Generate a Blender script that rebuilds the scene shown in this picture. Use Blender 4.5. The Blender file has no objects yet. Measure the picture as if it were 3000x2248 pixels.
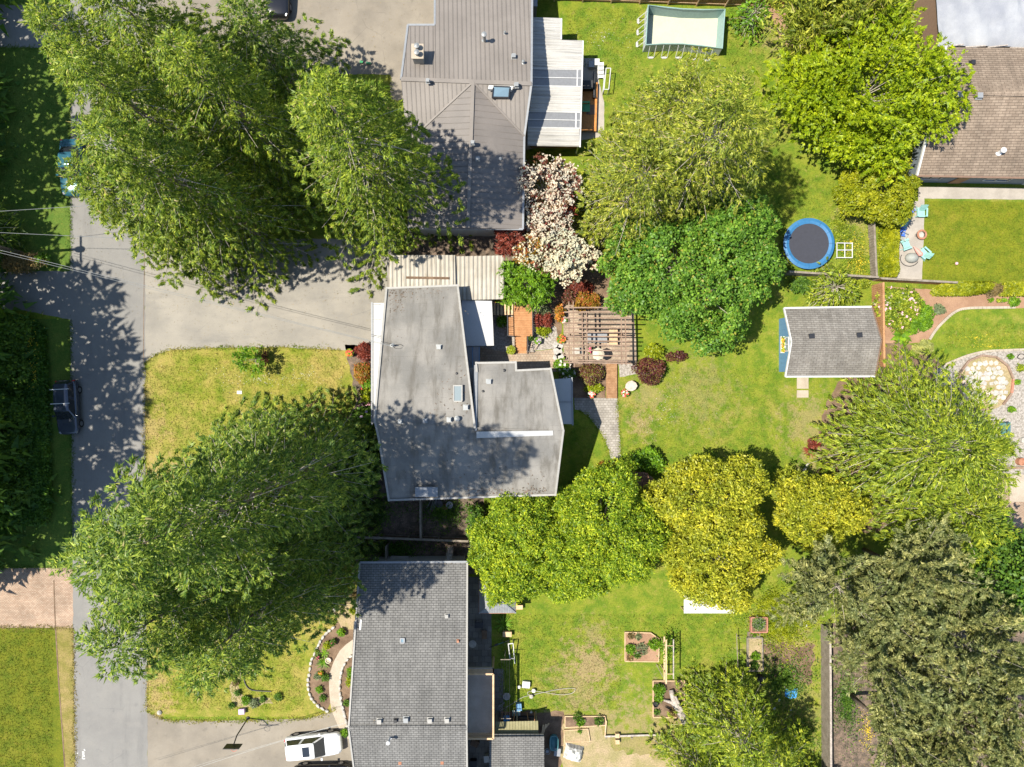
import bpy, math, random
import numpy as np
from mathutils import Vector, Matrix

# ---------------------------------------------------------------- camera, sky, sun, exposure
H, F, CX, CY = 58.7, 2083.0, 1500.0, 1124.0          # drone height (m), focal length and centre in photo pixels
scn = bpy.context.scene
COL = scn.collection
cam_d = bpy.data.cameras.new('camera'); cam = bpy.data.objects.new('camera', cam_d); COL.objects.link(cam)
cam.location = (0, 0, H); cam.rotation_euler = (0, 0, 0)
cam_d.sensor_fit = 'HORIZONTAL'; cam_d.angle = 2 * math.atan(CX / F)
cam_d.clip_start = 0.5; cam_d.clip_end = 1200
scn.camera = cam
SUN_EL, SUN_AZ = math.radians(62), math.radians(184)  # direction towards the sun, azimuth from +X
sdir = Vector((math.cos(SUN_EL) * math.cos(SUN_AZ), math.cos(SUN_EL) * math.sin(SUN_AZ), math.sin(SUN_EL)))
wld = bpy.data.worlds.new('World'); scn.world = wld; wld.use_nodes = True
wn = wld.node_tree
sky = wn.nodes.new('ShaderNodeTexSky'); sky.sky_type = 'NISHITA'; sky.sun_disc = False
sky.sun_elevation = SUN_EL
sky.sun_rotation = math.atan2(sdir.x, sdir.y)
sky.altitude = 50; sky.air_density = 1.15; sky.dust_density = 0.4
bg = wn.nodes['Background']; bg.inputs['Strength'].default_value = 0.105
wn.links.new(sky.outputs[0], bg.inputs['Color'])
sl = bpy.data.lights.new('sun', 'SUN'); sl.energy = 5.0; sl.angle = math.radians(0.55); sl.color = (1.0, 0.93, 0.80)
so = bpy.data.objects.new('sun', sl); COL.objects.link(so)
so.rotation_euler = (-sdir).to_track_quat('-Z', 'Y').to_euler(); so.location = (-40, 0, 90)
vs = scn.view_settings
vs.view_transform = 'Standard'; vs.look = 'None'; vs.gamma = 1.0; vs.use_curve_mapping = False
vs.exposure = 0.98
scn.render.engine = 'CYCLES'
scn.cycles.max_bounces = 7; scn.cycles.transparent_max_bounces = 8; scn.cycles.diffuse_bounces = 4

# ---------------------------------------------------------------- helpers
R = random.Random(11)
def U(a, b): return R.uniform(a, b)
def P(px, py, z=0.0):
    k = (H - z) / F
    return Vector(((px - CX) * k, (CY - py) * k, z))
def PP(pts, z): return [P(a, b, z) for a, b in pts]
PX = H / F                                             # metres in a photo pixel on the ground

class MB:
    def __init__(s): s.v = []; s.f = []
    def add(s, vs, fs):
        o = len(s.v); s.v += [tuple(v) for v in vs]; s.f += [tuple(i + o for i in f) for f in fs]; return s
    def hexa(s, b, t):                                 # 4 bottom + 4 top corners
        return s.add(list(b) + list(t), [(3, 2, 1, 0), (4, 5, 6, 7), (0, 1, 5, 4), (1, 2, 6, 5), (2, 3, 7, 6), (3, 0, 4, 7)])
    def box(s, c, d, rz=0.0, rx=0.0, ry=0.0):          # c = centre
        m = Matrix.Rotation(rz, 3, 'Z') @ Matrix.Rotation(ry, 3, 'Y') @ Matrix.Rotation(rx, 3, 'X'); c = Vector(c)
        q = [c + m @ Vector((x * d[0] / 2, y * d[1] / 2, z * d[2] / 2)) for z in (-1, 1) for x, y in ((-1, -1), (1, -1), (1, 1), (-1, 1))]
        return s.hexa(q[:4], q[4:])
    def beam(s, a, b, w, h, up=(0, 0, 1)):             # box from a to b, a/b on its axis
        a = Vector(a); b = Vector(b); d = (b - a).normalized(); u = Vector(up)
        if abs(d.dot(u)) > .98: u = Vector((1, 0, 0))
        sd = d.cross(u).normalized() * (w / 2); uu = sd.cross(d).normalized() * (h / 2)
        q = [a - sd - uu, a + sd - uu, b + sd - uu, b - sd - uu]; t = [x + uu * 2 for x in q]
        return s.hexa(q, t)
    def prism(s, poly, z0, z1):                        # poly of (x,y[,..]); z0,z1 number or list
        n = len(poly)
        zb = z0 if isinstance(z0, (list, tuple)) else [z0] * n
        zt = z1 if isinstance(z1, (list, tuple)) else [z1] * n
        vs = [(p[0], p[1], zb[i]) for i, p in enumerate(poly)] + [(p[0], p[1], zt[i]) for i, p in enumerate(poly)]
        fs = [tuple(range(n - 1, -1, -1)), tuple(range(n, 2 * n))] + [(i, (i + 1) % n, n + (i + 1) % n, n + i) for i in range(n)]
        a = sum(poly[i][0] * poly[(i + 1) % n][1] - poly[(i + 1) % n][0] * poly[i][1] for i in range(n))
        if a < 0: fs = [tuple(reversed(f)) for f in fs]
        return s.add(vs, fs)
    def slab(s, top, th):                              # sloped polygon with thickness
        return s.prism(top, [p[2] - th for p in top], [p[2] for p in top])
    def tube(s, pts, r, n=6, r2=None, cap=True):
        pts = [Vector(p) for p in pts]; m = len(pts); o = len(s.v)
        for i, p in enumerate(pts):
            d = (pts[min(i + 1, m - 1)] - pts[max(i - 1, 0)]).normalized()
            u = d.cross(Vector((0, 0, 1)) if abs(d.z) < .9 else Vector((1, 0, 0))).normalized(); w = d.cross(u)
            rr = r if r2 is None else r + (r2 - r) * i / (m - 1)
            for k in range(n):
                a = 2 * math.pi * k / n; s.v.append(tuple(p + (u * math.cos(a) + w * math.sin(a)) * rr))
        for i in range(m - 1):
            for k in range(n):
                s.f.append((o + i * n + k, o + (i + 1) * n + k, o + (i + 1) * n + (k + 1) % n, o + i * n + (k + 1) % n))
        if cap:
            s.f.append(tuple(o + k for k in range(n))); s.f.append(tuple(o + (m - 1) * n + k for k in reversed(range(n))))
        return s
    def lathe(s, c, prof, n=16, sx=1.0, sy=1.0):       # prof: (r,z) bottom to top
        o = len(s.v); c = Vector(c)
        for r, z in prof:
            for k in range(n):
                a = 2 * math.pi * k / n; s.v.append((c.x + sx * r * math.cos(a), c.y + sy * r * math.sin(a), c.z + z))
        for i in range(len(prof) - 1):
            for k in range(n):
                s.f.append((o + i * n + k, o + i * n + (k + 1) % n, o + (i + 1) * n + (k + 1) % n, o + (i + 1) * n + k))
        s.f.append(tuple(o + k for k in reversed(range(n)))); e = o + (len(prof) - 1) * n
        s.f.append(tuple(e + k for k in range(n)))
        return s
    def ring(s, c, r0, r1, z0, z1, n=32):
        o = len(s.v); c = Vector(c)
        for r, z in ((r0, z0), (r1, z0), (r1, z1), (r0, z1)):
            for k in range(n):
                a = 2 * math.pi * k / n; s.v.append((c.x + r * math.cos(a), c.y + r * math.sin(a), c.z + z))
        for i in range(4):
            for k in range(n):
                j = (i + 1) % 4; s.f.append((o + i * n + k, o + i * n + (k + 1) % n, o + j * n + (k + 1) % n, o + j * n + k))
        return s

def mesh_of(name, v, f, mat, smooth=False):
    me = bpy.data.meshes.new(name); me.from_pydata([tuple(x) for x in v], [], f); me.update()
    if mat: me.materials.append(MAT(mat))
    if smooth: me.shade_smooth()
    return me
def link(name, data, parent=None, loc=None):
    o = bpy.data.objects.new(name, data); COL.objects.link(o)
    if parent is not None: o.parent = parent
    if loc is not None: o.location = loc
    return o
def wloc(o):
    l = o.location.copy()
    return l + wloc(o.parent) if o.parent else l
def part(name, mb, mat, parent, smooth=False, label=None, kind=None):   # mb in world coordinates
    off = wloc(parent)
    v = [(a[0] - off.x, a[1] - off.y, a[2] - off.z) for a in mb.v]
    o = link(name, mesh_of(name, v, mb.f, mat, smooth), parent)
    if label: o['label'] = label
    if kind: o['kind'] = kind
    return o
def thing(name, loc, label, cat, group=None):
    o = link(name, None, None, loc); o.empty_display_size = .2; o['label'] = label; o['category'] = cat
    if group: o['group'] = group
    return o
def solo(name, mb, mat, label, cat, group=None, smooth=False):          # a thing that is one mesh
    a = np.array(mb.v); c = Vector(((a[:, 0].min() + a[:, 0].max()) / 2, (a[:, 1].min() + a[:, 1].max()) / 2, a[:, 2].min()))
    v = a - np.array(c)
    o = link(name, mesh_of(name, v, mb.f, mat, smooth), None, c); o['label'] = label; o['category'] = cat
    if group: o['group'] = group
    return o
def dup(root, loc, rz=None, label=None, group=None):
    r = root.copy(); COL.objects.link(r); r.location = loc
    if rz is not None: r.rotation_euler = (0, 0, rz)
    if label: r['label'] = label
    if group: r['group'] = group
    for ch in list(root.children):
        c = ch.copy(); COL.objects.link(c); c.parent = r
        for g in ch.children:
            d = g.copy(); COL.objects.link(d); d.parent = c
    return r
def jag(pts, step, amp, closed=True):                  # subdivide an outline and roughen it
    out = []; n = len(pts)
    for i in range(n if closed else n - 1):
        a = Vector(pts[i]); b = Vector(pts[(i + 1) % n]); m = max(1, int((b - a).length / step)); nn = Vector((-(b - a).y, (b - a).x, 0)).normalized()
        for k in range(m):
            q = a.lerp(b, k / m); out.append(q + nn * U(-amp, amp) if k else q)
    return out
def sheet(name, pts, z, mat, amp=0.04, step=0.35, kind='structure', parent=None):
    w = [P(a, b) for a, b in pts]
    if amp: w = jag(w, step, amp)
    v = [(p.x, p.y, z) for p in w]; a = sum(v[i][0] * v[(i + 1) % len(v)][1] - v[(i + 1) % len(v)][0] * v[i][1] for i in range(len(v)))
    if a < 0: v.reverse()
    o = link(name, mesh_of(name, v, [tuple(range(len(v)))], mat), parent)
    if kind: o['kind'] = kind
    return o
def ellipse(px, py, rx, ry, n=24, wob=0.0):
    return [(px + rx * (1 + U(-wob, wob)) * math.cos(2 * math.pi * k / n), py + ry * (1 + U(-wob, wob)) * math.sin(2 * math.pi * k / n)) for k in range(n)]
def smooth_line(pts, n=8):                             # Catmull-Rom
    q = [Vector(p) for p in pts]; q = [q[0] * 2 - q[1]] + q + [q[-1] * 2 - q[-2]]; out = []
    for i in range(1, len(q) - 2):
        for k in range(n):
            t = k / n; a, b, c, d = q[i - 1:i + 3]
            out.append(.5 * ((2 * b) + (c - a) * t + (2 * a - 5 * b + 4 * c - d) * t * t + (3 * b - 3 * c + d - a) * t ** 3))
    return out + [q[-2]]

# ---------------------------------------------------------------- materials
_M = {}
def MAT(n): return n if isinstance(n, bpy.types.Material) else _M[n]
class NT:
    def __init__(s, name):
        s.m = bpy.data.materials.new(name); s.m.use_nodes = True; s.t = s.m.node_tree; s.n = s.t.nodes; s.b = s.n['Principled BSDF']; _M[name] = s.m
        s.pos = s.n.new('ShaderNodeNewGeometry').outputs['Position']
    def lk(s, a, b): s.t.links.new(a, b)
    def vec(s, sc, rot=0.0, loc=(0, 0, 0)):
        m = s.n.new('ShaderNodeMapping'); s.lk(s.pos, m.inputs[0]); m.inputs['Scale'].default_value = sc; m.inputs['Rotation'].default_value = (0, 0, rot); m.inputs['Location'].default_value = loc
        return m.outputs[0]
    def noise(s, sc, det=4, rough=.6, vec=None):
        x = s.n.new('ShaderNodeTexNoise'); x.inputs['Scale'].default_value = sc; x.inputs['Detail'].default_value = det; x.inputs['Roughness'].default_value = rough
        s.lk(vec if vec is not None else s.pos, x.inputs['Vector']); return x.outputs['Fac']
    def ramp(s, f, a, b, lo=0.0, hi=1.0):
        x = s.n.new('ShaderNodeMapRange'); x.interpolation_type = 'SMOOTHSTEP'
        x.inputs[1].default_value = a; x.inputs[2].default_value = b; x.inputs[3].default_value = lo; x.inputs[4].default_value = hi
        s.lk(f, x.inputs[0]); return x.outputs[0]
    def mix(s, f, a, b, mode='MIX'):
        x = s.n.new('ShaderNodeMix'); x.data_type = 'RGBA'; x.blend_type = mode
        for v, i in ((f, 0), (a, 6), (b, 7)):
            if isinstance(v, (int, float)): x.inputs[i].default_value = v
            elif isinstance(v, tuple): x.inputs[i].default_value = (*v, 1)
            else: s.lk(v, x.inputs[i])
        return x.outputs[2]
    def math(s, op, a, b=None):
        x = s.n.new('ShaderNodeMath'); x.operation = op
        for v, i in ((a, 0), (b, 1)):
            if v is None: continue
            if isinstance(v, (int, float)): x.inputs[i].default_value = v
            else: s.lk(v, x.inputs[i])
        return x.outputs[0]
    def bump(s, h, st, dist=.02):
        x = s.n.new('ShaderNodeBump'); x.inputs['Strength'].default_value = st; x.inputs['Distance'].default_value = dist
        s.lk(h, x.inputs['Height']); s.lk(x.outputs[0], s.b.inputs['Normal'])
    def done(s, col, rough=.8, metal=0.0, spec=.3):
        if isinstance(col, tuple): s.b.inputs['Base Color'].default_value = (*col, 1)
        else: s.lk(col, s.b.inputs['Base Color'])
        s.b.inputs['Roughness'].default_value = rough; s.b.inputs['Metallic'].default_value = metal; s.b.inputs['Specular IOR Level'].default_value = spec
        return s.m
def plain(name, c1, c2, sc=1.5, rough=.8, fine=.18, fsc=14, bump=.25, metal=0.0, spec=.3):
    m = NT(name); n = m.noise(sc, 5); c = m.mix(m.ramp(n, .35, .65), c1, c2)
    f = m.noise(fsc, 4, .7); c = m.mix(1.0, c, m.ramp(f, .25, .75, 1 - fine, 1 + fine), 'MULTIPLY')
    if bump: m.bump(f, bump)
    return m.done(c, rough, metal, spec)
def flat(name, c, rough=.5, metal=0.0, spec=.5):
    m = NT(name); f = m.noise(5, 3); return m.done(m.mix(1.0, c, m.ramp(f, .2, .8, .9, 1.1), 'MULTIPLY'), rough, metal, spec)
def spots(m, lst, soft=.5):                             # union of round patches with ragged rims
    tot = None; nz = m.noise(1.3, 8, .8)
    for px, py, r, st in lst:
        c = P(px, py); d = m.n.new('ShaderNodeVectorMath'); d.operation = 'DISTANCE'; m.lk(m.pos, d.inputs[0]); d.inputs[1].default_value = c
        v = m.math('ADD', d.outputs['Value'], m.math('MULTIPLY', m.math('SUBTRACT', nz, .46), r * 7.5))
        v = m.ramp(v, r * (1 - soft), r * (1 + soft), st, 0.0)
        tot = v if tot is None else m.math('MAXIMUM', tot, v)
    return tot
def lawn(name, g1, g2, dry, amt, patches=(), dirt=(.20, .14, .085)):
    m = NT(name)
    a = m.noise(.16, 4); b = m.noise(.9, 6, .65); f = m.noise(9, 3, .75); ff = m.noise(24, 2, .8)
    c = m.mix(m.ramp(b, .32, .66), g1, g2)
    dd = m.ramp(m.math('ADD', m.math('MULTIPLY', a, .55), m.math('MULTIPLY', b, .45)), .60 - amt, .86 - amt)
    c = m.mix(m.math('MULTIPLY', dd, .85), c, dry)
    sp = m.noise(2.3, 5, .75); c = m.mix(m.ramp(sp, .54, .7, 0, .5), c, dry); c = m.mix(m.ramp(sp, .46, .3, 0, .35), c, (g1[0] * .7, g1[1] * .85, g1[2]))
    if patches: c = m.mix(spots(m, patches), c, dirt)
    c = m.mix(1.0, c, m.ramp(f, .25, .75, .72, 1.24), 'MULTIPLY')
    c = m.mix(1.0, c, m.ramp(ff, .25, .75, .78, 1.2), 'MULTIPLY')
    m.bump(ff, .7, .05)
    return m.done(c, .9, 0, .15)
def shingle(name, c1, c2, row, tab, mort=.5, big=.25):
    m = NT(name)
    br = m.n.new('ShaderNodeTexBrick'); br.inputs['Scale'].default_value = 1.0; br.offset = .5
    br.inputs['Brick Width'].default_value = tab; br.inputs['Row Height'].default_value = row
    br.inputs['Mortar Size'].default_value = row * .11; br.inputs['Mortar Smooth'].default_value = .4
    br.inputs['Color1'].default_value = (*c1, 1); br.inputs['Color2'].default_value = (*c2, 1); br.inputs['Mortar'].default_value = (c1[0] * mort, c1[1] * mort, c1[2] * mort, 1)
    m.lk(m.pos, br.inputs['Vector'])
    f = m.noise(30, 3, .8); a = m.noise(.5, 5); c = m.mix(1.0, br.outputs['Color'], m.ramp(f, .2, .8, .75, 1.25), 'MULTIPLY')
    c = m.mix(1.0, c, m.ramp(a, .3, .7, 1 - big, 1 + big), 'MULTIPLY'); st = m.noise(1.0, 5, .65, m.vec((2.2, .22, 1))); c = m.mix(1.0, c, m.ramp(st, .35, .7, .86, 1.1), 'MULTIPLY')
    m.bump(m.math('SUBTRACT', f, m.math('MULTIPLY', br.outputs['Fac'], 1.2)), .6, .03)
    return m.done(c, .9, 0, .2)
def pavers(name, c1, c2, w, h, mort, rot=0.0, ms=.012):
    m = NT(name)
    br = m.n.new('ShaderNodeTexBrick'); br.inputs['Scale'].default_value = 1.0; br.inputs['Brick Width'].default_value = w; br.inputs['Row Height'].default_value = h
    br.inputs['Mortar Size'].default_value = ms; br.inputs['Color1'].default_value = (*c1, 1); br.inputs['Color2'].default_value = (*c2, 1); br.inputs['Mortar'].default_value = (*mort, 1)
    m.lk(m.vec((1, 1, 1), rot), br.inputs['Vector'])
    f = m.noise(18, 4, .7); a = m.noise(.7, 4); c = m.mix(1.0, br.outputs['Color'], m.ramp(f, .2, .8, .8, 1.2), 'MULTIPLY')
    c = m.mix(1.0, c, m.ramp(a, .3, .7, .8, 1.15), 'MULTIPLY')
    m.bump(m.math('SUBTRACT', f, br.outputs['Fac']), .5, .02)
    return m.done(c, .88, 0, .2)
def leaf(name, dark, light, tr=.32, accent=None, acc=.0, patch=1.0):
    m = NT(name); g = m.n.new('ShaderNodeNewGeometry'); r = g.outputs['Random Per Island']
    c = m.mix(m.math('POWER', r, 1.75), dark, light)
    n = m.noise(.55, 3); c = m.mix(1.0, c, m.mix(m.ramp(n, .3, .7), (.78, .85, .8), (1.22 * patch, 1.14, 1.0)), 'MULTIPLY'); n2 = m.noise(2.6, 3, .6); c = m.mix(1.0, c, m.mix(m.ramp(n2, .34, .66), (.66, .72, .7), (1.3, 1.26, 1.15)), 'MULTIPLY')
    if accent: c = m.mix(m.ramp(r, 1 - acc - .02, 1 - acc + .02), c, accent)
    d = m.n.new('ShaderNodeBsdfDiffuse'); t = m.n.new('ShaderNodeBsdfTranslucent'); m.lk(c, d.inputs[0])
    m.lk(m.mix(1.0, c, (1.15, 1.1, .6), 'MULTIPLY'), t.inputs[0])
    x = m.n.new('ShaderNodeMixShader'); x.inputs[0].default_value = tr; m.lk(d.outputs[0], x.inputs[1]); m.lk(t.outputs[0], x.inputs[2])
    gl = m.n.new('ShaderNodeBsdfGlossy'); gl.inputs['Roughness'].default_value = .45; gl.inputs[0].default_value = (.9, .95, 1, 1)
    y = m.n.new('ShaderNodeMixShader'); y.inputs[0].default_value = .012; m.lk(x.outputs[0], y.inputs[1]); m.lk(gl.outputs[0], y.inputs[2])
    m.lk(y.outputs[0], m.n['Material Output'].inputs[0]); return m.m
def glass(name, c, rough=.06):
    m = NT(name); return m.done(c, rough, 0, .8)
def streaks(name, c1, c2, stain, sx, sy, amt, rough=.85, seam=None, dots=()):
    m = NT(name); a = m.noise(1.0, 6, .65, m.vec((sx, sy, 1))); b = m.noise(.35, 5, .6); f = m.noise(22, 4, .75)
    c = m.mix(m.ramp(b, .35, .65), c1, c2); c = m.mix(m.ramp(a, .62 - amt, .9 - amt, 0, .75), c, stain)
    if dots:
        d = m.noise(7, 5, .8); c = m.mix(m.math('MULTIPLY', m.ramp(d, .5, .57), spots(m, dots, .6)), c, (.025, .024, .022))
    if seam:
        s = m.n.new('ShaderNodeSeparateXYZ'); m.lk(m.pos, s.inputs[0]); w = m.math('FRACT', m.math('ADD', m.math('DIVIDE', s.outputs[1], seam), m.math('MULTIPLY', m.noise(.6, 3), .06)))
        k = m.noise(1.3, 4, .6, m.vec((1, .3, 1)))
        c = m.mix(m.math('MULTIPLY', m.ramp(w, .0, .03, .6, 0), m.ramp(k, .45, .6)), c, stain)
    c = m.mix(1.0, c, m.ramp(f, .25, .75, .88, 1.12), 'MULTIPLY'); m.bump(f, .2)
    return m.done(c, rough, 0, .3)

DRY = (.27, .205, .07)
lawn('lawn', (.082, .142, .011), (.168, .196, .019), DRY, .08,
     [(1725, 1950, 2.3, .85), (1700, 2010, 2.6, .6), (1900, 1160, 1.6, .5), (2370, 1240, 2.5, .55), (1880, 1240, 1.2, .7), (2050, 1150, 3.0, .35), (2390, 1350, 1.6, .6), (2300, 90, 2.0, .65), (1750, 2170, 4.0, .7), (1900, 2200, 5.0, .7), (2300, 1900, 3.0, .5), (2340, 2080, 4, .35), (1740, 1860, 1.3, .5), (2500, 640, 1.6, .5)], (.27, .2, .105))
lawn('lawn_front', (.118, .158, .013), (.196, .203, .022), (.30, .23, .075), .19, [(440, 1250, 1.6, .7), (470, 1400, 2.2, .7), (430, 1150, .8, .5), (455, 2000, 1.2, .8), (470, 2060, 1.3, .8)], (.30, .22, .09))
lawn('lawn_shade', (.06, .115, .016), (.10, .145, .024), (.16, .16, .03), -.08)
lawn('lawn_trim', (.09, .125, .008), (.15, .165, .011), (.235, .19, .035), .06)
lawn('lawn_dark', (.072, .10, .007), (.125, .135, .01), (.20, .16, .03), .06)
lawn('verge', (.15, .14, .03), (.23, .18, .065), (.28, .21, .095), .15)
plain('soil', (.10, .065, .042), (.17, .115, .075), 1.2, .95, .35, 16, .8)
plain('soil_red', (.23, .135, .085), (.29, .18, .115), .8, .95, .22, 18, .6)
plain('mulch', (.075, .06, .045), (.16, .115, .085), 2.2, .95, .5, 12, .9)
plain('gravel', (.19, .17, .145), (.34, .31, .28), 6, .95, .5, 22, 1.0)
plain('sand', (.30, .23, .14), (.22, .19, .085), .8, .95, .3, 10, .6)
def asphalt(name, c1, c2, dark, sx, sy):
    m = NT(name); b = m.noise(.3, 5); a = m.noise(1.0, 5, .6, m.vec((sx, sy, 1))); f = m.noise(45, 3, .85); q = m.noise(1.6, 6, .7)
    c = m.mix(m.ramp(b, .3, .7), c1, c2); c = m.mix(m.ramp(a, .5, .72, 0, .4), c, dark); c = m.mix(m.ramp(q, .56, .72, 0, .42), c, dark); q2 = m.noise(.7, 4, .6); c = m.mix(m.ramp(q2, .5, .36, 0, .45), c, (c1[0] * 1.22, c1[1] * 1.2, c1[2] * 1.16))
    k = m.n.new('ShaderNodeTexVoronoi'); k.feature = 'DISTANCE_TO_EDGE'; k.inputs['Scale'].default_value = .22; m.lk(m.mix(.12, m.pos, m.noise(1.2, 5, .7)), k.inputs['Vector'])
    cr = m.math('MULTIPLY', m.ramp(k.outputs['Distance'], 0, .006, .5, 0), m.ramp(m.noise(.25, 2), .5, .6)); c = m.mix(cr, c, dark)
    c = m.mix(1.0, c, m.ramp(f, .25, .75, .86, 1.14), 'MULTIPLY'); m.bump(f, .35); return m.done(c, .88, 0, .25)
asphalt('asphalt', (.158, .153, .146), (.188, .182, .17), (.115, .113, .11), 1.2, .12)
asphalt('asphalt_drive', (.19, .178, .157), (.255, .235, .2), (.13, .126, .12), .18, .9)
asphalt('asphalt_tan', (.165, .145, .118), (.225, .198, .16), (.10, .09, .076), .3, .35)
plain('concrete', (.30, .255, .20), (.36, .31, .25), 1.0, .9, .15, 20, .3)
plain('concrete_grey', (.26, .235, .205), (.32, .29, .255), 1.0, .9, .14, 24, .3)
pavers('brick_paving', (.30, .205, .145), (.36, .27, .20), .21, .105, (.16, .12, .09))
pavers('paver_path', (.23, .21, .185), (.29, .268, .24), .28, .2, (.15, .135, .115))
pavers('patio_brick', (.27, .20, .145), (.33, .265, .2), .24, .2, (.17, .14, .11))
pavers('patio_dark', (.13, .12, .105), (.18, .165, .145), .5, .5, (.08, .075, .065))
shingle('shingle_grey', (.142, .14, .136), (.17, .167, .161), .172, .36, .42, .10)
shingle('shingle_brown', (.185, .142, .108), (.235, .185, .142), .18, .5, .62, .15)
shingle('shingle_shed', (.16, .147, .132), (.205, .192, .174), .16, .42, .7, .12)
shingle('shingle_red', (.20, .11, .08), (.26, .15, .11), .16, .3)
streaks('membrane', (.148, .143, .134), (.218, .207, .19), (.08, .072, .06), 1.3, .14, .19, .85, 1.02,
        [(1150, 1150, 3.2, 1), (1120, 1300, 2.6, 1), (1280, 925, 2.0, .5), (1130, 1430, 1.5, .8), (1160, 1040, 1.6, .6), (1300, 1450, 3, .4)])
streaks('white_membrane', (.36, .365, .37), (.40, .40, .40), (.26, .27, .28), .6, .3, -.05)
streaks('metal_roof', (.155, .138, .124), (.182, .162, .146), (.12, .104, .092), 2.5, .2, .02, .55)
streaks('metal_roof_dark', (.128, .115, .106), (.155, .138, .126), (.10, .09, .083), .3, 2.0, .04, .55)
streaks('corrugated_white', (.33, .32, .30), (.40, .39, .37), (.15, .145, .135), .25, 5.0, .16, .7)
streaks('corrugated_moss', (.29, .265, .22), (.38, .355, .31), (.13, .10, .06), 4.0, .3, .15, .8)
streaks('tarp', (.22, .23, .26), (.30, .31, .33), (.11, .13, .17), .8, .25, .05, .45)
flat('poly_grey', (.17, .175, .185), .25); flat('white_paint', (.48, .48, .46), .5); flat('white_metal', (.50, .50, .50), .35)
flat('trim_light', (.27, .262, .245), .6); flat('gutter_grey', (.20, .21, .225), .45); flat('dark_metal', (.025, .026, .03), .4, .2); flat('black', (.012, .012, .014), .5)
flat('galv', (.22, .23, .235), .5, .3); flat('wall_cream', (.38, .35, .30), .8); flat('wall_blue', (.09, .20, .34), .7); flat('wall_slate', (.14, .165, .19), .7); flat('wall_brown', (.16, .10, .07), .8)
plain('deck_wood', (.30, .135, .05), (.37, .18, .075), 3, .6, .25, 20, .3)
plain('deck_orange', (.36, .145, .035), (.43, .19, .055), 3, .55, .2, 20, .3)
plain('bridge_wood', (.22, .115, .055), (.29, .165, .085), 3, .7, .25, 20, .3)
plain('pergola_wood', (.18, .12, .085), (.25, .175, .13), 3, .8, .2, 16, .3)
plain('fence_wood', (.29, .145, .068), (.36, .2, .1), 2, .8, .25, 12, .4)
plain('fence_old', (.16, .135, .105), (.22, .19, .155), 2, .85, .3, 12, .4)
plain('fence_dark', (.10, .062, .04), (.15, .095, .06), 2, .85, .3, 12, .4)
plain('lumber', (.42, .29, .17), (.50, .36, .22), 3, .7, .15, 16, .2)
plain('bark', (.115, .085, .062), (.19, .15, .12), 4, .95, .4, 14, .9)
plain('twig', (.27, .235, .19), (.38, .34, .285), 3, .9, .3, 14, .3)
plain('driftwood', (.27, .235, .21), (.36, .32, .285), 3, .9, .35, 12, .8)
plain('stone_light', (.29, .275, .245), (.40, .38, .34), 3, .85, .2, 14, .5)
plain('stone_grey', (.28, .265, .25), (.40, .38, .35), 3, .85, .2, 14, .5)
plain('stone_pink', (.40, .31, .26), (.47, .385, .33), 3, .85, .2, 14, .5)
plain('terracotta', (.27, .12, .07), (.33, .16, .1), 3, .8, .15, 14, .2)
plain('red_wood', (.27, .115, .08), (.33, .16, .115), 3, .75, .2, 14, .3)
plain('brick_red', (.32, .13, .085), (.40, .2, .14), 6, .85, .2, 14, .4)
glass('glass_dark', (.018, .022, .028)); glass('glass_sky', (.16, .24, .30), .1); glass('skylight_glass', (.20, .24, .25), .12)
flat('car_white', (.58, .59, .60), .18, 0, .7); flat('car_navy', (.05, .06, .085), .14, .3, .9); flat('car_teal', (.03, .11, .15), .12, .3, .8); flat('car_black', (.01, .01, .012), .12, .2, .8)
flat('tyre', (.012, .012, .013), .9); flat('alloy', (.32, .33, .35), .3, .8); flat('lamp_red', (.4, .02, .02), .2); flat('lamp_clear', (.22, .23, .25), .15)
flat('tramp_blue', (.025, .125, .27), .5); flat('tramp_mat', (.028, .03, .042), .8); flat('teal_paint', (.22, .42, .38), .6); flat('blue_cloth', (.03, .10, .42), .7); flat('green_plastic', (.04, .26, .10), .4)
flat('blue_tarp', (.04, .25, .60), .4); flat('teal_plastic', (.05, .16, .18), .35); flat('grey_cloth', (.24, .25, .23), .7); flat('pink_cloth', (.52, .24, .2), .7)
streaks('pool_liner', (.36, .38, .29), (.42, .42, .32), (.27, .25, .08), .5, .4, .05, .35); flat('pool_wall', (.20, .30, .28), .4); flat('pool_skin', (.40, .43, .45), .6)
flat('fl_white', (.55, .53, .48), .7); flat('fl_cream', (.46, .42, .33), .7); flat('fl_pink', (.62, .34, .40), .7); flat('fl_lilac', (.42, .30, .45), .7); flat('fl_red', (.55, .05, .03), .6); flat('fl_orange', (.62, .20, .02), .6); flat('fl_yellow', (.62, .46, .02), .6); flat('fl_magenta', (.5, .06, .15), .6)
leaf('lf_cedar', (.058, .112, .010), (.345, .41, .045), .33, (.36, .29, .12), .03); leaf('lf_fir', (.045, .10, .014), (.31, .385, .055), .33, (.32, .28, .12), .025); leaf('lf_olive', (.10, .14, .012), (.46, .48, .07), .36, (.36, .28, .14), .04)
leaf('lf_maple', (.17, .25, .006), (.40, .47, .018), .42); leaf('lf_round', (.07, .165, .018), (.215, .36, .05), .36, (.32, .30, .05), .04)
leaf('lf_cypress', (.10, .16, .012), (.42, .47, .05), .38); leaf('lf_gold', (.20, .225, .014), (.58, .57, .06), .4); leaf('lf_pine', (.10, .19, .012), (.50, .57, .04), .4)
leaf('lf_silver', (.095, .115, .036), (.385, .39, .18), .36); leaf('lf_bright', (.09, .20, .014), (.21, .35, .022), .38); leaf('lf_deep', (.05, .115, .018), (.14, .235, .03)); leaf('lf_hedge', (.19, .22, .01), (.33, .34, .018)); leaf('lf_ivy', (.045, .115, .018), (.125, .225, .03))
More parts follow.
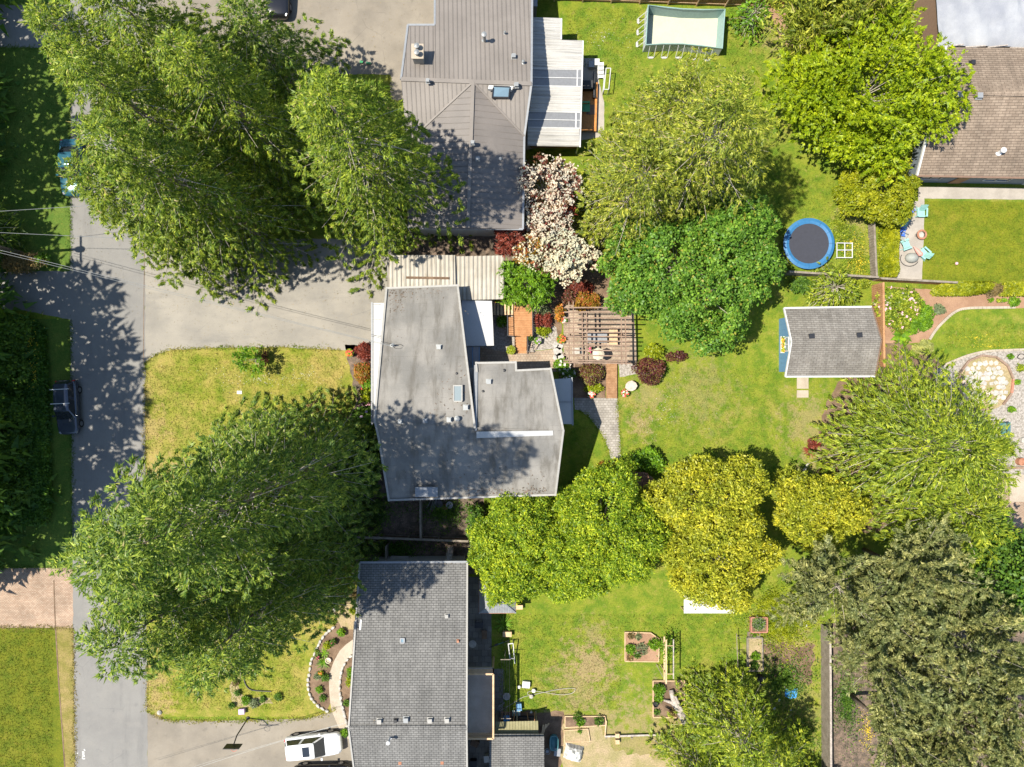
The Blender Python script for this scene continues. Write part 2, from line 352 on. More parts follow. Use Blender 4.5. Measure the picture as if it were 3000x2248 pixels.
leaf('lf_lime', (.20, .25, .012), (.30, .34, .02), .36); leaf('lf_red', (.15, .028, .022), (.26, .07, .05)); leaf('lf_purple', (.075, .018, .022), (.19, .07, .06), .28, (.17, .14, .03), .2); leaf('lf_barberry', (.09, .035, .03), (.21, .10, .065), .28, (.2, .19, .04), .3)
leaf('lf_dogwood', (.09, .045, .03), (.20, .14, .05), .3, (.2, .05, .045), .3); leaf('lf_orange', (.22, .14, .02), (.36, .2, .03), .3, (.36, .10, .03), .25); leaf('lf_sage', (.12, .16, .09), (.24, .27, .17)); leaf('lf_pale', (.34, .33, .10), (.46, .44, .17)); leaf('lf_dry', (.16, .115, .05), (.27, .2, .095))
leaf('bl_white', (.40, .34, .31), (.62, .56, .53), .2); leaf('bl_cream', (.42, .38, .31), (.64, .60, .51), .2)
# ---------------------------------------------------------------- foliage builders
def unit(a): return a / np.maximum(np.linalg.norm(a, axis=-1, keepdims=True), 1e-6)
def diamonds(pos, d, n, L, W, tri=False):
    d = unit(d); s = unit(np.cross(d, n)) * (np.asarray(W)[..., None] / 2 if np.ndim(W) else W / 2)
    Lv = np.asarray(L)[..., None] if np.ndim(L) else L
    if tri: return np.stack([pos + s, pos + d * Lv, pos - s], axis=1)
    mid = pos + d * Lv * .45
    return np.stack([pos, mid + s, pos + d * Lv, mid - s], axis=1)
def quad_mesh(name, V, mat):
    n, q = V.shape[:2]; me = bpy.data.meshes.new(name); me.vertices.add(q * n); me.vertices.foreach_set('co', V.astype(np.float32).ravel())
    me.loops.add(q * n); me.loops.foreach_set('vertex_index', np.arange(q * n, dtype=np.int32))
    me.polygons.add(n); me.polygons.foreach_set('loop_start', np.arange(0, q * n, q, dtype=np.int32))
    me.materials.append(MAT(mat)); me.update(); me.validate(); return me
def fronds(rng, B0, D, Ls, N, droop, sl, sw, smin=.12, blf=.34, ang=.95, K=7, flatn=.5, out=.3, pw=1.5, tri=True):
    """N little sprays spread along side twigs of the branches (B0 start, D direction, Ls length)."""
    pr = Ls ** pw; b = rng.choice(len(Ls), N, p=pr / pr.sum())
    d = D[b]; L = Ls[b][:, None]; s = smin + (1 - smin) * rng.random(N) ** .7; sg = np.where(rng.random(N) < .5, -1.0, 1.0)
    s = (np.floor(s * K) + .5 + sg * .22 + rng.normal(0, .05, N)) / K; s = np.clip(s, .02, 1.02)[:, None]
    pos = B0[b] + d * L * s; pos[:, 2] -= (droop * L * s * s)[:, 0]
    fw = d * np.array([1, 1, 1.0]); fw = fw - np.array([0, 0, 1.0]) * (2 * droop * s); fw = unit(fw)
    side = unit(np.cross(fw, np.array([0, 0, 1.0]))) * sg[:, None]
    v = (np.floor(rng.random(N) ** .75 * 3.999) + .55 + rng.normal(0, .16, N))[:, None] / 4; bl = blf * L * (1 - .72 * s) + .22
    bd = fw * math.cos(ang) + side * math.sin(ang)
    pos = pos + bd * bl * v + rng.normal(0, .055, (N, 3)); pos[:, 2] -= (.4 * bl * v * v)[:, 0]
    dr = bd + fw * .25 + rng.normal(0, .5, (N, 3)); dr[:, 2] -= .28
    vb = np.clip(np.floor(v[:, 0] * 4), 0, 3).astype(int); tid = ((b * 16 + np.floor(s[:, 0] * K).astype(int)) * 2 + (sg > 0)) * 4 + vb
    tab = rng.normal(0, 1, (tid.max() + 1, 3)); tk = rng.uniform(.65, 1.25, tid.max() + 1); keep = rng.random(tid.max() + 1) < .72
    n = np.array([0, 0, 1.25]) + tab[tid] * flatn * 1.15 + rng.normal(0, .22, (N, 3)) + d * out
    k = rng.uniform(.75, 1.25, N) * tk[tid]; kp = keep[tid]; pos, dr, n, k = pos[kp], dr[kp], n[kp], k[kp]
    return diamonds(pos, dr, n, sl * k, sw * k, tri)
def limbs(mb, B0, D, Ls, droop, r, frac=.75, every=1):
    for i in range(0, len(Ls), every):
        b, d, L = Vector(B0[i]), Vector(D[i]), float(Ls[i]); pts = []
        for s in (0, .35, .7, 1.0):
            q = b + d * L * s * frac; q.z -= droop * L * (s * frac) ** 2; pts.append(q)
        mb.tube(pts, r * (.5 + L / 8), 3, .008, cap=False)
def build_tree(name, base, V, mat, trunk, label, cat, group, twig_mb=None, tm='bark', extra=(), smooth=True):
    t = thing(name, base, label, cat, group)
    off = np.array(base)
    link('crown', quad_mesh('crown', V - off, mat), t)
    if trunk: part('trunk', trunk, tm, t, smooth)
    if twig_mb and twig_mb.v: part('branches', twig_mb, 'twig', t, kind='stuff')
    for nm, V2, m2 in extra:
        o = link(nm, quad_mesh(nm, V2 - off, m2), t); o['kind'] = 'stuff'
    return t
def conifer(name, px, py, h, r, mat, label, group, seed=1, p=.75, droop=.32, up=.12, sl=.55, sw=.15, cover=6.0, zb=.06, blf=.34, ang=.95, tw=1, nbm=9, lean=(0, 0), flatn=.55):
    rng = np.random.default_rng(seed); b = P(px, py); nb = int(h * nbm)
    t = zb + (1 - zb) * (np.arange(nb) + rng.random(nb)) / nb
    az = np.arange(nb) * 2.39996 + rng.normal(0, .35, nb)
    Ls = r * (1 - t) ** p * (.68 + .5 * rng.random(nb)) + .5
    lob = 1 + .16 * np.sin(3 * az + seed) + .1 * np.sin(5 * az + 2 * seed); Ls *= lob
    D = np.stack([np.cos(az), np.sin(az), up + .55 * t ** 2], 1)
    B0 = np.stack([b.x + lean[0] * t, b.y + lean[1] * t, h * t - .4], 1)
    area = math.pi * r * math.hypot(r, h) * .75; N = int(cover * area / (.5 * sl * sw) * .5)
    V = fronds(rng, B0, D, Ls, N, droop, sl, sw, blf=blf, ang=ang, flatn=flatn, pw=1.25)
    tr = MB().tube([(b.x, b.y, -.2), (b.x + lean[0] * .5, b.y + lean[1] * .5, h * .5), (b.x + lean[0], b.y + lean[1], h * .9)], .016 * h + .06, 8, .02)
    tm = MB()
    if tw: kk = t < .8; limbs(tm, B0[kk] + np.array([0, 0, .06]), D[kk], Ls[kk], droop, .034, .95, tw)
    return build_tree(name, b, V, mat, tr, label, 'tree', group, tm)
def dome(rng, n, c, rx, ry, rz, low=-.35):               # directions over an ellipsoid, low = lowest z of the unit sphere
    z = rng.uniform(low, 1, n) ** 1.0; a = rng.uniform(0, 2 * math.pi, n); q = np.sqrt(np.maximum(0, 1 - z * z))
    return np.stack([q * np.cos(a), q * np.sin(a), z], 1)
def radial(name, px, py, zc, rx, ry, rz, mat, label, group, seed=1, nb=140, droop=.12, sl=.4, sw=.2, cover=4.0, base=None, smin=.35, blf=.3, flatn=.6, tw=2, cat='tree', tm='bark', low=-.35, tr=.2, extra=None, rag=.0):
    """Crown whose limbs fan out from the trunk to an ellipsoid (px,py = crown centre as seen at height zc)."""
    rng = np.random.default_rng(seed); c = P(px, py, zc); u = dome(rng, nb, c, rx, ry, rz, low)
    az = np.arctan2(u[:, 1], u[:, 0]); lob = (.82 + .25 * rng.random(nb) - rag * rng.random(nb)) * (1 + .12 * np.sin(4 * az + seed) + .08 * np.sin(7 * az + 3 * seed))
    E = np.array(c) + u * np.array([rx, ry, rz]) * lob[:, None]
    b = P(*base) if base else Vector((c.x, c.y, 0)); z0 = max(.3, zc - rz * .8)
    S = np.array([(c.x * .6 + b.x * .4), (c.y * .6 + b.y * .4), z0]); B0 = np.repeat(S[None], nb, 0) + np.stack([np.zeros(nb), np.zeros(nb), rng.random(nb) * rz * .5], 1)
    Dv = E - B0; Ls = np.linalg.norm(Dv, axis=1); D = Dv / Ls[:, None]; E2 = D * 1.0; E2[:, 2] += droop
    area = 2 * math.pi * (rx * ry + (rx + ry) / 2 * rz) / 2; N = int(cover * area / (.5 * sl * sw))
    V = fronds(rng, B0, E2, Ls, N, droop, sl, sw, smin=smin, blf=blf, flatn=flatn, K=9, pw=2)
    V = V[V[:, :, 2].min(1) > .03]
    trk = MB().tube([(b.x, b.y, -.1), tuple(S)], tr, 8, tr * .6)
    tmb = MB()
    if tw: limbs(tmb, B0, E2, Ls, droop, .03, .85, tw)
    ex = []
    if extra:
        for nm, m2, n2, s2 in extra:
            tp = V[:, 1]; ok = np.where(tp[:, 2] > np.quantile(tp[:, 2], .35))[0]; pp = tp[rng.choice(ok, n2)] + rng.normal(0, .07, (n2, 3)) + np.array([0, 0, .08])
            ex.append((nm, blooms(rng, pp, s2), m2))
    return build_tree(name, b, V, mat, trk, label, cat, group, tmb, tm, ex)
def blooms(rng, pp, s, k=4):                             # little flower heads: k petals each
    out = []
    for i in range(k):
        a = 2 * math.pi * i / k + rng.random(len(pp)); d = np.stack([np.cos(a), np.sin(a), np.full(len(pp), .25)], 1)
        out.append(diamonds(pp, d, np.array([0, 0, 1.0]) + rng.normal(0, .25, (len(pp), 3)), s * rng.uniform(.7, 1.3, len(pp)), s * .8))
    return np.concatenate(out)
def clumpy(name, px, py, zc, rx, ry, rz, mat, label, group, seed=1, sl=.26, sw=.19, cover=3.2, nc=None, cr=.75, base=None, tw=True, cat='tree', low=-.5, tr=.18, shell=.45, extra=None, nrm=.5, tm='bark', dens=1.1):
    """Broadleaf crown of leaf clumps through an ellipsoid."""
    rng = np.random.default_rng(seed); c = P(px, py, zc); area = 2 * math.pi * (rx * ry + (rx + ry) / 2 * rz) / 2
    nc = nc or max(6, int(area / (cr * cr) * dens)); u = dome(rng, nc, c, rx, ry, rz, low)
    az = np.arctan2(u[:, 1], u[:, 0]); lob = 1 + .13 * np.sin(3 * az + seed) + .11 * np.sin(5 * az + 2.3 * seed) + .07 * np.sin(9 * az + seed)
    rad = (shell + (1 - shell) * rng.random(nc) ** .45) * lob
    C = np.array(c) + u * (np.array([rx, ry, rz]) - np.array([cr, cr, cr]) * .7).clip(.05) * rad[:, None]
    crr = cr * rng.uniform(.6, 1.25, nc)
    N = int(cover * area / (.5 * sl * sw)); b_ = rng.choice(nc, N, p=crr ** 2 / (crr ** 2).sum())
    q = unit(rng.normal(0, 1, (N, 3))); q[:, 2] = np.where(q[:, 2] < -.25, -q[:, 2] * .6, q[:, 2]); q = unit(q)
    rr = crr[b_][:, None] * rng.uniform(.55, 1.05, N)[:, None]
    pos = C[b_] + q * rr * np.array([1, 1, .8])
    n = q * .7 + np.array([0, 0, .55]) + rng.normal(0, nrm, (N, 3)); d = np.cross(n, rng.normal(0, 1, (N, 3))) + q * .35; d[:, 2] -= .15
    k = rng.uniform(.7, 1.3, N); V = diamonds(pos, d, n, sl * k, sw * k)
    V = V[V[:, :, 2].min(1) > .02]
    b = P(*base) if base else Vector((c.x, c.y, 0)); trk = MB(); z0 = max(.12, zc - rz * .7)
    S = Vector((c.x * .5 + b.x * .5, c.y * .5 + b.y * .5, z0)); trk.tube([(b.x, b.y, -.1), S], tr, 7, tr * .65)
    tmb = MB()
    if tw:
        for i in range(0, nc, max(1, nc // 40)):
            e = Vector(C[i]); m = S.lerp(e, .5); m.z -= .08 * (e - S).length; tmb.tube([S, m, e], tr * .35, 4, .015, cap=False)
    ex = []
    if extra:
        for nm, m2, n2, s2 in extra:
            bb = rng.choice(nc, n2); qq = unit(np.stack([rng.normal(0, .6, n2), rng.normal(0, .6, n2), np.abs(rng.normal(0, 1, n2)) + .3], 1))
            pp = C[bb] + qq * crr[bb][:, None] * np.array([1.02, 1.02, .9]); ex.append((nm, blooms(rng, pp, s2), m2))
    return build_tree(name, b, V, mat, trk, label, cat, group, tmb, tm, ex)
def tufts(name, px, py, zc, rx, ry, rz, mat, label, group, seed=1, n=2600, needles=20, sl=.32, sw=.09, base=None):
    """Pine: starry needle tufts on the shoots."""
    rng = np.random.default_rng(seed); c = P(px, py, zc); u = dome(rng, n, c, rx, ry, rz, -.3)
    az = np.arctan2(u[:, 1], u[:, 0]); lob = 1 + .08 * np.sin(4 * az + seed) + .07 * np.sin(7 * az + seed)
    bump = 1 + .07 * np.sin(u[:, 0] * 9 + seed) * np.sin(u[:, 1] * 11) + .05 * np.sin(u[:, 2] * 13)
    nl = int(34 * (rx * ry) ** .5); ul = dome(rng, nl, c, rx, ry, rz, -.3); al = np.arctan2(ul[:, 1], ul[:, 0])
    Lc = np.array(c) + ul * (np.array([rx, ry, rz]) - .55) * ((1 + .08 * np.sin(4 * al + seed)) * rng.uniform(.78, 1.05, nl))[:, None]
    bi = rng.integers(0, nl, n); u = unit(rng.normal(0, 1, (n, 3)) + ul[bi] * .9 + np.array([0, 0, .7])); C = Lc[bi] + u * rng.uniform(.3, .62, n)[:, None]
    ax = unit(u * .6 + np.array([0, 0, .9]) + rng.normal(0, .2, (n, 3)))
    ax_ = np.repeat(ax, needles, 0); CC = np.repeat(C, needles, 0); m = len(CC)
    d = ax_ * .55 + rng.normal(0, .6, (m, 3)); nn = rng.normal(0, 1, (m, 3)) + ax_ * .8; k = rng.uniform(.75, 1.25, m)
    V = diamonds(CC + rng.normal(0, .04, (m, 3)), d, nn, sl * k, sw * k, True); V = V[V[:, :, 2].min(1) > .05]
    b = P(*base) if base else Vector((c.x, c.y, 0)); trk = MB().tube([(b.x, b.y, -.1), (c.x, c.y, zc)], .22, 8, .1); tmb = MB()
    for i in range(0, n, n // 60):
        e = Vector(C[i]); S = Vector((b.x, b.y, max(.4, zc - rz * .8))); tmb.tube([S, S.lerp(e, .5) - Vector((0, 0, .3)), e], .06, 4, .015, cap=False)
    return build_tree(name, b, V, mat, trk, label, 'tree', group, tmb)
def shrub(name, px, py, rx, ry, h, mat, label, group=None, seed=1, sl=.16, sw=.11, cover=3.5, cr=None, extra=None, cat='shrub', low=-.2, tw=False):
    """rx, ry in photo pixels, h in metres."""
    zc = h * .45; k = (H - zc) / F
    return clumpy(name, px, py, zc, rx * k, ry * k, h * .55, mat, label, group, seed, sl, sw, cover, None, cr or max(.12, min(.42, rx * k * .33)), None, tw, cat, low, .04, .5, extra)
def hedge(name, pts, h, w0, mat, label, seed=1, sl=.13, sw=.09, cover=4.5, group=None, cat='hedge'):
    """Clipped hedge: leaves over a rounded box whose ground outline is pts (pixels)."""
    rng = np.random.default_rng(seed); w = [P(*q) for q in pts]; A = np.array([(q.x, q.y) for q in w]); c = A.mean(0)
    lo, hi = A.min(0) - .1, A.max(0) + .1; N = int(cover * ((hi - lo).prod() + 2 * (hi - lo).sum() * h) / (.5 * sl * sw))
    xy = rng.uniform(lo, hi, (N, 2)); m = np.zeros(N, bool); j = len(A) - 1
    for i in range(len(A)):
        xi, yi = A[i]; xj, yj = A[j]; m ^= ((yi > xy[:, 1]) != (yj > xy[:, 1])) & (xy[:, 0] < (xj - xi) * (xy[:, 1] - yi) / (yj - yi + 1e-9) + xi); j = i
    xy = xy[m]; N = len(xy)
    dd = np.full(N, 9.0)
    for i in range(len(A)):
        a, b = A[i], A[(i + 1) % len(A)]; ab = b - a; t = np.clip(((xy - a) @ ab) / (ab @ ab), 0, 1); dd = np.minimum(dd, np.linalg.norm(xy - (a + t[:, None] * ab), axis=1))
    top = h * (1 - .35 * np.exp(-dd / (w0 * .25))) + .06 * np.sin(xy[:, 0] * 3) * np.sin(xy[:, 1] * 2.7)
    edge = dd < .25; z = np.where(edge & (rng.random(N) < .8), rng.uniform(.05, 1, N) * top, top - np.abs(rng.normal(0, .08, N)))
    cen = xy.mean(0); o = unit(np.concatenate([xy - cen, np.zeros((N, 1))], 1))
    n = np.array([0, 0, 1.0]) + o * np.where(edge, 1.0, .15)[:, None] + rng.normal(0, .45, (N, 3)); d = np.cross(n, rng.normal(0, 1, (N, 3))); d[:, 2] += .3
    V = diamonds(np.concatenate([xy, z[:, None]], 1), d, n, sl * rng.uniform(.7, 1.3, N), sw); base = Vector((cen[0], cen[1], 0))
    V = V[V[:, :, 2].min(1) > .02]
    core = MB(); q = [(cen[0] + (a[0] - cen[0]) * .9, cen[1] + (a[1] - cen[1]) * .9) for a in A]; core.prism(q, .0, h * .62)
    t = thing(name, base, label, cat, group); link('foliage', quad_mesh('foliage', V - np.array(base), mat), t); part('core', core, 'lf_ivy', t)
    return t
def strappy(name, px, py, n, L, w, mat, label, group=None, seed=1, lift=.8, cat='plant', extra=None):
    """Clump of long arching strap leaves (yucca, iris, fern)."""
    rng = np.random.default_rng(seed); b = P(px, py); v = []; f = []
    for i in range(n):
        a = i * 2.4 + rng.normal(0, .2); l = L * rng.uniform(.65, 1.1); up = lift * rng.uniform(.4, 1.2); d = Vector((math.cos(a), math.sin(a), 0)); s = Vector((-d.y, d.x, 0)) * w
        o = len(v)
        for t, ww in ((0, .5), (.35, 1), (.7, .75), (1, .05)):
            q = d * l * t + Vector((0, 0, .02 + l * up * (t - t * t * .85))); v += [tuple(q - s * ww), tuple(q + s * ww)]
        for k in range(3): f.append((o + 2 * k, o + 2 * k + 1, o + 2 * k + 3, o + 2 * k + 2))
    t = thing(name, b, label, cat, group); link('leaves', mesh_of('leaves', v, f, mat), t)
    if extra:
        for nm, m2, n2, s2 in extra:
            pp = np.stack([rng.normal(0, L * .3, n2), rng.normal(0, L * .3, n2), rng.uniform(.3, .6, n2) * L], 1); o = link(nm, quad_mesh(nm, blooms(rng, pp, s2), m2), t); o['kind'] = 'stuff'
    return t
def scatter(name, polys, n, mat, label_kind='stuff', seed=1, sl=.12, sw=.05, z=(0, .12), parent=None, up=.6):
    """Loose low leaves or blades on the ground inside pixel ellipses (px,py,rx,ry)."""
    rng = np.random.default_rng(seed); out = []
    for px, py, rx, ry in polys:
        m = int(n * rx * ry / sum(q[2] * q[3] for q in polys)); a = rng.uniform(0, 2 * math.pi, m); r = np.abs(rng.normal(0, .62, m)) * (1 + .35 * np.sin(3 * a + px) + .2 * np.sin(7 * a)); c = P(px, py)
        pos = np.stack([c.x + r * np.cos(a) * rx * PX, c.y + r * np.sin(a) * ry * PX, rng.uniform(z[0], z[1], m)], 1)
        d = rng.normal(0, 1, (m, 3)); d[:, 2] = np.abs(d[:, 2]) * up; out.append(diamonds(pos, d, rng.normal(0, 1, (m, 3)) + np.array([0, 0, 1.2]), sl * rng.uniform(.6, 1.4, m), sw))
    o = link(name, quad_mesh(name, np.concatenate(out), mat), parent); o['kind'] = 'stuff'; return o

# ---------------------------------------------------------------- the setting: ground, road, drives, paths, beds
g = link('ground', mesh_of('ground', [(-220, -200, 0), (220, -200, 0), (220, 200, 0), (-220, 200, 0)], [(0, 1, 2, 3)], 'lawn')); g['kind'] = 'structure'
Z1, Z2, Z3, Z4 = .004, .008, .012, .016
sheet('lawn', [(422, 1010), (1110, 1010), (1130, 1480), (1060, 1600), (1060, 2100), (428, 2100)], Z1, 'lawn_front', 0)
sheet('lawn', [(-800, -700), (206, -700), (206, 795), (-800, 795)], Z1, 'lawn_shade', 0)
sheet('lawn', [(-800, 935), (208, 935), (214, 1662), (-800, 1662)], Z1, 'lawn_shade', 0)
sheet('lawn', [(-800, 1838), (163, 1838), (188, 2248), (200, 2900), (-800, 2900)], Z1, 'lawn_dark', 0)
sheet('verge', [(164, 1838), (216, 1838), (221, 2248), (228, 2900), (201, 2900), (189, 2248)], Z1, 'verge', .05)
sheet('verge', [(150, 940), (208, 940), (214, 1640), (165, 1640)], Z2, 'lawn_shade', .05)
sheet('lawn', [(2706, 588), (3400, 598), (3400, 880), (2700, 868)], Z1, 'lawn_trim', .03)
sheet('road', [(207, -900), (425, -900), (425, 1000), (428, 1700), (433, 2248), (440, 2900), (226, 2900), (220, 2248), (213, 1700), (206, 1000)], Z3, 'asphalt', .05)
sheet('driveway', [(424, 700), (1160, 700), (1160, 860), (1150, 1024), (1000, 1026), (820, 1018), (620, 1020), (500, 1026), (455, 1040), (424, 1064)], Z2, 'asphalt_drive', .04)
sheet('driveway', [(-500, 798), (207, 795), (208, 938), (120, 920), (60, 908), (-500, 905)], Z2, 'asphalt', .05)
sheet('driveway', [(-500, 15), (207, 15), (207, 140), (-500, 140)], Z2, 'asphalt', .05)
sheet('driveway', [(-500, 1664), (215, 1664), (216, 1840), (-500, 1838)], Z2, 'brick_paving', .01)
sheet('driveway', [(424, -500), (1300, -500), (1300, 60), (1215, 90), (1200, 240), (1190, 300), (1144, 290), (1142, 219), (1000, 217), (424, 225)], Z2, 'asphalt_tan', .04)
sheet('driveway', [(430, 2085), (470, 2104), (510, 2111), (640, 2112), (800, 2109), (900, 2104), (960, 2090), (985, 2072), (1060, 2085), (1060, 2900), (438, 2900)], Z2, 'asphalt_tan', .04)
OUTER = [(1060, 1852), (1039, 1870), (1014, 1888), (995, 1907), (977, 1940), (967, 1970), (964, 2000), (965, 2031), (968, 2060), (972, 2083), (984, 2112), (996, 2140), (1010, 2165)]
INNER = [(1062, 1900), (1043, 1912), (1026, 1924), (1013, 1940), (1003, 1960), (998, 1985), (996, 2018), (999, 2045), (1004, 2072), (1012, 2104), (1020, 2140), (1026, 2165)]
wk = sheet('path', OUTER + INNER[::-1], Z4, 'concrete', 0)
BEDL = [(979, 1837), (962, 1850), (948, 1865), (936, 1885), (925, 1907), (912, 1940), (906, 1974), (903, 2005), (908, 2031), (922, 2057), (940, 2072), (958, 2082)]
sheet('flower_bed', [(1060, 1800), (1000, 1800)] + BEDL + [(968, 2060), (964, 2000), (977, 1940), (1014, 1888), (1060, 1855)], Z2, 'soil', .05)
sheet('flower_bed', [(1062, 1900)] + INNER[1:11] + [(1060, 2140)], Z2 + .002, 'soil', .03)
sheet('flower_bed', [(985, 1740), (1060, 1720), (1060, 1845), (1000, 1840), (975, 1800)], Z2 + .003, 'sand', .08)
sheet('path', [(1682, 1166), (1810, 1166), (1812, 1210), (1815, 1260), (1820, 1345), (1790, 1345), (1784, 1318), (1770, 1285), (1746, 1247), (1722, 1220), (1697, 1202), (1684, 1200)], Z3, 'paver_path', .01)
sheet('patio', [(1360, 1010), (1500, 1035), (1640, 1022), (1660, 1040), (1655, 1072), (1640, 1090), (1360, 1090)], Z2, 'patio_brick', .03)
sheet('patio', [(1650, 895), (1855, 895), (1868, 1068), (1652, 1066)], Z2, 'patio_brick', .02)
sheet('gravel', [(1430, 870), (1570, 900), (1630, 960), (1640, 1022), (1500, 1035), (1400, 1030), (1400, 880)], Z1 + .002, 'gravel', .05)
sheet('flower_bed', [(1470, 660), (1720, 640), (1790, 760), (1780, 900), (1650, 895), (1640, 1010), (1600, 960), (1560, 900), (1480, 870)], Z1, 'soil', .1)
sheet('flower_bed', [(1640, 1066), (1775, 1062), (1775, 1168), (1690, 1168), (1640, 1160)], Z1, 'soil', .08)
sheet('flower_bed', [(1810, 1060), (1880, 1066), (1870, 1095), (1815, 1105)], Z1, 'gravel', .08)
sheet('flower_bed', [(1180, 660), (1500, 660), (1500, 780), (1180, 780)], Z2 + .001, 'mulch', .1)
sheet('flower_bed', [(1010, 1010), (1130, 1010), (1140, 1480), (1010, 1470), (1000, 1250), (1045, 1180), (1030, 1100)], Z2, 'mulch', .1)
sheet('side_yard', [(1040, 1440), (1420, 1440), (1420, 1680), (1040, 1700)], Z2 + .002, 'mulch', .1)
sheet('patio', [(1360, 1690), (1440, 1690), (1440, 1960), (1475, 1960), (1475, 2400), (1360, 2400)], Z2 + .003, 'patio_dark', .02)
sheet('dirt', [(1440, 2085), (1650, 2085), (1650, 2180), (1640, 2400), (1440, 2400)], Z1, 'soil', .15)
sheet('dirt', [(1650, 2120), (1760, 2125), (1800, 2200), (1990, 2230), (2000, 2400), (1640, 2400)], Z1 + .002, 'sand', .25)
sheet('dirt', [(2418, 1830), (2800, 1800), (3100, 1800), (3100, 2400), (2418, 2400)], Z1, 'mulch', .2)
sheet('dirt', [(2240, 1880), (2390, 1890), (2380, 2000), (2260, 1990)], Z1, 'soil', .3)
sheet('patio', [(2622, 590), (2690, 590), (2690, 548), (3400, 556), (3400, 590), (2708, 582), (2706, 700), (2700, 828), (2618, 828)], Z2, 'concrete_grey', .015)
sheet('flower_bed', [(2600, 840), (2900, 858), (3400, 862), (3400, 905), (2960, 904), (2830, 903), (2795, 914), (2760, 945), (2735, 978), (2710, 1005), (2580, 1005)], Z2, 'soil_red', .03)
sheet('flower_bed', [(2520, 1010), (2600, 990), (2720, 1030), (2800, 1100), (2800, 1560), (2400, 1560), (2390, 1300), (2420, 1180)], Z1, 'soil', .1)
sheet('gravel', [(2735, 1090), (2778, 1063), (2830, 1045), (2885, 1032), (2950, 1028), (3400, 1022), (3400, 1390), (2840, 1392), (2780, 1300)], Z2, 'gravel', .03)
sheet('patio', [(2800, 1392), (3400, 1392), (3400, 1560), (2800, 1560)], Z2, 'brick_paving', .02)
sheet('patio', [(2958, 1392), (3400, 1384), (3400, 1478), (2958, 1470)], Z3, 'concrete', .015)
sheet('gravel', [(2478, 720), (2545, 690), (2548, 820), (2480, 815)], Z1, 'lawn_front', .2)
sheet('patio', [(1700, 170), (1752, 172), (1756, 245), (1770, 300), (1770, 400), (1540, 440), (1540, 170)], Z2, 'concrete_grey', .02)
sheet('dirt', [(2230, 15), (2290, 15), (2330, 90), (2400, 180), (2300, 130)], Z1, 'soil_red', .2)

# dark expansion joints and verge seams are narrow sheets
def strip_line(name, pts, w, z, mat):
    mb = MB()
    for (a, b), (c, d) in zip(pts, pts[1:]):
        p, q = P(a, b), P(c, d); n = Vector((-(q - p).y, (q - p).x, 0)).normalized() * w / 2
        mb.add([(p + n).to_tuple()[:2] + (z,), (p - n).to_tuple()[:2] + (z,), (q - n).to_tuple()[:2] + (z,), (q + n).to_tuple()[:2] + (z,)], [(0, 1, 2, 3)])
    o = link(name, mesh_of(name, mb.v, mb.f, mat)); o['kind'] = 'structure'; return o
strip_line('road_joint', [(424, 720), (422, 860), (421, 1000), (421, 1060)], .05, Z4 + .002, 'soil')
strip_line('verge_edge', [(158, 1700), (160, 1770), (163, 1838), (172, 2000), (184, 2160), (190, 2248)], .10, Z4, 'soil')
# road paint scribble
mb = MB()
for a, b, c, d in ((247, 2195, 249, 2200), (241, 2203, 247, 2204), (242, 2207, 248, 2206), (242, 2211, 248, 2213), (242, 2216, 248, 2216), (241, 2220, 245, 2224), (245, 2224, 249, 2222), (227, 2206, 229, 2207)):
    p, q = P(a, b), P(c, d); n = Vector((-(q - p).y, (q - p).x, 0)).normalized() * .045
    mb.add([(p + n).to_tuple()[:2] + (Z4 + .002,), (p - n).to_tuple()[:2] + (Z4 + .002,), (q - n).to_tuple()[:2] + (Z4 + .002,), (q + n).to_tuple()[:2] + (Z4 + .002,)], [(0, 1, 2, 3)])
o = link('road_marking', mesh_of('road_marking', mb.v, mb.f, 'white_paint')); o['kind'] = 'structure'

# stone edging: each stone is a piece of its bed edge
def stone_mesh(seed, a, b, h, mat):
    r = random.Random(seed); mb = MB(); pts = [(a * (1 + r.uniform(-.25, .2)) * math.cos(k * math.pi / 3.5), b * (1 + r.uniform(-.25, .2)) * math.sin(k * math.pi / 3.5)) for k in range(7)]
    n = 7; v = [(x, y, 0) for x, y in pts] + [(x * 1.0, y * 1.0, h * .7) for x, y in pts] + [(x * .7, y * .7, h + r.uniform(-.01, .01)) for x, y in pts]
    f = [tuple(range(14, 21))] + [(i + o, (i + 1) % n + o, (i + 1) % n + o + n, i + o + n) for o in (0, n) for i in range(n)]
    return mesh_of('stone', v, f, mat)
STONES = [stone_mesh(i, .2, .13, .14, 'stone_light' if i % 3 else 'stone_grey') for i in range(5)]
def edging(label, pts, name='stone_edging'):
    ln = smooth_line([P(*q) for q in pts], 10); t = thing(name, ln[0], label, 'edging'); acc = 0; last = ln[0]; nxt = .0; prev = ln[0]
    for q in ln[1:]:
        acc += (q - prev).length
        if acc >= nxt:
            o = link('stone', STONES[R.randrange(5)], t, (q - ln[0]) + Vector((U(-.02, .02), U(-.02, .02), .01))); d = q - prev
            o.rotation_euler = (U(-.08, .08), U(-.08, .08), math.atan2(d.y, d.x) + U(-.2, .2)); o.scale = (U(.85, 1.2), U(.85, 1.15), U(.8, 1.3)); nxt = acc + U(.33, .42)
        prev = q
    return t
edging('curving row of pale stones between the front lawn and the flower bed', BEDL)
edging('row of pale stones along the inner side of the curved concrete walk', INNER[1:])
edging('short stone row beside the birch poles at the shaded corner of the lawn', [(982, 1738), (980, 1765), (979, 1795)])
edging('stone border where the curb meets the red shrub by the weeping tree', [(2364, 1362), (2355, 1380), (2345, 1398)])
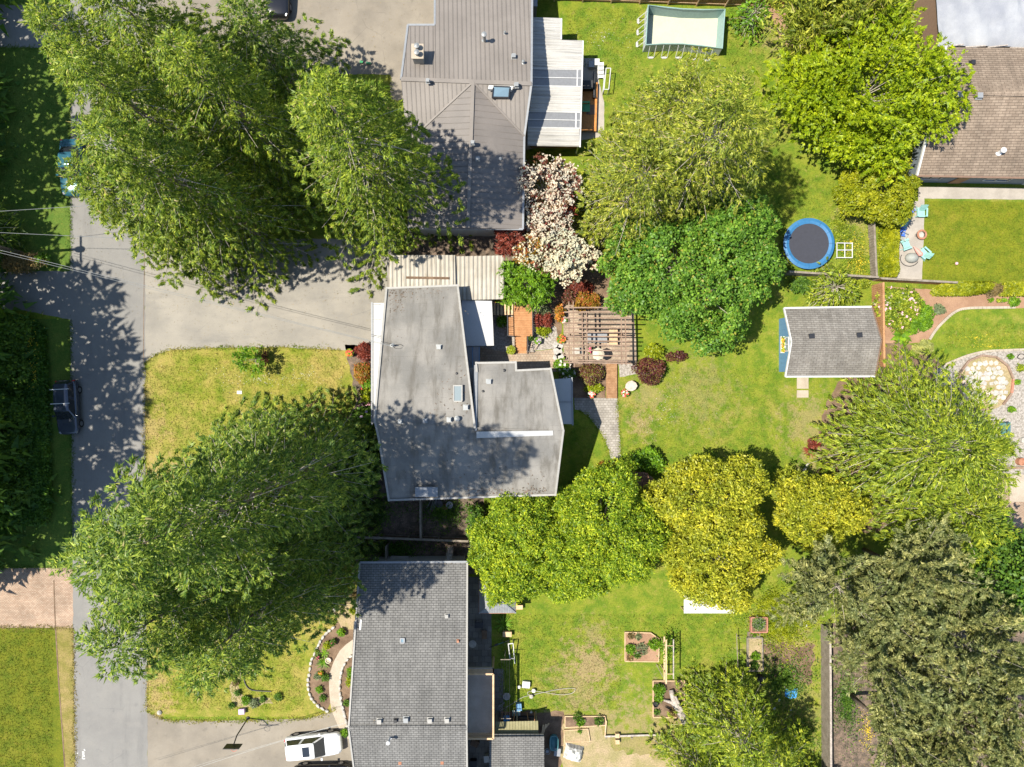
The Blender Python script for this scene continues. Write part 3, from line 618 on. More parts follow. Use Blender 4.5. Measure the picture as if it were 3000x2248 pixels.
def curb(pts, w, h, mat, label):
    ln = smooth_line([P(*q) for q in pts], 6); mb = MB()
    for a, b in zip(ln, ln[1:]): mb.beam(a + Vector((0, 0, h / 2)), b + Vector((0, 0, h / 2)) + (b - a) * .04, w, h)
    return solo('garden_curb', mb, mat, label, 'curb')
curb([(2722, 995), (2738, 970), (2760, 945), (2795, 915), (2830, 904), (2900, 902), (2972, 901)], .2, .12, 'concrete', 'concrete curb bending round the brown bed beside the yellow-flecked lawn')
curb([(2768, 1068), (2830, 1043), (2885, 1030), (2950, 1026), (3060, 1022)], .16, .1, 'concrete', 'concrete curb between the yellow-flecked lawn and the gravel garden')
# ---------------------------------------------------------------- building helpers
def area2(p): return sum(p[i][0] * p[(i + 1) % len(p)][1] - p[(i + 1) % len(p)][0] * p[i][1] for i in range(len(p)))
def inset(poly, d):
    q = [Vector((p[0], p[1])) for p in poly]; n = len(q); sg = 1 if area2(poly) > 0 else -1; out = []
    for i in range(n):
        a, b, c = q[i - 1], q[i], q[(i + 1) % n]; e1 = (b - a).normalized(); e2 = (c - b).normalized()
        n1 = Vector((-e1.y, e1.x)) * sg; n2 = Vector((-e2.y, e2.x)) * sg; m = (n1 + n2); m = m / max(.3, m.length_squared) * 2
        out.append(b + m * d)
    return out
def clip(poly, nx, ny, c):                              # keep nx*x+ny*y <= c
    out = []
    for i in range(len(poly)):
        a, b = Vector(poly[i]), Vector(poly[(i + 1) % len(poly)]); da = nx * a.x + ny * a.y - c; db = nx * b.x + ny * b.y - c
        if da <= 0: out.append(a)
        if (da < 0) != (db < 0) and abs(da - db) > 1e-9: out.append(a.lerp(b, da / (da - db)))
    return out
def panels(root, poly, across, pitch, mat, rib=.035, name='roof_panel', lift=.012):
    ax = Vector(across).normalized(); ss = [ax.x * p[0] + ax.y * p[1] for p in poly]; s = min(ss); k = 0
    while s < max(ss) - .02:
        e = min(s + pitch - .012, max(ss)); q = clip(clip(poly, -ax.x, -ax.y, -s), ax.x, ax.y, e)
        if len(q) >= 3 and abs(area2(q)) > .02:
            mb = MB().slab([p + Vector((0, 0, lift + U(0, .003))) for p in q], .02)
            if rib:
                rr = clip(q, ax.x, ax.y, s + .04)
                if len(rr) >= 3 and abs(area2(rr)) > .002: mb.slab([p + Vector((0, 0, lift + rib)) for p in rr], rib + .005)
            part(name, mb, mat, root)
        s += pitch; k += 1
def corr(root, a, b, d, pitch, amp, mat, sheet_w=.9, name='roof_sheet', lift=.0):
    """Corrugated sheets on the parallelogram a,b,d; ridges run a->d, waves follow a->b."""
    a, b, d = Vector(a), Vector(b), Vector(d); u = b - a; n = max(1, round(u.length / sheet_w)); up = Vector((0, 0, 1))
    for k in range(n):
        v = []; f = []; m = max(4, int(u.length / n / pitch * 4)); jit = U(0, .012)
        for i in range(m + 1):
            t = (k + i / m * 1.02) / n; x = t * u.length / pitch; w = abs((x % 1.0) - .5) * 2; w = min(1, max(0, (w - .25) * 2)); z = up * (amp * w + lift + jit)
            p = a + u * t + z; v += [p, p + (d - a)]
        for i in range(m): f.append((2 * i, 2 * i + 1, 2 * i + 3, 2 * i + 2))
        part(name, MB().add(v, f), mat, root)
def edge_trim(root, pts, w, h, mat, name='roof_trim', closed=True, up=.0):
    n = len(pts)
    for i in range(n if closed else n - 1):
        a, b = Vector(pts[i]), Vector(pts[(i + 1) % n]); z = Vector((0, 0, up + U(0, .004))); d = (b - a).normalized() * (w / 2 - .004 * (i % 2))
        part(name, MB().beam(a - d + z, b + d + z, w, h), mat, root)
def vent(root, px, py, z, s=.3, h=.22, mat='galv', name='roof_vent'):
    c = P(px, py, z); mb = MB().box((c.x, c.y, z + .02), (s * 1.5, s * 1.5, .04)).box((c.x, c.y, z + h / 2 + .03), (s, s, h)).box((c.x, c.y, z + h + .05), (s * 1.12, s * 1.12, .05)); return part(name, mb, mat, root)
def pipe(root, px, py, z, r=.06, h=.5, mat='galv', cap=True, name='vent_pipe'):
    c = P(px, py, z); mb = MB().lathe((c.x, c.y, z - .1), [(r * 2.2, .0), (r * 2.2, .12), (r, .14), (r, h)] + ([(r * 1.8, h + .02), (r * 1.8, h + .1), (r * .4, h + .16)] if cap else []), 12); return part(name, mb, mat, root)
def window(root, a, b, z0, z1, mat='glass_dark', fm='white_paint', name='window'):
    """window lying on the vertical wall segment a-b (facing right of a->b)."""
    a, b = Vector((a[0], a[1], 0)), Vector((b[0], b[1], 0)); d = (b - a).normalized(); n = Vector((d.y, -d.x, 0)); mb = MB()
    for p, q, w in ((a, b, z0), (a, b, z1)): mb.beam(p + n * .03 + Vector((0, 0, w)), q + n * .03 + Vector((0, 0, w)), .08, .08)
    for p in (a, b, a.lerp(b, .5)): mb.beam(p + n * .03 + Vector((0, 0, z0 + .041)), p + n * .03 + Vector((0, 0, z1 - .041)), .07, .06)
    w = part(name, mb, fm, root)
    part('pane', MB().add([a + n * .015 + Vector((0, 0, z0)), b + n * .015 + Vector((0, 0, z0)), b + n * .015 + Vector((0, 0, z1)), a + n * .015 + Vector((0, 0, z1))], [(0, 1, 2, 3)]), mat, w)
    return w
def skylight(root, cs, h, fm='trim_light', gm='skylight_glass'):   # cs: four roof points
    cs = [Vector(c) for c in cs]; mb = MB(); up = Vector((0, 0, h))
    for i in range(4):
        a, b = cs[i], cs[(i + 1) % 4]; mb.beam(a + up / 2, b + up / 2, .09, h + .06 + .004 * (i % 2))
    s = part('skylight', mb, fm, root); part('pane', MB().slab([c + up * 1.02 for c in cs], .03), gm, s); return s
BOARD = {}
def fence(a, b, h, mat, label, bw=.14, gap=.012, ps=2.4, post_mat=None, rail_top=True, name='fence', th=.022):
    a, b = P(*a), P(*b); d = b - a; L = d.length; u = d / L; n = Vector((-u.y, u.x, 0)); rz = math.atan2(d.y, d.x); t = thing(name, a, label, 'fence')
    key = (mat, h, bw)
    if key not in BOARD: BOARD[key] = mesh_of('board', MB().box((0, 0, h / 2), (bw, th, h - .04)).v, MB().box((0, 0, 0), (1, 1, 1)).f, mat)
    k = int(L / (bw + gap))
    for i in range(k):
        o = link('board', BOARD[key], t, u * ((i + .5) * L / k) + Vector((0, 0, .02 + U(-.012, .012))) + n * U(-.003, .003)); o.rotation_euler = (0, 0, rz)
    m = max(1, round(L / ps))
    for i in range(m + 1): part('post', MB().box(a + u * (L * i / m) + n * .07 + Vector((0, 0, h / 2 + .03)), (.1, .1, h + .06), rz), post_mat or mat, t)
    for z in (.35, h - .3): part('rail', MB().beam(a + n * .035 + Vector((0, 0, z)), b + n * .035 + Vector((0, 0, z)), .04, .09), post_mat or mat, t)
    if rail_top: part('cap_rail', MB().beam(a + n * .03 + Vector((0, 0, h + .085)), b + n * .03 + Vector((0, 0, h + .085)), .16, .035), post_mat or mat, t)
    return t

# ---------------------------------------------------------------- main house (grey membrane roof)
WA, WB, WC, WD = P(1133, 845, 4.3), P(1341, 837, 4.3), P(1391, 1252, 6.8), P(1098, 1230, 6.8)
RS, SE, SW, WK = P(1650, 1262, 6.65), P(1627, 1449, 4.5), P(1140, 1465, 4.5), P(1112, 1285, 6.3)
E0, E1, E2, E3, E4, E5 = P(1386, 1089, 5.3), P(1397, 1088, 5.3), P(1395, 1064, 5.1), P(1511, 1062, 5.1), P(1512, 1086, 5.25), P(1613, 1081, 5.2)
hs = thing('house', P(1400, 1200), 'house with pale grey membrane roof, white edge trim and low ridge, beside the pergola', 'house')
th = .28
rw = part('roof', MB().slab([WD, WC, WB, WA], th), 'membrane', hs, label='taller roof slope with black lichen specks')
re = part('roof', MB().slab([P(1384, 1254, 6.58), RS - Vector((0, 0, .02)), E5, E4, E3, E2, E1, E0], th), 'membrane', hs)
rs = part('roof', MB().slab([SW, SE, RS, WC - Vector((0, 0, .1)), WD, WK], th), 'membrane', hs)
for r_, pts in ((rw, [WC + Vector((0, 0, .02)), WB, WA, WD, ]), (re, [RS, E5, E4, E3, E2, E1]), (rs, [WD, WK + Vector((-.04, 0, 0)), SW, SE, RS])): edge_trim(r_, pts, .15, .16, 'trim_light', 'parapet', False, .04)
base = [WD, WA, WB, P(1345, 1064, 5.0), E2, E3, E4, E5, RS, SE, SW]
ip = inset([(p.x, p.y) for p in base], .35)
part('wall', MB().prism([(p.x, p.y) for p in ip], 0, [p.z - .42 for p in base]), 'wall_cream', hs)
part('ridge_flashing', MB().slab([P(1396, 1284, 6.56), P(1620, 1276, 6.5), P(1620, 1262, 6.72), P(1396, 1265, 6.86)], .1), 'white_membrane', hs, label='pale flashing strip along the ridge')
part('chimney_cap', MB().slab([P(1216, 1456, 5.1), P(1282, 1456, 5.1), P(1282, 1428, 5.25), P(1216, 1428, 5.25)], .5), 'gutter_grey', hs)
part('step_flashing', MB().slab([P(1391, 1262, 6.84), P(1397, 1262, 6.8), P(1360, 837, 4.3), P(1341, 837, 4.3)][:2] + [P(1400, 1070, 5.2), P(1389, 1070, 5.2)], .06), 'gutter_grey', hs)
def zw(py): return 4.3 + 2.5 * (py - 841) / 400
def ze(py): return 5.1 + 1.5 * (py - 1064) / 196
def zs(py): return 6.75 - 2.25 * (py - 1235) / 222
skylight(hs, [P(1330, 1176, zw(1176)), P(1354, 1176, zw(1176)), P(1354, 1130, zw(1130)), P(1330, 1130, zw(1130))], .25)
for x, y in ((1286, 1018), (1365, 1194)): vent(hs, x, y, zw(y), .28)
vent(hs, 1432, 1119, ze(1119), .3)
for x, y in ((1173, 1235), (1246, 1233), (1316, 1230)): vent(hs, x, y, zs(y), .25)
pipe(hs, 1340, 1227, 6.7, .1, .35); pipe(hs, 1338, 1095, zw(1095), .05, .22, 'black', False); pipe(hs, 1415, 1148, ze(1148), .06, .25, 'black', False); pipe(hs, 1477, 1086, ze(1086), .06, .22, 'black', False)
c = P(1150, 1014, zw(1014)); mb = MB().tube([c, c + Vector((0, 0, .9))], .035, 8).lathe((c.x, c.y, c.z - .05), [(.2, 0), (.2, .1), (.06, .14)], 12)
part('service_mast', mb, 'galv', hs); MAST = c + Vector((0, 0, .85))
mb = MB(); q = [c + Vector((.1, -.05, .05)) + Vector((math.cos(a) * .35 + .35, math.sin(a) * .16, .05)) for a in np.linspace(0, 5.8, 16)]; mb.tube(q, .018, 5); part('cable_loop', mb, 'black', hs)
# western canopy with gutter
cw = part('canopy', MB().slab([P(1092, 1240, 2.9), P(1132, 1240, 3.2), P(1140, 888, 3.2), P(1092, 888, 2.9)], .06), 'white_membrane', hs)
part('gutter', MB().beam(P(1090, 1245, 2.92), P(1090, 886, 2.92), .14, .12), 'gutter_grey', hs)
for y in (892, 936, 984, 1031, 1082, 1128): part('bracket', MB().beam(P(1090, y, 3.0), P(1114, y, 3.12), .035, .04), 'dark_metal', hs)
# northern flat porch roof, blue canopy, east canopy
part('porch_roof', MB().slab([P(1352, 1014, 2.75), P(1447, 1013, 2.75), P(1441, 882, 2.75), P(1352, 880, 2.75)], .2), 'white_membrane', hs)
for x, y in ((1440, 1006), (1436, 890)): q = P(x, y, 2.55); part('porch_post', MB().box((q.x, q.y, 1.27), (.12, .12, 2.54)), 'white_paint', hs)
bc = part('canopy', MB().slab([P(1362, 1088, 2.5), P(1406, 1088, 2.5), P(1406, 1015, 2.5), P(1362, 1015, 2.5)], .03), 'poly_grey', hs, label='bluish translucent canopy')
for x in (1364, 1384, 1404): part('canopy_bar', MB().beam(P(x, 1088, 2.54), P(x, 1015, 2.54), .05, .05), 'wall_blue', hs)
part('canopy', MB().slab([P(1622, 1242, 2.6), P(1676, 1243, 2.6), P(1674, 1108, 2.6), P(1612, 1112, 2.6)], .08), 'white_membrane', hs, label='white porch roof beside the paver path')
part('gutter', MB().beam(P(1678, 1246, 2.6), P(1675, 1106, 2.6), .12, .14), 'gutter_grey', hs)
part('canopy_bar', MB().beam(P(1640, 1178, 2.66), P(1674, 1178, 2.66), .05, .05), 'gutter_grey', hs)
for x, y in ((1672, 1236), (1670, 1112)): q = P(x, y, 2.5); part('porch_post', MB().box((q.x, q.y, 1.25), (.12, .12, 2.5)), 'white_paint', hs)
for (a, b), z in ((((9, 8)), 1.2), ((9, 8), 3.2)):
    p0, p1 = Vector(ip[a]), Vector(ip[b])
    for t in (.15, .55): window(hs, p0.lerp(p1, t), p0.lerp(p1, t + .28), z, z + 1.1)
p0, p1 = Vector(ip[0]), Vector(ip[1])
for t in (.1, .4, .7): window(hs, p1.lerp(p0, t), p1.lerp(p0, t + .18), 1.0, 2.1)
# carport of corrugated sheets
cp = thing('carport', P(1300, 790), 'mossy corrugated carport roof stepping in two levels beside the grey house', 'carport')
corr(cp, P(1135, 848, 3.25), P(1334, 848, 3.25), P(1134, 748, 3.0), .34, .085, 'corrugated_moss')
corr(cp, P(1333, 880, 3.0), P(1476, 877, 3.0), P(1333, 752, 2.8), .34, .085, 'corrugated_moss')
for x, y in ((1140, 760), (1240, 758), (1330, 765), (1470, 762), (1470, 868), (1345, 870)): q = P(x, y, 2.75); part('post', MB().box((q.x, q.y, 1.37), (.12, .12, 2.74)), 'fence_old', cp)
for y, z, x0, x1 in ((758, 2.92, 1137, 1332), (838, 3.12, 1137, 1332), (762, 2.74, 1338, 1472), (868, 2.9, 1338, 1472)): part('beam', MB().beam(P(x0, y, z), P(x1, y, z), .08, .12), 'fence_old', cp)
part('flashing', MB().slab([P(1190, 817, 3.29), P(1316, 819, 3.29), P(1316, 812, 3.27), P(1190, 810, 3.27)], .02), 'soil', cp, label='brown leaf-littered batten')

# ---------------------------------------------------------------- house with brown metal panel roof (top)
h2 = thing('house', P(1380, 250), 'house with brown standing-seam metal roof and a cross wing under the trees', 'house')
Zr, Ze = 5.7, 3.6
nL, nR = P(1275, -160, 3.0), P(1560, -160, 3.0)
N0, N1, N2, N3 = P(1175, 233, Zr), P(1557, 247, Zr), P(1560, -160, 3.4), P(1274, -160, 3.4)
K1, K2 = P(1274, 74, 4.76), P(1195, 74, 4.76)
n_poly = [N0, N1, N2, N3, K1, K2]
Sw, Se = P(1178, 340, 5.0), P(1540, 400, 4.3)
ridge0, ridge1 = P(1386, 241, Zr + .02), P(1371, 668, Zr - .2)
wE, wEb, wWb, wW = P(1536, 400, 4.75), P(1532, 672, 4.7), P(1195, 668, 4.7), P(1192, 420, 4.75)
for pl in (n_poly, [N0, wW, ridge0], [N1, ridge0, wE], [ridge0, ridge1, wEb, wE], [ridge0, wW, wWb, ridge1]):
    q = list(pl) if area2(pl) > 0 else list(pl)[::-1]; part('roof', MB().slab(q, .2), 'metal_roof_dark', h2)
panels(h2, [K2, N0, P(1275, 236, Zr), K1] if area2([K2, N0, P(1275, 236, Zr), K1]) > 0 else [K1, P(1275, 236, Zr), N0, K2], (1, .03), .34, 'metal_roof')
panels(h2, [N3, P(1275, 237, Zr), N1, N2] if area2([N3, P(1275, 237, Zr), N1, N2]) > 0 else [N2, N1, P(1275, 237, Zr), N3], (1, .03), .34, 'metal_roof', lift=.03)
for pl, ac in (([N0, wW, ridge0], (1, .03)), ([ridge0, wE, N1], (1, .03)), ([ridge0, ridge1, wEb, wE], (.03, 1)), ([wW, wWb, ridge1, ridge0], (.03, 1))):
    q = list(pl) if area2(pl) > 0 else list(pl)[::-1]; panels(h2, q, ac, .34 if ac[0] == 1 else .46, 'metal_roof' if ac[0] == 1 else 'metal_roof_dark')
for a, b, w in ((N0, N1, .3), (ridge0, ridge1, .26), (ridge0, wE, .13), (ridge0, wW, .13)): part('ridge_cap', MB().beam(a + Vector((0, 0, .07)), b + Vector((0, 0, .07)), w, .05), 'metal_roof', h2)
for a, b in ((N1, N2), (N1, wE), (wE, wEb), (wEb, wWb), (K2, N0), (K1, K2), (N3, K1)): part('gutter', MB().beam(a, b, .15, .14), 'gutter_grey', h2)
o2 = [N0, wW, wWb, wEb, wE, N1, N2, N3, K1, K2]; i2 = inset([(p.x, p.y) for p in o2], .4)
part('wall', MB().prism([(p.x, p.y) for p in i2], 0, [p.z - .45 for p in o2]), 'wall_cream', h2)
def zn(py): return 3.4 + 2.3 * (py + 160) / 396
c = P(1229, 172, zn(172)); mb = MB().box((c.x, c.y, c.z + .35), (.75, .95, 1.5)); ch = part('chimney', mb, 'trim_light', h2)
part('chimney_cap', MB().box((c.x, c.y, c.z + 1.14), (.9, 1.1, .1)), 'concrete', ch)
for dy in (-.25, .22): part('flue', MB().lathe((c.x, c.y + dy, c.z + 1.18), [(.13, 0), (.13, .35), (.2, .37), (.2, .45), (.05, .52)], 12), 'galv', ch)
pipe(h2, 1420, 122, zn(122), .11, 1.15); pipe(h2, 1479, 100, zn(100), .05, .35); pipe(h2, 1533, 185, zn(185), .06, .35); vent(h2, 1505, 168, zn(168), .26, .25)
vent(h2, 1254, 240, 6.0, .22, .25); vent(h2, 1513, 252, 5.9, .26, .25)
vent(h2, 1385, 420, 6.0, .22); vent(h2, 1400, 467, 5.8, .22); pipe(h2, 1466, 468, 5.0, .07, .25)
skylight(h2, [P(1443, 289, 5.5), P(1491, 290, 5.45), P(1494, 260, 6.0), P(1446, 258, 6.0)], .3, 'dark_metal', 'glass_sky')
part('skylight_curb', MB().slab([P(1430, 261, 6.15), P(1500, 264, 6.1), P(1504, 252, 6.2), P(1432, 250, 6.25)], .3), 'white_paint', h2)
# patio cover on its east side
pc = thing('patio_cover', P(1620, 240), 'white corrugated patio cover with grey translucent bands along the brown metal-roofed house', 'patio cover')
zc = 3.0
def band(y0, y1, x1, mat, s0=0.0):
    x0a = 1553 if y0 < 280 else 1546
    if mat == 'poly_grey':
        ym = (y0 + y1) / 2
        for a, b in ((y0, ym - 1.5), (ym + 1.5, y1)): part('roof_sheet', MB().slab([P(x0a, b, 3.06), P(x1, b + 3, 2.66), P(x1, a + 3, 2.66), P(x0a, a, 3.06)], .015), mat, pc, label='grey translucent roof sheet')
        part('glazing_bar', MB().beam(P(x0a, ym, 3.09), P(x1, ym + 3, 2.69), .05, .05), 'white_metal', pc)
        for e in (y0, y1): part('glazing_bar', MB().beam(P(x0a, e, 3.09), P(x1, e + 3, 2.69), .06, .05), 'white_metal', pc)
        part('glazing_bar', MB().beam(P(x1 - 12, y0 + 3, 2.72), P(x1 - 13, y1 + 3, 2.72), .1, .03), 'white_metal', pc)
    else: corr(pc, P(x0a, y0, 3.05), P(x0a, y1, 3.05), P(x1, y0 + 3, 2.65), .33, .07, mat, .95)
band(52, 117, 1644, 'corrugated_white'); band(117, 202, 1706, 'corrugated_white'); band(202, 251, 1704, 'poly_grey'); band(251, 327, 1702, 'corrugated_white'); band(327, 373, 1700, 'poly_grey'); band(373, 427, 1697, 'corrugated_white')
part('gutter', MB().beam(P(1708, 120, 2.66), P(1699, 432, 2.66), .1, .1), 'white_metal', pc); part('gutter', MB().beam(P(1645, 55, 2.66), P(1644, 117, 2.66), .1, .1), 'white_metal', pc)
for x, y in ((1704, 128), (1702, 225), (1699, 330), (1696, 420), (1640, 60)): q = P(x, y, 2.55); part('post', MB().box((q.x, q.y, 1.27), (.1, .1, 2.54)), 'white_metal', pc)
for y in (128, 225, 330, 420): part('beam', MB().beam(P(1556, y, 2.86), P(1702, y + 3, 2.5), .06, .1), 'white_metal', pc)

# ---------------------------------------------------------------- grey shingle house (bottom)
h3 = thing('house', P(1200, 1950), 'house with grey shingle gable roof, five roof vents and a curved front walk', 'house')
A3, B3, C3, D3 = P(1054, 1650, 4.0), P(1369, 1648, 4.0), P(1367, 2132, 6.7), P(1022, 2134, 6.7)
E3_, F3_ = P(1372, 2520, 4.4), P(1072, 2520, 4.4)
part('roof', MB().slab([D3, C3, B3, A3], .22), 'shingle_grey', h3); part('roof', MB().slab([F3_, E3_, C3, D3], .22), 'shingle_grey', h3)
part('roof', MB().slab([P(1030, 1990, 5.2), P(1058, 1990, 5.5), P(1060, 1815, 4.6), P(1036, 1822, 4.45)], .15), 'shingle_grey', h3, label='narrow shingled eave over the entry')
for i in range(22):
    a, b = D3.lerp(C3, i / 22), D3.lerp(C3, (i + .97) / 22); part('ridge_tile', MB().beam(a + Vector((0, 0, .04)), b + Vector((0, 0, .055)), .34, .04), 'shingle_grey', h3)
for a, b in ((A3, B3), (F3_, E3_)): part('gutter', MB().beam(a + Vector((0, .05, -.03)), b + Vector((0, .05, -.03)), .14, .13), 'gutter_grey', h3)
for a, b in ((A3, D3), (D3, F3_), (B3, C3), (C3, E3_)): part('rake_trim', MB().beam(a + Vector((0, 0, .0)), b + Vector((0, 0, .0)), .12, .16), 'trim_light', h3)
part('rake_trim', MB().beam(P(1058, 1815, 4.95), P(1042, 2000, 5.6), .14, .14), 'white_paint', h3)
o3 = [D3, A3, B3, C3, E3_, F3_]; i3 = inset([(p.x, p.y) for p in o3], .45); part('wall', MB().prism([(p.x, p.y) for p in i3], 0, [p.z - .3 for p in o3]), 'wall_cream', h3)
def z3(py): return 4.0 + 2.7 * (py - 1650) / 483
for x, y in ((1112, 2111), (1260, 2109), (1310, 2108)): vent(h3, x, y, z3(y), .28, .2, 'trim_light')
vent(h3, 1190, 2107, z3(2107), .3, .2, 'galv'); vent(h3, 1159, 2110, z3(2110), .2, .14, 'black'); vent(h3, 1309, 1804, z3(1804), .22, .18, 'trim_light'); vent(h3, 1342, 1877, z3(1877), .15, .15, 'terracotta')
skylight(h3, [P(1174, 1882, z3(1882)), P(1185, 1882, z3(1882)), P(1185, 1869, z3(1869)), P(1174, 1869, z3(1869))], .14, 'gutter_grey', 'glass_sky')
pipe(h3, 1143, 2160, 6.5, .08, .9, 'white_metal'); vent(h3, 1173, 2232, 5.9, .2, .16, 'terracotta'); vent(h3, 1296, 2231, 5.9, .2, .16, 'terracotta')
p0, p1 = Vector(i3[2]), Vector(i3[3])
for t in (.15, .35): window(h3, p1.lerp(p0, t), p1.lerp(p0, t + .12), 1.0, 2.1)
# raised sundeck
sd = thing('sundeck', P(1400, 2050), 'raised grey sundeck with wooden railings against the grey shingle house', 'deck'); zd = 2.75
part('floor', MB().slab([P(1364, 2148, zd), P(1446, 2148, zd), P(1446, 1957, zd), P(1364, 1957, zd)], .2), 'concrete_grey', sd)
def railing(root, pts, z, h, pm='lumber', rm='lumber', nb=4, ps=1.6, w=.09):
    for (a, b) in zip(pts, pts[1:]):
        a, b = Vector(a), Vector(b); L = (b - a).length; m = max(1, round(L / ps))
        for i in range(m + 1): part('post', MB().box(a.lerp(b, i / m) + Vector((0, 0, h / 2)), (w, w, h), math.atan2((b - a).y, (b - a).x)), pm, root)
        for k in range(nb): zz = Vector((0, 0, h * (k + .6) / (nb + .4))); part('rail', MB().beam(a + zz, b + zz, .035, .07), rm, root)
        part('handrail', MB().beam(a + Vector((0, 0, h + .02)), b + Vector((0, 0, h + .02)), .14, .04), pm, root)
railing(sd, [P(1370, 1960, zd), P(1446, 1960, zd), P(1446, 2146, zd), P(1370, 2146, zd)], zd, 1.0)
for x, y in ((1444, 1962), (1444, 2050), (1444, 2144), (1372, 2144)): q = P(x, y, zd - .2); part('leg', MB().box((q.x, q.y, (zd - .2) / 2), (.14, .14, zd - .2)), 'lumber', sd)

# ---------------------------------------------------------------- brown shingle house (top right) and the tarp roof behind it
h4 = thing('house', P(2850, 350), 'house with brown shingle roof and slate-blue wall behind the fire pit patio', 'house')
A4, B4, C4, D4 = P(2686, 514, 3.2), P(3400, 528, 3.2), P(3400, 285, 5.6), P(2748, 272, 5.6)
E4_, F4_ = P(3400, 145, 4.2), P(2770, 138, 4.2)
part('roof', MB().slab([A4, B4, C4, D4], .2), 'shingle_brown', h4); part('roof', MB().slab([D4, C4, E4_, F4_], .2), 'shingle_brown', h4)
for i in range(14): part('ridge_tile', MB().beam(D4.lerp(C4, i / 28) + Vector((0, 0, .04)), D4.lerp(C4, (i + .96) / 28) + Vector((0, 0, .05)), .3, .04), 'shingle_brown', h4)
part('rake_trim', MB().beam(A4, D4, .14, .2), 'white_paint', h4); part('rake_trim', MB().beam(D4, F4_, .14, .2), 'white_paint', h4); part('gutter', MB().beam(A4 + Vector((0, -.05, -.03)), B4 + Vector((0, -.05, -.03)), .13, .12), 'wall_brown', h4)
o4 = [A4, B4, E4_, F4_, D4]; i4 = inset([(p.x, p.y) for p in o4], .4); part('wall', MB().prism([(p.x, p.y) for p in i4], 0, [p.z - .2 for p in o4]), 'wall_slate', h4)
p0, p1 = Vector(i4[0]), Vector(i4[1]); Lw = (p1 - p0).length
for x0, x1, z0, z1 in ((1.0, 2.6, 1.0, 2.2), (6.2, 8.2, .9, 2.2), (10, 12.2, .15, 2.2)): window(h4, p0.lerp(p1, x0 / Lw), p0.lerp(p1, x1 / Lw), z0, z1)
dq = p0.lerp(p1, 4.4 / Lw); part('door', MB().box((dq.x, dq.y - .03, 1.05), (.95, .06, 2.1)), 'fence_wood', h4)
vent(h4, 2808, 281, 5.5, .35, .2, 'gutter_grey'); vent(h4, 2866, 283, 5.5, .35, .2, 'gutter_grey'); vent(h4, 2846, 186, 4.7, .28, .2, 'dark_metal'); pipe(h4, 2926, 447, 3.9, .12, .6, 'white_metal'); pipe(h4, 2746, 415, 4.2, .05, .3, 'terracotta', False)
tb = thing('outbuilding', P(2920, 60), 'large shed roofed with wrinkled white tarpaulin behind the brown shingle house', 'shed')
rng = np.random.default_rng(5); v = []; f = []; nx, ny = 40, 18
A, B, C_ = P(2750, 134, 3.3), P(3400, 140, 3.3), P(2735, -170, 4.6)
for j in range(ny + 1):
    for i in range(nx + 1):
        p = A + (B - A) * (i / nx) + (C_ - A) * (j / ny); v.append((p.x, p.y, p.z + .09 * math.sin(i * 1.7 + j * .4) + rng.normal(0, .06) - (.12 if j == 0 else 0)))
for j in range(ny):
    for i in range(nx): k = j * (nx + 1) + i; f.append((k, k + 1, k + nx + 2, k + nx + 1))
part('tarpaulin', MB().add(v, f), 'tarp', tb, True); q = inset([(p.x, p.y) for p in (A, B, B + C_ - A, C_)], .4); part('wall', MB().prism([(p.x, p.y) for p in q], 0, [3.0, 3.0, 4.2, 4.2]), 'wall_brown', tb)
for k in range(5): a = A + (B - A) * (k * .1 + .02); part('lath', MB().beam(a + Vector((0, -.1, .02)), a + (B - A) * .09 + Vector((0, U(-.2, .1), .06)), .08, .03), 'driftwood', tb)

# ---------------------------------------------------------------- blue garden shed
gs = thing('garden_shed', P(2420, 1000), 'blue garden shed with brown shingle gable roof and white-framed flower box window', 'shed')
S1, S2, S3, S4, S5, S6 = P(2298, 903, 2.35), P(2553, 899, 2.35), P(2581, 996, 3.4), P(2563, 1103, 2.35), P(2302, 1104, 2.35), P(2320, 1002, 3.4)
part('roof', MB().slab([S6, S3, S2, S1], .1), 'shingle_shed', gs); part('roof', MB().slab([S5, S4, S3, S6], .1), 'shingle_shed', gs)
for a, b in ((S1, S6), (S6, S5)): part('rake_trim', MB().beam(a + Vector((-.04, 0, -.02)), b + Vector((-.04, 0, -.02)), .1, .18), 'white_paint', gs)
for a, b in ((S1, S2), (S5, S4)): part('gutter', MB().beam(a, b, .13, .1), 'white_metal', gs)
for a, b in ((S2, S3), (S3, S4)): part('rake_trim', MB().beam(a + Vector((.03, 0, -.02)), b + Vector((.03, 0, -.02)), .08, .16), 'wall_brown', gs)
g0, g1 = P(2282, 938), P(2282, 1088); gx, gn, gsx = g0.x, P(0, 935).y, P(0, 1090).y; gE = S2.x - .3; gm = (gn + gsx) / 2
part('wall', MB().prism([(gx, gsx), (gE, gsx), (gE, gn), (gx, gn), (gx, gm)], 0, [2.22, 2.22, 2.22, 2.22, 3.2]), 'wall_blue', gs)
for k in range(9): y = gsx + .2 + k * .46; part('siding_joint', MB().box((gx - .008, y, 1.1), (.02, .03, 2.1)), 'wall_blue', gs) if not abs(y - gm) < .75 else None
window(gs, (gx, gm + .55), (gx, gm - .55), 1.35, 2.15, 'glass_sky', 'white_metal')
fb = part('flower_box', MB().box((gx - .16, gm, 1.16), (.3, 1.35, .22)), 'white_paint', gs)
rng = np.random.default_rng(3)
for nm, m, n in (('flowers', 'fl_orange', 26), ('flowers', 'fl_yellow', 22), ('leaves', 'lf_bright', 60)):
    pp = np.stack([rng.uniform(gx - .28, gx - .04, n), rng.uniform(gm - .6, gm + .6, n), rng.uniform(1.27, 1.45, n)], 1); o = link(nm, quad_mesh(nm, blooms(rng, pp, .09) - np.array(wloc(fb)), m), fb); o['kind'] = 'stuff'
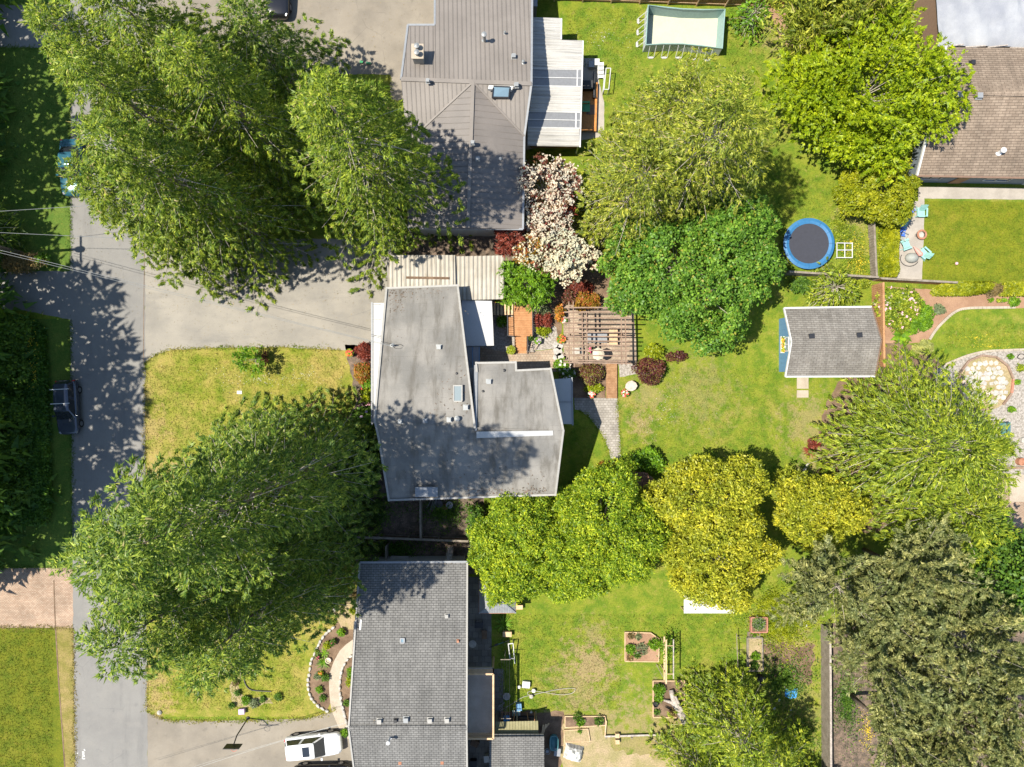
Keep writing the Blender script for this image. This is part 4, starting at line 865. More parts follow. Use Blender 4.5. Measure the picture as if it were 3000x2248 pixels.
def zsh(py): return 2.35 + 1.05 * (1 - abs(py - 1000) / 100)
for x, y in ((2377, 985), (2517, 982)): c = P(x, y, zsh(y)); part('roof_vent', MB().box((c.x, c.y, c.z + .06), (.42, .4, .12), .1), 'dark_metal', gs)
solo('paving_slabs', MB().box(P(2351, 1123) + Vector((0, 0, .03)), (.95, .9, .06)).box(P(2351, 1142) + Vector((0, -.35, .028)), (.95, .6, .055)), 'concrete', 'two concrete slabs on the grass below the blue shed', 'slab')

# ---------------------------------------------------------------- small roofs in the lower yard
ws = thing('workshop_shed', P(1515, 2200), 'small shed with grey shingle roof beside the green lean-to and bathtub', 'shed')
part('roof', MB().slab([P(1434, 2330, 2.2), P(1595, 2330, 2.2), P(1594, 2164, 3.05), P(1434, 2165, 3.05)], .12), 'shingle_grey', ws)
part('roof', MB().slab([P(1434, 2165, 3.05), P(1594, 2164, 3.05), P(1593, 2151, 2.8), P(1436, 2151, 2.8)], .12), 'shingle_grey', ws)
part('ridge_cap', MB().beam(P(1434, 2164, 3.12), P(1594, 2163, 3.12), .26, .04), 'shingle_grey', ws)
q = [P(1440, 2158), P(1588, 2158), P(1588, 2330), P(1440, 2330)]; part('wall', MB().prism(q, 0, [2.6, 2.6, 2.05, 2.05]), 'wall_cream', ws)
lt = thing('lean_to', P(1515, 2130), 'lean-to with olive metal roof against the small grey shed', 'lean-to')
panels(lt, [P(1450, 2156, 2.3), P(1578, 2155, 2.3), P(1576, 2112, 1.95), P(1452, 2115, 1.95)], (1, 0), .23, 'lf_olive_metal' if 'lf_olive_metal' in _M else plain('olive_metal', (.19, .175, .085), (.235, .215, .115), 1.5, .6, .12), .025)
for x in (1454, 1515, 1572):
    q = P(x, 2116, 1.9); part('post', MB().box((q.x, q.y, .95), (.1, .1, 1.9)), 'fence_old', lt)
gz = thing('gazebo', P(1457, 1740), 'gazebo with grey hipped metal roof half under the green pine', 'gazebo')
ap = P(1457, 1751, 3.3); cs = [P(1404, 1797, 2.3), P(1511, 1796, 2.3), P(1511, 1702, 2.3), P(1404, 1702, 2.3)]
for i in range(4):
    a, b = cs[i], cs[(i + 1) % 4]; d = (b - a); part('roof', MB().slab([a, b, ap], .04), 'gutter_grey', gz); panels(gz, [a, b, ap], (d.x, d.y), .2, plain('gazebo_metal', (.20, .21, .22), (.25, .26, .27), 2, .5, .08) if 'gazebo_metal' not in _M else 'gazebo_metal', .02)
    part('hip_cap', MB().beam(a + Vector((0, 0, .05)), ap + Vector((0, 0, .05)), .12, .04), 'gutter_grey', gz); q = a.lerp(ap, .12); part('post', MB().box((q.x, q.y, 1.1), (.1, .1, 2.2)), 'dark_metal', gz)
    part('eave_beam', MB().beam(a + Vector((0, 0, -.05)), b + Vector((0, 0, -.05)), .07, .1), 'terracotta', gz)
ph = thing('playhouse', P(1855, 1405), 'small hut with reddish shingle roof between the orange bush and the gold cypress', 'hut')
part('roof', MB().slab([P(1812, 1402, 1.9), P(1880, 1408, 1.9), P(1884, 1384, 2.3), P(1808, 1381, 2.3)][::1], .08), 'shingle_red', ph); part('roof', MB().slab([P(1882, 1430, 1.9), P(1908, 1432, 1.9), P(1898, 1386, 2.3), P(1884, 1384, 2.3)], .08), 'shingle_red', ph)
q = [P(1816, 1404), P(1905, 1424), P(1898, 1390), P(1812, 1388)]; part('wall', MB().prism(q, 0, [1.8, 1.8, 2.1, 2.1]), 'wall_brown', ph)
lh = thing('low_shelter', P(2077, 1780), 'low shelter with white ribbed roof poking from under the gold cypress', 'shelter')
corr(lh, P(2003, 1797, 1.3), P(2150, 1797, 1.3), P(2003, 1745, 1.5), .12, .025, 'white_metal', 1.0)
for x, y in ((2006, 1792), (2146, 1792), (2006, 1752), (2146, 1752)): q = P(x, y, 1.25); part('post', MB().box((q.x, q.y, .63), (.08, .08, 1.26)), 'lumber', lh)

# ---------------------------------------------------------------- fences
fence((2290, 24), (1540, -2), 1.8, 'fence_wood', 'long brown board fence behind the emptied swimming pool', post_mat='lumber')
fence((2292, 806), (2545, 822), 1.5, 'fence_old', 'weathered grey fence between the trampoline yard and the blue shed')
fence((2556, 824), (2775, 836), 1.3, 'fence_wood', 'brown fence at the foot of the concrete fire pit patio', post_mat='fence_old')
fence((2553, 838), (2556, 1075), 1.75, 'fence_wood', 'orange-brown board fence standing between the blue shed and the pink rhododendron', bw=.14)
fence((2542, 660), (2550, 820), .9, 'fence_old', 'low weathered grey fence along the clipped golden hedge', bw=.2)
fence((2404, 1830), (2407, 2330), 1.65, 'fence_old', 'weathered grey fence running through the silver-leaved trees', post_mat='driftwood')
fence((1030, 1562), (1375, 1575), 1.5, 'fence_dark', 'dark brown fence across the shady side yard between two houses', post_mat='fence_old')
fence((1237, 1455), (1238, 1566), 1.4, 'fence_old', 'short grey fence joining the membrane-roofed house to the dark brown fence')
fence((1138, 1590), (1138, 1650), 1.2, 'fence_old', 'short grey panel fence by the gutter of the grey shingle house')
fence((1556, 434), (1690, 436), 1.4, 'fence_wood', 'brown fence under the end of the white patio cover')
# ---------------------------------------------------------------- decks, pergola, bridge
dk = thing('wooden_deck', P(1525, 940), 'orange-brown plank deck with dark railings beside the grey porch roof', 'deck'); zd = .85
for i in range(19):
    y = 888 + i * 5.15; x0 = 1502 if y < 926 else 1487; part('plank', MB().beam(P(x0, y + 2.4, zd - .02 + U(-.003, .003)), P(1560, y + 2.4, zd - .02), .132, .04), 'deck_wood', dk)
for y in (892, 935, 980): part('joist', MB().beam(P(1488, y, zd - .12), P(1559, y, zd - .12), .06, .14), 'fence_dark', dk)
for x, y in ((1490, 982), (1557, 982), (1557, 892), (1505, 892)): q = P(x, y, zd - .1); part('leg', MB().box((q.x, q.y, (zd - .05) / 2), (.12, .12, zd - .1)), 'fence_dark', dk)
def bar_rail(root, a, b, z, h=.95, n=None):
    a, b = P(*a, z), P(*b, z); L = (b - a).length; n = n or max(2, int(L / .14)); up = Vector((0, 0, h))
    part('handrail', MB().beam(a + up, b + up, .06, .05), 'dark_metal', root); part('bottom_rail', MB().beam(a + Vector((0, 0, .1)), b + Vector((0, 0, .1)), .04, .04), 'dark_metal', root)
    for i in range(n + 1): q = a.lerp(b, i / n); part('baluster', MB().beam(q, q + up, .02 if i % 6 else .05, .02 if i % 6 else .05), 'dark_metal', root)
bar_rail(dk, (1559, 886), (1560, 985), zd); bar_rail(dk, (1487, 926), (1488, 986), zd); bar_rail(dk, (1488, 986), (1505, 987), zd)
for i in range(6):
    z = zd - .14 * (i + 1); part('stair_tread', MB().box(P(1522, 990 + i * 8.2, z) + Vector((.1, 0, 0)), (.95, .26, .04)), 'deck_wood', dk)
for x in (1508, 1545): part('stringer', MB().beam(P(x, 986, zd - .1), P(x, 1036, .06), .05, .2), 'fence_dark', dk)
bar_rail(dk, (1545, 988), (1546, 1034), .3, .8)
st = thing('side_steps', P(1472, 905), 'slatted wooden steps between the grey porch roof and the orange deck', 'steps')
for i in range(6): part('tread', MB().box(P(1449 + i * 10.2, 905, .95 + (.15 if i < 2 else 0)) + Vector((0, 0, 0)), (.17, 1.0, .05)), 'lumber', st)
for y in (888, 922): part('stringer', MB().beam(P(1444, y, .9), P(1502, y, .85), .05, .16), 'fence_dark', st)
for x in (1446, 1500):
    for y in (888, 922): q = P(x, y, .8); part('leg', MB().box((q.x, q.y, .41), (.09, .09, .82)), 'fence_dark', st)
pg = thing('pergola', P(1750, 985), 'brown timber pergola over a brick patio between the dogwood and the round green tree', 'pergola'); zp = 2.55
for i, y in enumerate((902, 915, 932, 947, 961, 974, 986, 999, 1011, 1026, 1041, 1056, 1062)):
    x0 = 1651 if i in (0, 1, 2, 3, 10, 11, 12) else 1656; part('rafter', MB().beam(P(x0 + U(-4, 4), y, zp + .2), P(1848 + U(-12, 12), y + (i - 3) * .35, zp + .2), .095, .16), 'pergola_wood', pg)
for x, y0, y1 in ((1666, 884, 1076), (1679, 884, 1076), (1819, 890, 1070), (1831, 890, 1070), (1705, 912, 1060), (1718, 912, 1060)): part('beam', MB().beam(P(x, y0, zp + .02), P(x + 3, y1, zp + .02), .07, .18), 'pergola_wood', pg)
for x in (1673, 1826):
    for y in (898, 980, 1062): q = P(x, y, zp); part('post', MB().box((q.x, q.y, zp / 2 - .04), (.13, .13, zp - .1)), 'pergola_wood', pg)
br = thing('footbridge', P(1792, 1113), 'plank footbridge from the pergola to the paver path', 'bridge')
for i in range(22): part('plank', MB().beam(P(1776, 1063 + i * 4.85, .2), P(1808, 1063 + i * 4.85, .2), .128, .04), 'bridge_wood', br)
for x in (1778, 1806): part('bearer', MB().beam(P(x, 1060, .11), P(x, 1168, .11), .1, .13), 'fence_dark', br); part('bearer_foot', MB().box(P(x, 1064) + Vector((0, 0, .03)), (.14, .2, .06)), 'stone_grey', br)
d2 = thing('wooden_deck', P(1725, 310), 'bright orange plank deck beside the white patio cover', 'deck')
for i in range(14): part('plank', MB().beam(P(1676 + i * 5.1, 245, .28), P(1676 + i * 5.1, 384, .28), .135, .04), 'deck_orange', d2)
part('edge_board', MB().beam(P(1748, 243, .26), P(1744, 386, .26), .14, .2), 'deck_orange', d2)
for y in (250, 315, 380): part('joist', MB().beam(P(1675, y, .13), P(1746, y, .13), .08, .24), 'fence_dark', d2)

# ---------------------------------------------------------------- pool, trampoline, frame
pool = thing('swimming_pool', P(2010, 90), 'emptied rectangular frame pool with pale liner and slanted metal legs on the lawn', 'pool'); zt = 1.25
rim = [(1892, 132), (1940, 129), (2000, 129), (2060, 135), (2116, 143), (2124, 28), (2060, 29), (2000, 27), (1950, 22), (1899, 16)]
top = PP(rim, zt); c0 = sum(top, Vector()) / len(top); bot = [Vector((c0.x + (p.x - c0.x) * .93, c0.y + (p.y - c0.y) * .93, .06)) for p in top]; outb = [Vector((c0.x + (p.x - c0.x) * 1.01, c0.y + (p.y - c0.y) * 1.01, .02)) for p in top]; n = len(top)
part('outer_skin', MB().add(top + outb, [(i, (i + 1) % n, n + (i + 1) % n, n + i) for i in range(n)]), 'pool_skin', pool)
part('liner_wall', MB().add([p + Vector((0, 0, -.01)) for p in top] + bot, [(i, n + i, n + (i + 1) % n, (i + 1) % n) for i in range(n)]), 'pool_wall', pool)
part('liner_floor', MB().add(bot, [tuple(range(n))]), 'pool_liner', pool)
part('rim', MB().tube([p + Vector((0, 0, .02)) for p in top + top[:1]], .05, 6), 'pool_wall', pool)
def pool_leg(a, d, w):
    a = Vector(a); d = Vector(d); s = Vector((-d.y, d.x, 0)) * w / 2; foot = Vector((a.x, a.y, .05)) + d * .5; mb = MB()
    for k in (-1, 1): mb.tube([a + s * k - Vector((0, 0, .1)), foot + s * k], .025, 6)
    mb.tube([foot - s, foot + s], .03, 6); lg = part('support_leg', mb, 'white_metal', pool); part('foot_pad', MB().box((foot.x, foot.y, .03), (.36 if d.y else .2, .2 if d.y else .36, .05)), 'trim_light', lg)
for x in (1915, 1955, 1998, 2040, 2082): pool_leg(P(x, 131 + max(0, x - 1990) * .08, zt), (0, -1, 0), .5)
for y in (40, 74, 110): pool_leg(P(1896 - (y - 30) * .05, y, zt), (-1, 0, 0), .45)
tp = thing('trampoline', P(2372, 714), 'round trampoline with blue pad and dark mat on the grass', 'trampoline'); c = P(2370, 714, .85)
part('mat', MB().lathe((c.x, c.y, .84), [(1.68, -.012), (1.68, 0)], 40), 'tramp_mat', tp)
pad = MB()
for k in range(12):
    v = []
    for i in range(5):
        a = 2 * math.pi * (k + i / 4 * .985) / 12; v += [(c.x + math.cos(a) * r, c.y + math.sin(a) * r, z) for r, z in ((1.62, .86), (1.85, .91 + .008 * (k % 2)), (2.08, .86))]
    part('pad', MB().add(v, [(3 * i + j, 3 * i + j + 1, 3 * i + j + 4, 3 * i + j + 3) for i in range(4) for j in range(2)]), 'tramp_blue', tp)
part('frame', MB().tube([(c.x + math.cos(a) * 2.05, c.y + math.sin(a) * 2.05, .82) for a in np.linspace(0, 2 * math.pi, 41)], .03, 6), 'galv', tp)
for k in range(4):
    a = k * math.pi / 2 + .6; p = [Vector((c.x + math.cos(a + e) * 2.03, c.y + math.sin(a + e) * 2.03, 0)) for e in (-.28, .28)]; part('leg', MB().tube([p[0] + Vector((0, 0, .8)), p[0] + Vector((0, 0, .03)), p[1] + Vector((0, 0, .03)), p[1] + Vector((0, 0, .8))], .025, 6), 'galv', tp)
fr = thing('goal_frame', P(2475, 733), 'white square tube frame of four panes beside the trampoline', 'frame'); z = .35
for a, b in (((2452, 712), (2498, 713)), ((2452, 733), (2498, 733)), ((2451, 755), (2497, 755))): part('bar', MB().tube([P(*a, z), P(*b, z)], .04, 6), 'white_metal', fr)
for x in (2452, 2475, 2497): part('bar', MB().tube([P(x, 711, z), P(x, 756, z)], .036, 6), 'white_metal', fr)
for x in (2452, 2497):
    for y in (712, 755): part('leg', MB().tube([P(x, y, z), P(x, y, z) - Vector((0, 0, z))], .035, 6), 'white_metal', fr)

# ---------------------------------------------------------------- vehicles
def loft(mb, secs, closed_ends=True):
    n = len(secs[0]); o = len(mb.v)
    for s in secs: mb.v += [tuple(p) for p in s]
    for i in range(len(secs) - 1):
        for k in range(n): mb.f.append((o + i * n + k, o + i * n + (k + 1) % n, o + (i + 1) * n + (k + 1) % n, o + (i + 1) * n + k))
    if closed_ends: mb.f.append(tuple(o + k for k in reversed(range(n)))); mb.f.append(tuple(o + (len(secs) - 1) * n + k for k in range(n)))
def car(name, loc, rz, L, W, Ht, paint, label, suv=True, rack=False, roofwin=False):
    """front = +x"""
    t = thing(name, (0, 0, 0), label, 'car'); hl = L / 2; bz = Ht * .60; mb = MB(); secs = []
    for x, w, top, bot in ((-1, .74, .80, .55), (-.985, .84, .9, .40), (-.93, .93, .98, .30), (-.8, .985, 1.0, .24), (-.4, 1.0, 1.0, .2), (.1, 1.0, .99, .2), (.42, .99, .97, .2), (.7, .975, .9, .24), (.86, .93, .83, .28), (.95, .84, .76, .34), (.99, .70, .66, .42), (1, .6, .58, .5)):
        hw = W / 2 * w; zt = bz * top; zb = Ht * .14 + bot * .25; ss = []
        for y, z in ((-1, .55), (-.985, .82), (-.93, .95), (-.75, 1.0), (-.3, 1.025), (.3, 1.025), (.75, 1.0), (.93, .95), (.985, .82), (1, .55), (.97, .2), (.9, 0), (-.9, 0), (-.97, .2)): ss.append((x * hl, y * hw, zb + (zt - zb) * z))
        secs.append(ss)
    loft(mb, secs); body = part('body', mb, paint, t, True)
    rb, rf, fb, ff = (-.965, -.84, .44, .12) if suv else (-.72, -.42, .42, .08)       # rear base/roof, front base/roof
    cb, ct = [], []
    W2 = W / 2
    g = MB(); zb = bz * .985; zr = Ht
    base = [(rb * hl, -.80 * W2), (rb * hl, .80 * W2), (fb * hl, .86 * W2), (fb * hl, -.86 * W2)]; roof = [(rf * hl, -.64 * W2), (rf * hl, .64 * W2), (ff * hl, .66 * W2), (ff * hl, -.66 * W2)]
    def lerp2(a, b, s): return (a[0] + (b[0] - a[0]) * s, a[1] + (b[1] - a[1]) * s)
    def cham(q, c):
        o = []
        for i in range(4): a, b_, d_ = Vector(q[i - 1]), Vector(q[i]), Vector(q[(i + 1) % 4]); o += [b_ + (a - b_).normalized() * c, b_ + (d_ - b_).normalized() * c]
        return o
    lv = [cham(base, .16), cham([lerp2(b_, r_, .5) for b_, r_ in zip(base, roof)], .15), cham(roof, .14)]; zz = [zb - .02, (zb + zr) / 2, zr - .03]
    g.add([(q.x, q.y, zz[i]) for i in range(3) for q in lv[i]], [(i + o, (i + 1) % 8 + o, (i + 1) % 8 + o + 8, i + o + 8) for o in (0, 8) for i in range(8)] + [tuple(range(16, 24))]); part('cabin', g, paint, t)
    r = MB(); rp = []
    for x, y in ((rf - .02, .5), (rf, .62), (rf + .1, .67), (ff - .1, .69), (ff, .66), (ff + .02, .5), (ff + .02, -.5), (ff, -.66), (ff - .1, -.69), (rf + .1, -.67), (rf, -.62), (rf - .02, -.5)): rp.append((x * hl, y * W2))
    rp = rp[::-1]
    m = len(rp); cx = (rf + ff) / 2 * hl; r.add([(x, y, zr - .035) for x, y in rp] + [(cx + (x - cx) * .96, y * .94, zr) for x, y in rp] + [(cx + (x - cx) * .5, y * .4, zr + .03) for x, y in rp], [(i + o, (i + 1) % m + o, (i + 1) % m + o + m, i + o + m) for o in (0, m) for i in range(m)] + [tuple(range(2 * m, 3 * m))]); rf_o = part('roof', r, paint, t, True)
    def pane(nm, a, b, c, d, e=.012, ins=.1):
        a, b, c, d = map(Vector, (a, b, c, d)); cc = (a + b + c + d) / 4; nn = (b - a).cross(d - a).normalized()
        if nn.dot(cc - Vector((cx, 0, zb))) < 0: nn = -nn
        q = [p + (cc - p) * ins + nn * e for p in (a, b, c, d)]; part(nm, MB().add(q, [(0, 1, 2, 3)]), 'glass_dark', t)
    B = [Vector((x, y, zb)) for x, y in base]; T = [Vector((x, y, zr - .03)) for x, y in roof]
    pane('windscreen', B[2], B[3], T[3], T[2], .012, .07); pane('rear_window', B[0], B[1], T[1], T[0], .012, .1)
    for i, j in ((1, 2), (3, 0)):
        for s0, s1 in ((.04, .46), (.5, .97)): pane('side_window', B[i].lerp(B[j], s0), B[i].lerp(B[j], s1), T[i].lerp(T[j], s1), T[i].lerp(T[j], s0), .012, .08)
    wr = .33 * Ht / 1.55
    for x in (-.62, .62):
        for s in (-1, 1):
            w = MB(); y = s * (W2 - .1); prof = [(wr * .62, -.1), (wr * .97, -.1), (wr, -.06), (wr, .06), (wr * .97, .1), (wr * .62, .1)]; o = 0; nn = 20
            for rr, yy in prof:
                for k in range(nn): a = 2 * math.pi * k / nn; w.v.append((x * hl + rr * math.cos(a), y + yy, wr + rr * math.sin(a)))
            for i in range(5):
                for k in range(nn): w.f.append((i * nn + k, i * nn + (k + 1) % nn, (i + 1) * nn + (k + 1) % nn, (i + 1) * nn + k))
            wo = part('wheel', w, 'tyre', t); rm = MB(); rm.add([(x * hl, y + s * .105, wr)] + [(x * hl + wr * .64 * (1 if k % 2 else .9) * math.cos(2 * math.pi * k / 20), y + s * .095, wr + wr * .64 * math.sin(2 * math.pi * k / 20)) for k in range(20)], [(0, 1 + k, 1 + (k + 1) % 20) for k in range(20)]); part('rim', rm, 'alloy', wo)
    for s in (-1, 1):
        part('wing_mirror', MB().box((.30 * hl, s * (W2 + .07), bz * 1.06), (.14, .2, .12)), paint, t)
        part('headlight', MB().box((.905 * hl, s * W2 * .66, bz * .735), (.2, .28, .1), s * -.42, 0, .25), 'lamp_clear', t); part('tail_light', MB().box((-.955 * hl, s * W2 * .76, bz * .88), (.1, .2, .14), s * .3), 'lamp_red', t)
    if roofwin: part('sunroof', MB().box((rf * hl + (ff - rf) * hl * .72, 0, zr + .03), (.55, .78, .03)), 'glass_dark', t)
    if rack:
        for x in (.18, .72): part('roof_bar', MB().box((rf * hl + (ff - rf) * hl * x, 0, zr + .1), (.06, W * .86, .04)).box((rf * hl + (ff - rf) * hl * x, W2 * .55, zr + .04), (.08, .05, .1)).box((rf * hl + (ff - rf) * hl * x, -W2 * .55, zr + .04), (.08, .05, .1)), 'white_metal', t)
    t.location = loc; t.rotation_euler = (0, 0, rz); return t
car('parked_car', P(212, 1193), -math.pi / 2 + .05, 4.45, 1.78, 1.5, 'car_navy', 'dark navy hatchback with white roof bars parked on the shaded road verge', True, True)
car('parked_car', P(224, 498), -math.pi / 2 + .02, 4.6, 1.8, 1.5, 'car_teal', 'teal car half hidden under the big conifers at the roadside', False)
car('parked_car', P(925, 2172), .1, 4.6, 1.85, 1.66, 'car_white', 'white sport utility car with sunroof on the driveway below the basketball hoop', True, False, True)
car('parked_car', P(950, 2262), .02, 4.7, 1.85, 1.55, 'car_black', 'black car parked alongside the white sunroof car', True)
car('pickup_truck', P(822, -30), -math.pi / 2, 5.4, 1.95, 1.8, 'car_black', 'black truck nosing out of the conifers on the tan driveway of the metal-roofed house', True)

# ---------------------------------------------------------------- wires, pole, hoop
up = thing('utility_pole', P(66, 742), 'wooden utility pole rising from the brown shrub across the road', 'pole'); pb = P(66, 742)
part('pole', MB().tube([pb, pb + Vector((0, 0, 9.6))], .15, 10, .1), 'bark', up); part('crossarm', MB().box(pb + Vector((0, 0, 9.1)), (.12, 2.2, .14)), 'bark', up); part('transformer', MB().lathe(pb + Vector((.35, 0, 7.9)), [(.24, 0), (.26, .1), (.26, .75), (.1, .82)], 12), 'gutter_grey', up)
def wire(a, b, sag, label, r=.016):
    a, b = Vector(a), Vector(b); pts = [a.lerp(b, i / 24) - Vector((0, 0, sag * 4 * (i / 24) * (1 - i / 24))) for i in range(25)]; return solo('overhead_wire', MB().tube(pts, r, 5), 'galv', label, 'wire')
wire(pb + Vector((0, 1.0, 9.1)), P(760, 560, 5.5), .5, 'overhead wire from the pole into the big roadside conifers, apart from the others')
wire(pb + Vector((0, .1, 8.6)), P(900, 715, 4.5), .6, 'overhead wire from the pole crossing the road towards the tall conifers')
wire(pb + Vector((0, -.3, 8.0)), MAST, .7, 'overhead wire from the pole to the mast on the grey membrane roof')
wire(pb + Vector((0, -.5, 7.9)), MAST + Vector((0, -.06, -.25)), .8, 'thinner overhead wire slung just under the one to the roof mast', .014)
wire(P(150, 2400, 7.5), P(1046, 2108, 5.0), .7, 'thicker overhead wire above the white car reaching the grey shingle house', .011); wire(P(150, 2390, 7.2), P(1046, 2112, 4.8), .9, 'thinner overhead wire sagging over the driveway beside the white car', .008)
bh = thing('basketball_hoop', P(727, 2111), 'black basketball hoop on a slanting pole at the edge of the white car driveway', 'basketball hoop'); b = P(727, 2111)
part('base', MB().lathe(b + Vector((0, .2, 0)), [(.16, 0), (.14, .06), (.06, .1)], 12), 'black', bh); part('pole', MB().tube([b + Vector((0, .2, .1)), b + Vector((0, -.05, 2.4)), b + Vector((0, -.45, 3.05))], .05, 8), 'black', bh)
part('backboard', MB().box(b + Vector((0, -.5, 3.25)), (1.25, .05, .8)), 'black', bh); q = b + Vector((0, -.78, 3.0)); part('ring', MB().tube([q + Vector((math.cos(a) * .23, math.sin(a) * .23, 0)) for a in np.linspace(0, 6.2832, 19)], .012, 5), 'fl_red', bh)
mb = MB()
for k in range(10): a = k * .628; mb.tube([q + Vector((math.cos(a) * .23, math.sin(a) * .23, 0)), q + Vector((math.cos(a + .3) * .14, math.sin(a + .3) * .14, -.4))], .006, 3)
part('net', mb, 'white_paint', bh)

# ---------------------------------------------------------------- fire pit patio furniture
def adirondack(label, px, py, rz, mat, z=0):
    t = thing('patio_chair', (0, 0, 0), label, 'chair', None)
    for i in range(5): part('seat_slat', MB().box((.02 + i * .105, 0, .36 - i * -.012), (.095, .56, .025)), mat, t)
    for i in range(5): y = -.22 + i * .11; part('back_slat', MB().beam((-.05, y, .36), (-.38, y * 1.12, .98 - abs(i - 2) * .04), .1, .022, (1, 0, .5)), mat, t)
    for s in (-1, 1):
        part('armrest', MB().box((.12, s * .36, .56), (.72, .13, .025)), mat, t); part('front_leg', MB().box((.42, s * .31, .28), (.1, .03, .55)), mat, t); part('rear_leg', MB().beam((.45, s * .27, .34), (-.45, s * .27, .05), .03, .12), mat, t)
    t.location = P(px, py, 0); t.rotation_euler = (0, 0, rz); return t
adirondack('teal wooden armchair facing the patio lawn, farthest from the hedge', 2692, 622, -1.6, 'teal_paint'); adirondack('teal wooden armchair with white cushion backed against the hedge beside the blue chair', 2634, 656, -.5, 'teal_paint'); adirondack('teal wooden armchair next to the umbrella and white folded chair', 2640, 722, .35, 'teal_paint'); adirondack('teal lounge chair holding a folded pink umbrella', 2702, 748, 2.4, 'teal_paint')
cu = P(2632, 646, 0); solo('cushion', MB().box((cu.x, cu.y, .74), (.3, .4, .12), .9, .5), 'white_paint', 'white cushion on the teal armchair beside the hedge', 'cushion')
def folding(label, px, py, rz, mat):
    t = thing('camp_chair', (0, 0, 0), label, 'chair'); part('seat', MB().add([(-.25, -.28, .4), (.28, -.28, .45), (.28, .28, .45), (-.25, .28, .4), (0, 0, .36)], [(0, 1, 4), (1, 2, 4), (2, 3, 4), (3, 0, 4)]), mat, t); part('backrest', MB().add([(-.25, -.28, .4), (-.25, .28, .4), (-.42, .3, .95), (-.42, -.3, .95)], [(0, 1, 2, 3)]), mat, t)
    for sx in (-1, 1):
        for sy in (-1, 1): part('leg', MB().tube([(sx * .28, sy * .3, 0), (-sx * .22, sy * .28, .43)], .013, 5), 'dark_metal', t)
        part('armrest', MB().box((0, sx * .33, .62), (.5, .07, .02)), mat, t)
    t.location = P(px, py); t.rotation_euler = (0, 0, rz); return t
folding('royal blue camp chair tucked beside the round golden bush', 2655, 624, -.9, 'blue_cloth'); folding('royal blue camp chair between two teal armchairs by the hedge', 2634, 684, -.2, 'blue_cloth'); folding('pale canvas camp chair next to the fire pit hedge', 2638, 697, -.4, 'grey_cloth')
fp = thing('fire_pit', P(2694, 690), 'round rusty fire pit with pale ash on the concrete patio', 'fire pit'); c = P(2694, 690)
part('bowl', MB().ring((c.x, c.y, 0), .28, .38, .18, .34, 24), 'dark_metal', fp); part('rim', MB().ring((c.x, c.y, 0), .27, .41, .34, .37, 24), 'terracotta', fp); part('ash', MB().lathe((c.x, c.y, .2), [(.29, 0), (.2, .05), (.05, .07)], 16), 'stone_light', fp); part('base', MB().lathe((c.x, c.y, 0), [(.3, 0), (.26, .1), (.3, .19)], 16), 'dark_metal', fp)
part('handle', MB().tube([(c.x - .4, c.y - .1, .3), (c.x - .55, c.y - .12, .3), (c.x - .5, c.y + .05, .3), (c.x - .4, c.y + .02, .3)], .015, 5), 'dark_metal', fp)
um = thing('parasol', P(2668, 760), 'closed grey domed parasol cover lying with its curved hanger pole on the patio', 'parasol'); c = P(2667, 757)
part('canopy', MB().lathe((c.x, c.y, .05), [(.45, 0), (.5, .1), (.45, .32), (.3, .48), (.08, .56)], 14, 1.1, .85), 'grey_cloth', um, True); part('arm', MB().tube([c + Vector((math.cos(a) * .75 - .1, math.sin(a) * .62 - .05, .06)) for a in np.linspace(2.6, 5.9, 14)], .028, 6), 'dark_metal', um)
c = P(2692, 742); solo('folded_umbrella', MB().lathe((0, 0, 0), [(.0, 0), (.02, .0), (.16, .5), (.2, .9), (.05, 1.05)], 10), 'pink_cloth', 'folded pink umbrella leaning on the teal lounge chair', 'umbrella').matrix_world = Matrix.Translation(P(2676, 722, .42)) @ Matrix.Rotation(math.radians(-52), 4, 'Z') @ Matrix.Rotation(math.radians(82), 4, 'Y')
c = P(2800, 773); solo('ball', MB().lathe((c.x, c.y, 0), [(.03, 0), (.1, .05), (.13, .13), (.1, .21), (.03, .26)], 14), 'fl_pink', 'small pink ball on the trimmed lawn', 'ball', smooth=True)

# ---------------------------------------------------------------- pergola patio furniture, stone table, flower pots
def pot(label, px, py, r, h, mat, seed, fl=None, lf='lf_bright', fr=1.3, n=60):
    t = thing('flower_pot', P(px, py), label, 'flower pot'); c = P(px, py); rng = np.random.default_rng(seed); part('pot', MB().ring((c.x, c.y, 0), r * .72, r, .0, h, 16).lathe((c.x, c.y, 0), [(r * .7, 0), (r * .95, h * .8)], 14), mat, t)
    def put(nm, m, k, s, up):
        a = rng.uniform(0, 6.28, k); rr = np.sqrt(rng.random(k)) * r * fr; pp = np.stack([np.cos(a) * rr, np.sin(a) * rr, h + rng.uniform(0, up, k)], 1); o = link(nm, quad_mesh(nm, blooms(rng, pp, s), m), t); o['kind'] = 'stuff'
    put('leaves', lf, n * 2, .1, .25)
    for m in (fl or ()): put('flowers', m, n // 2, .09, .33)
    return t
pot('pot of red and white flowers at the rim of the paver path', 1731, 1155, .22, .3, 'stone_light', 1, ('fl_white', 'fl_red')); pot('pot of red and blue-white flowers beside the stone table', 1828, 1152, .22, .25, 'blue_cloth', 2, ('fl_red', 'fl_white')); pot('blue pot of yellow-green leaves at the foot of the deck stairs', 1497, 1027, .26, .35, 'wall_blue', 3, None, 'lf_lime')
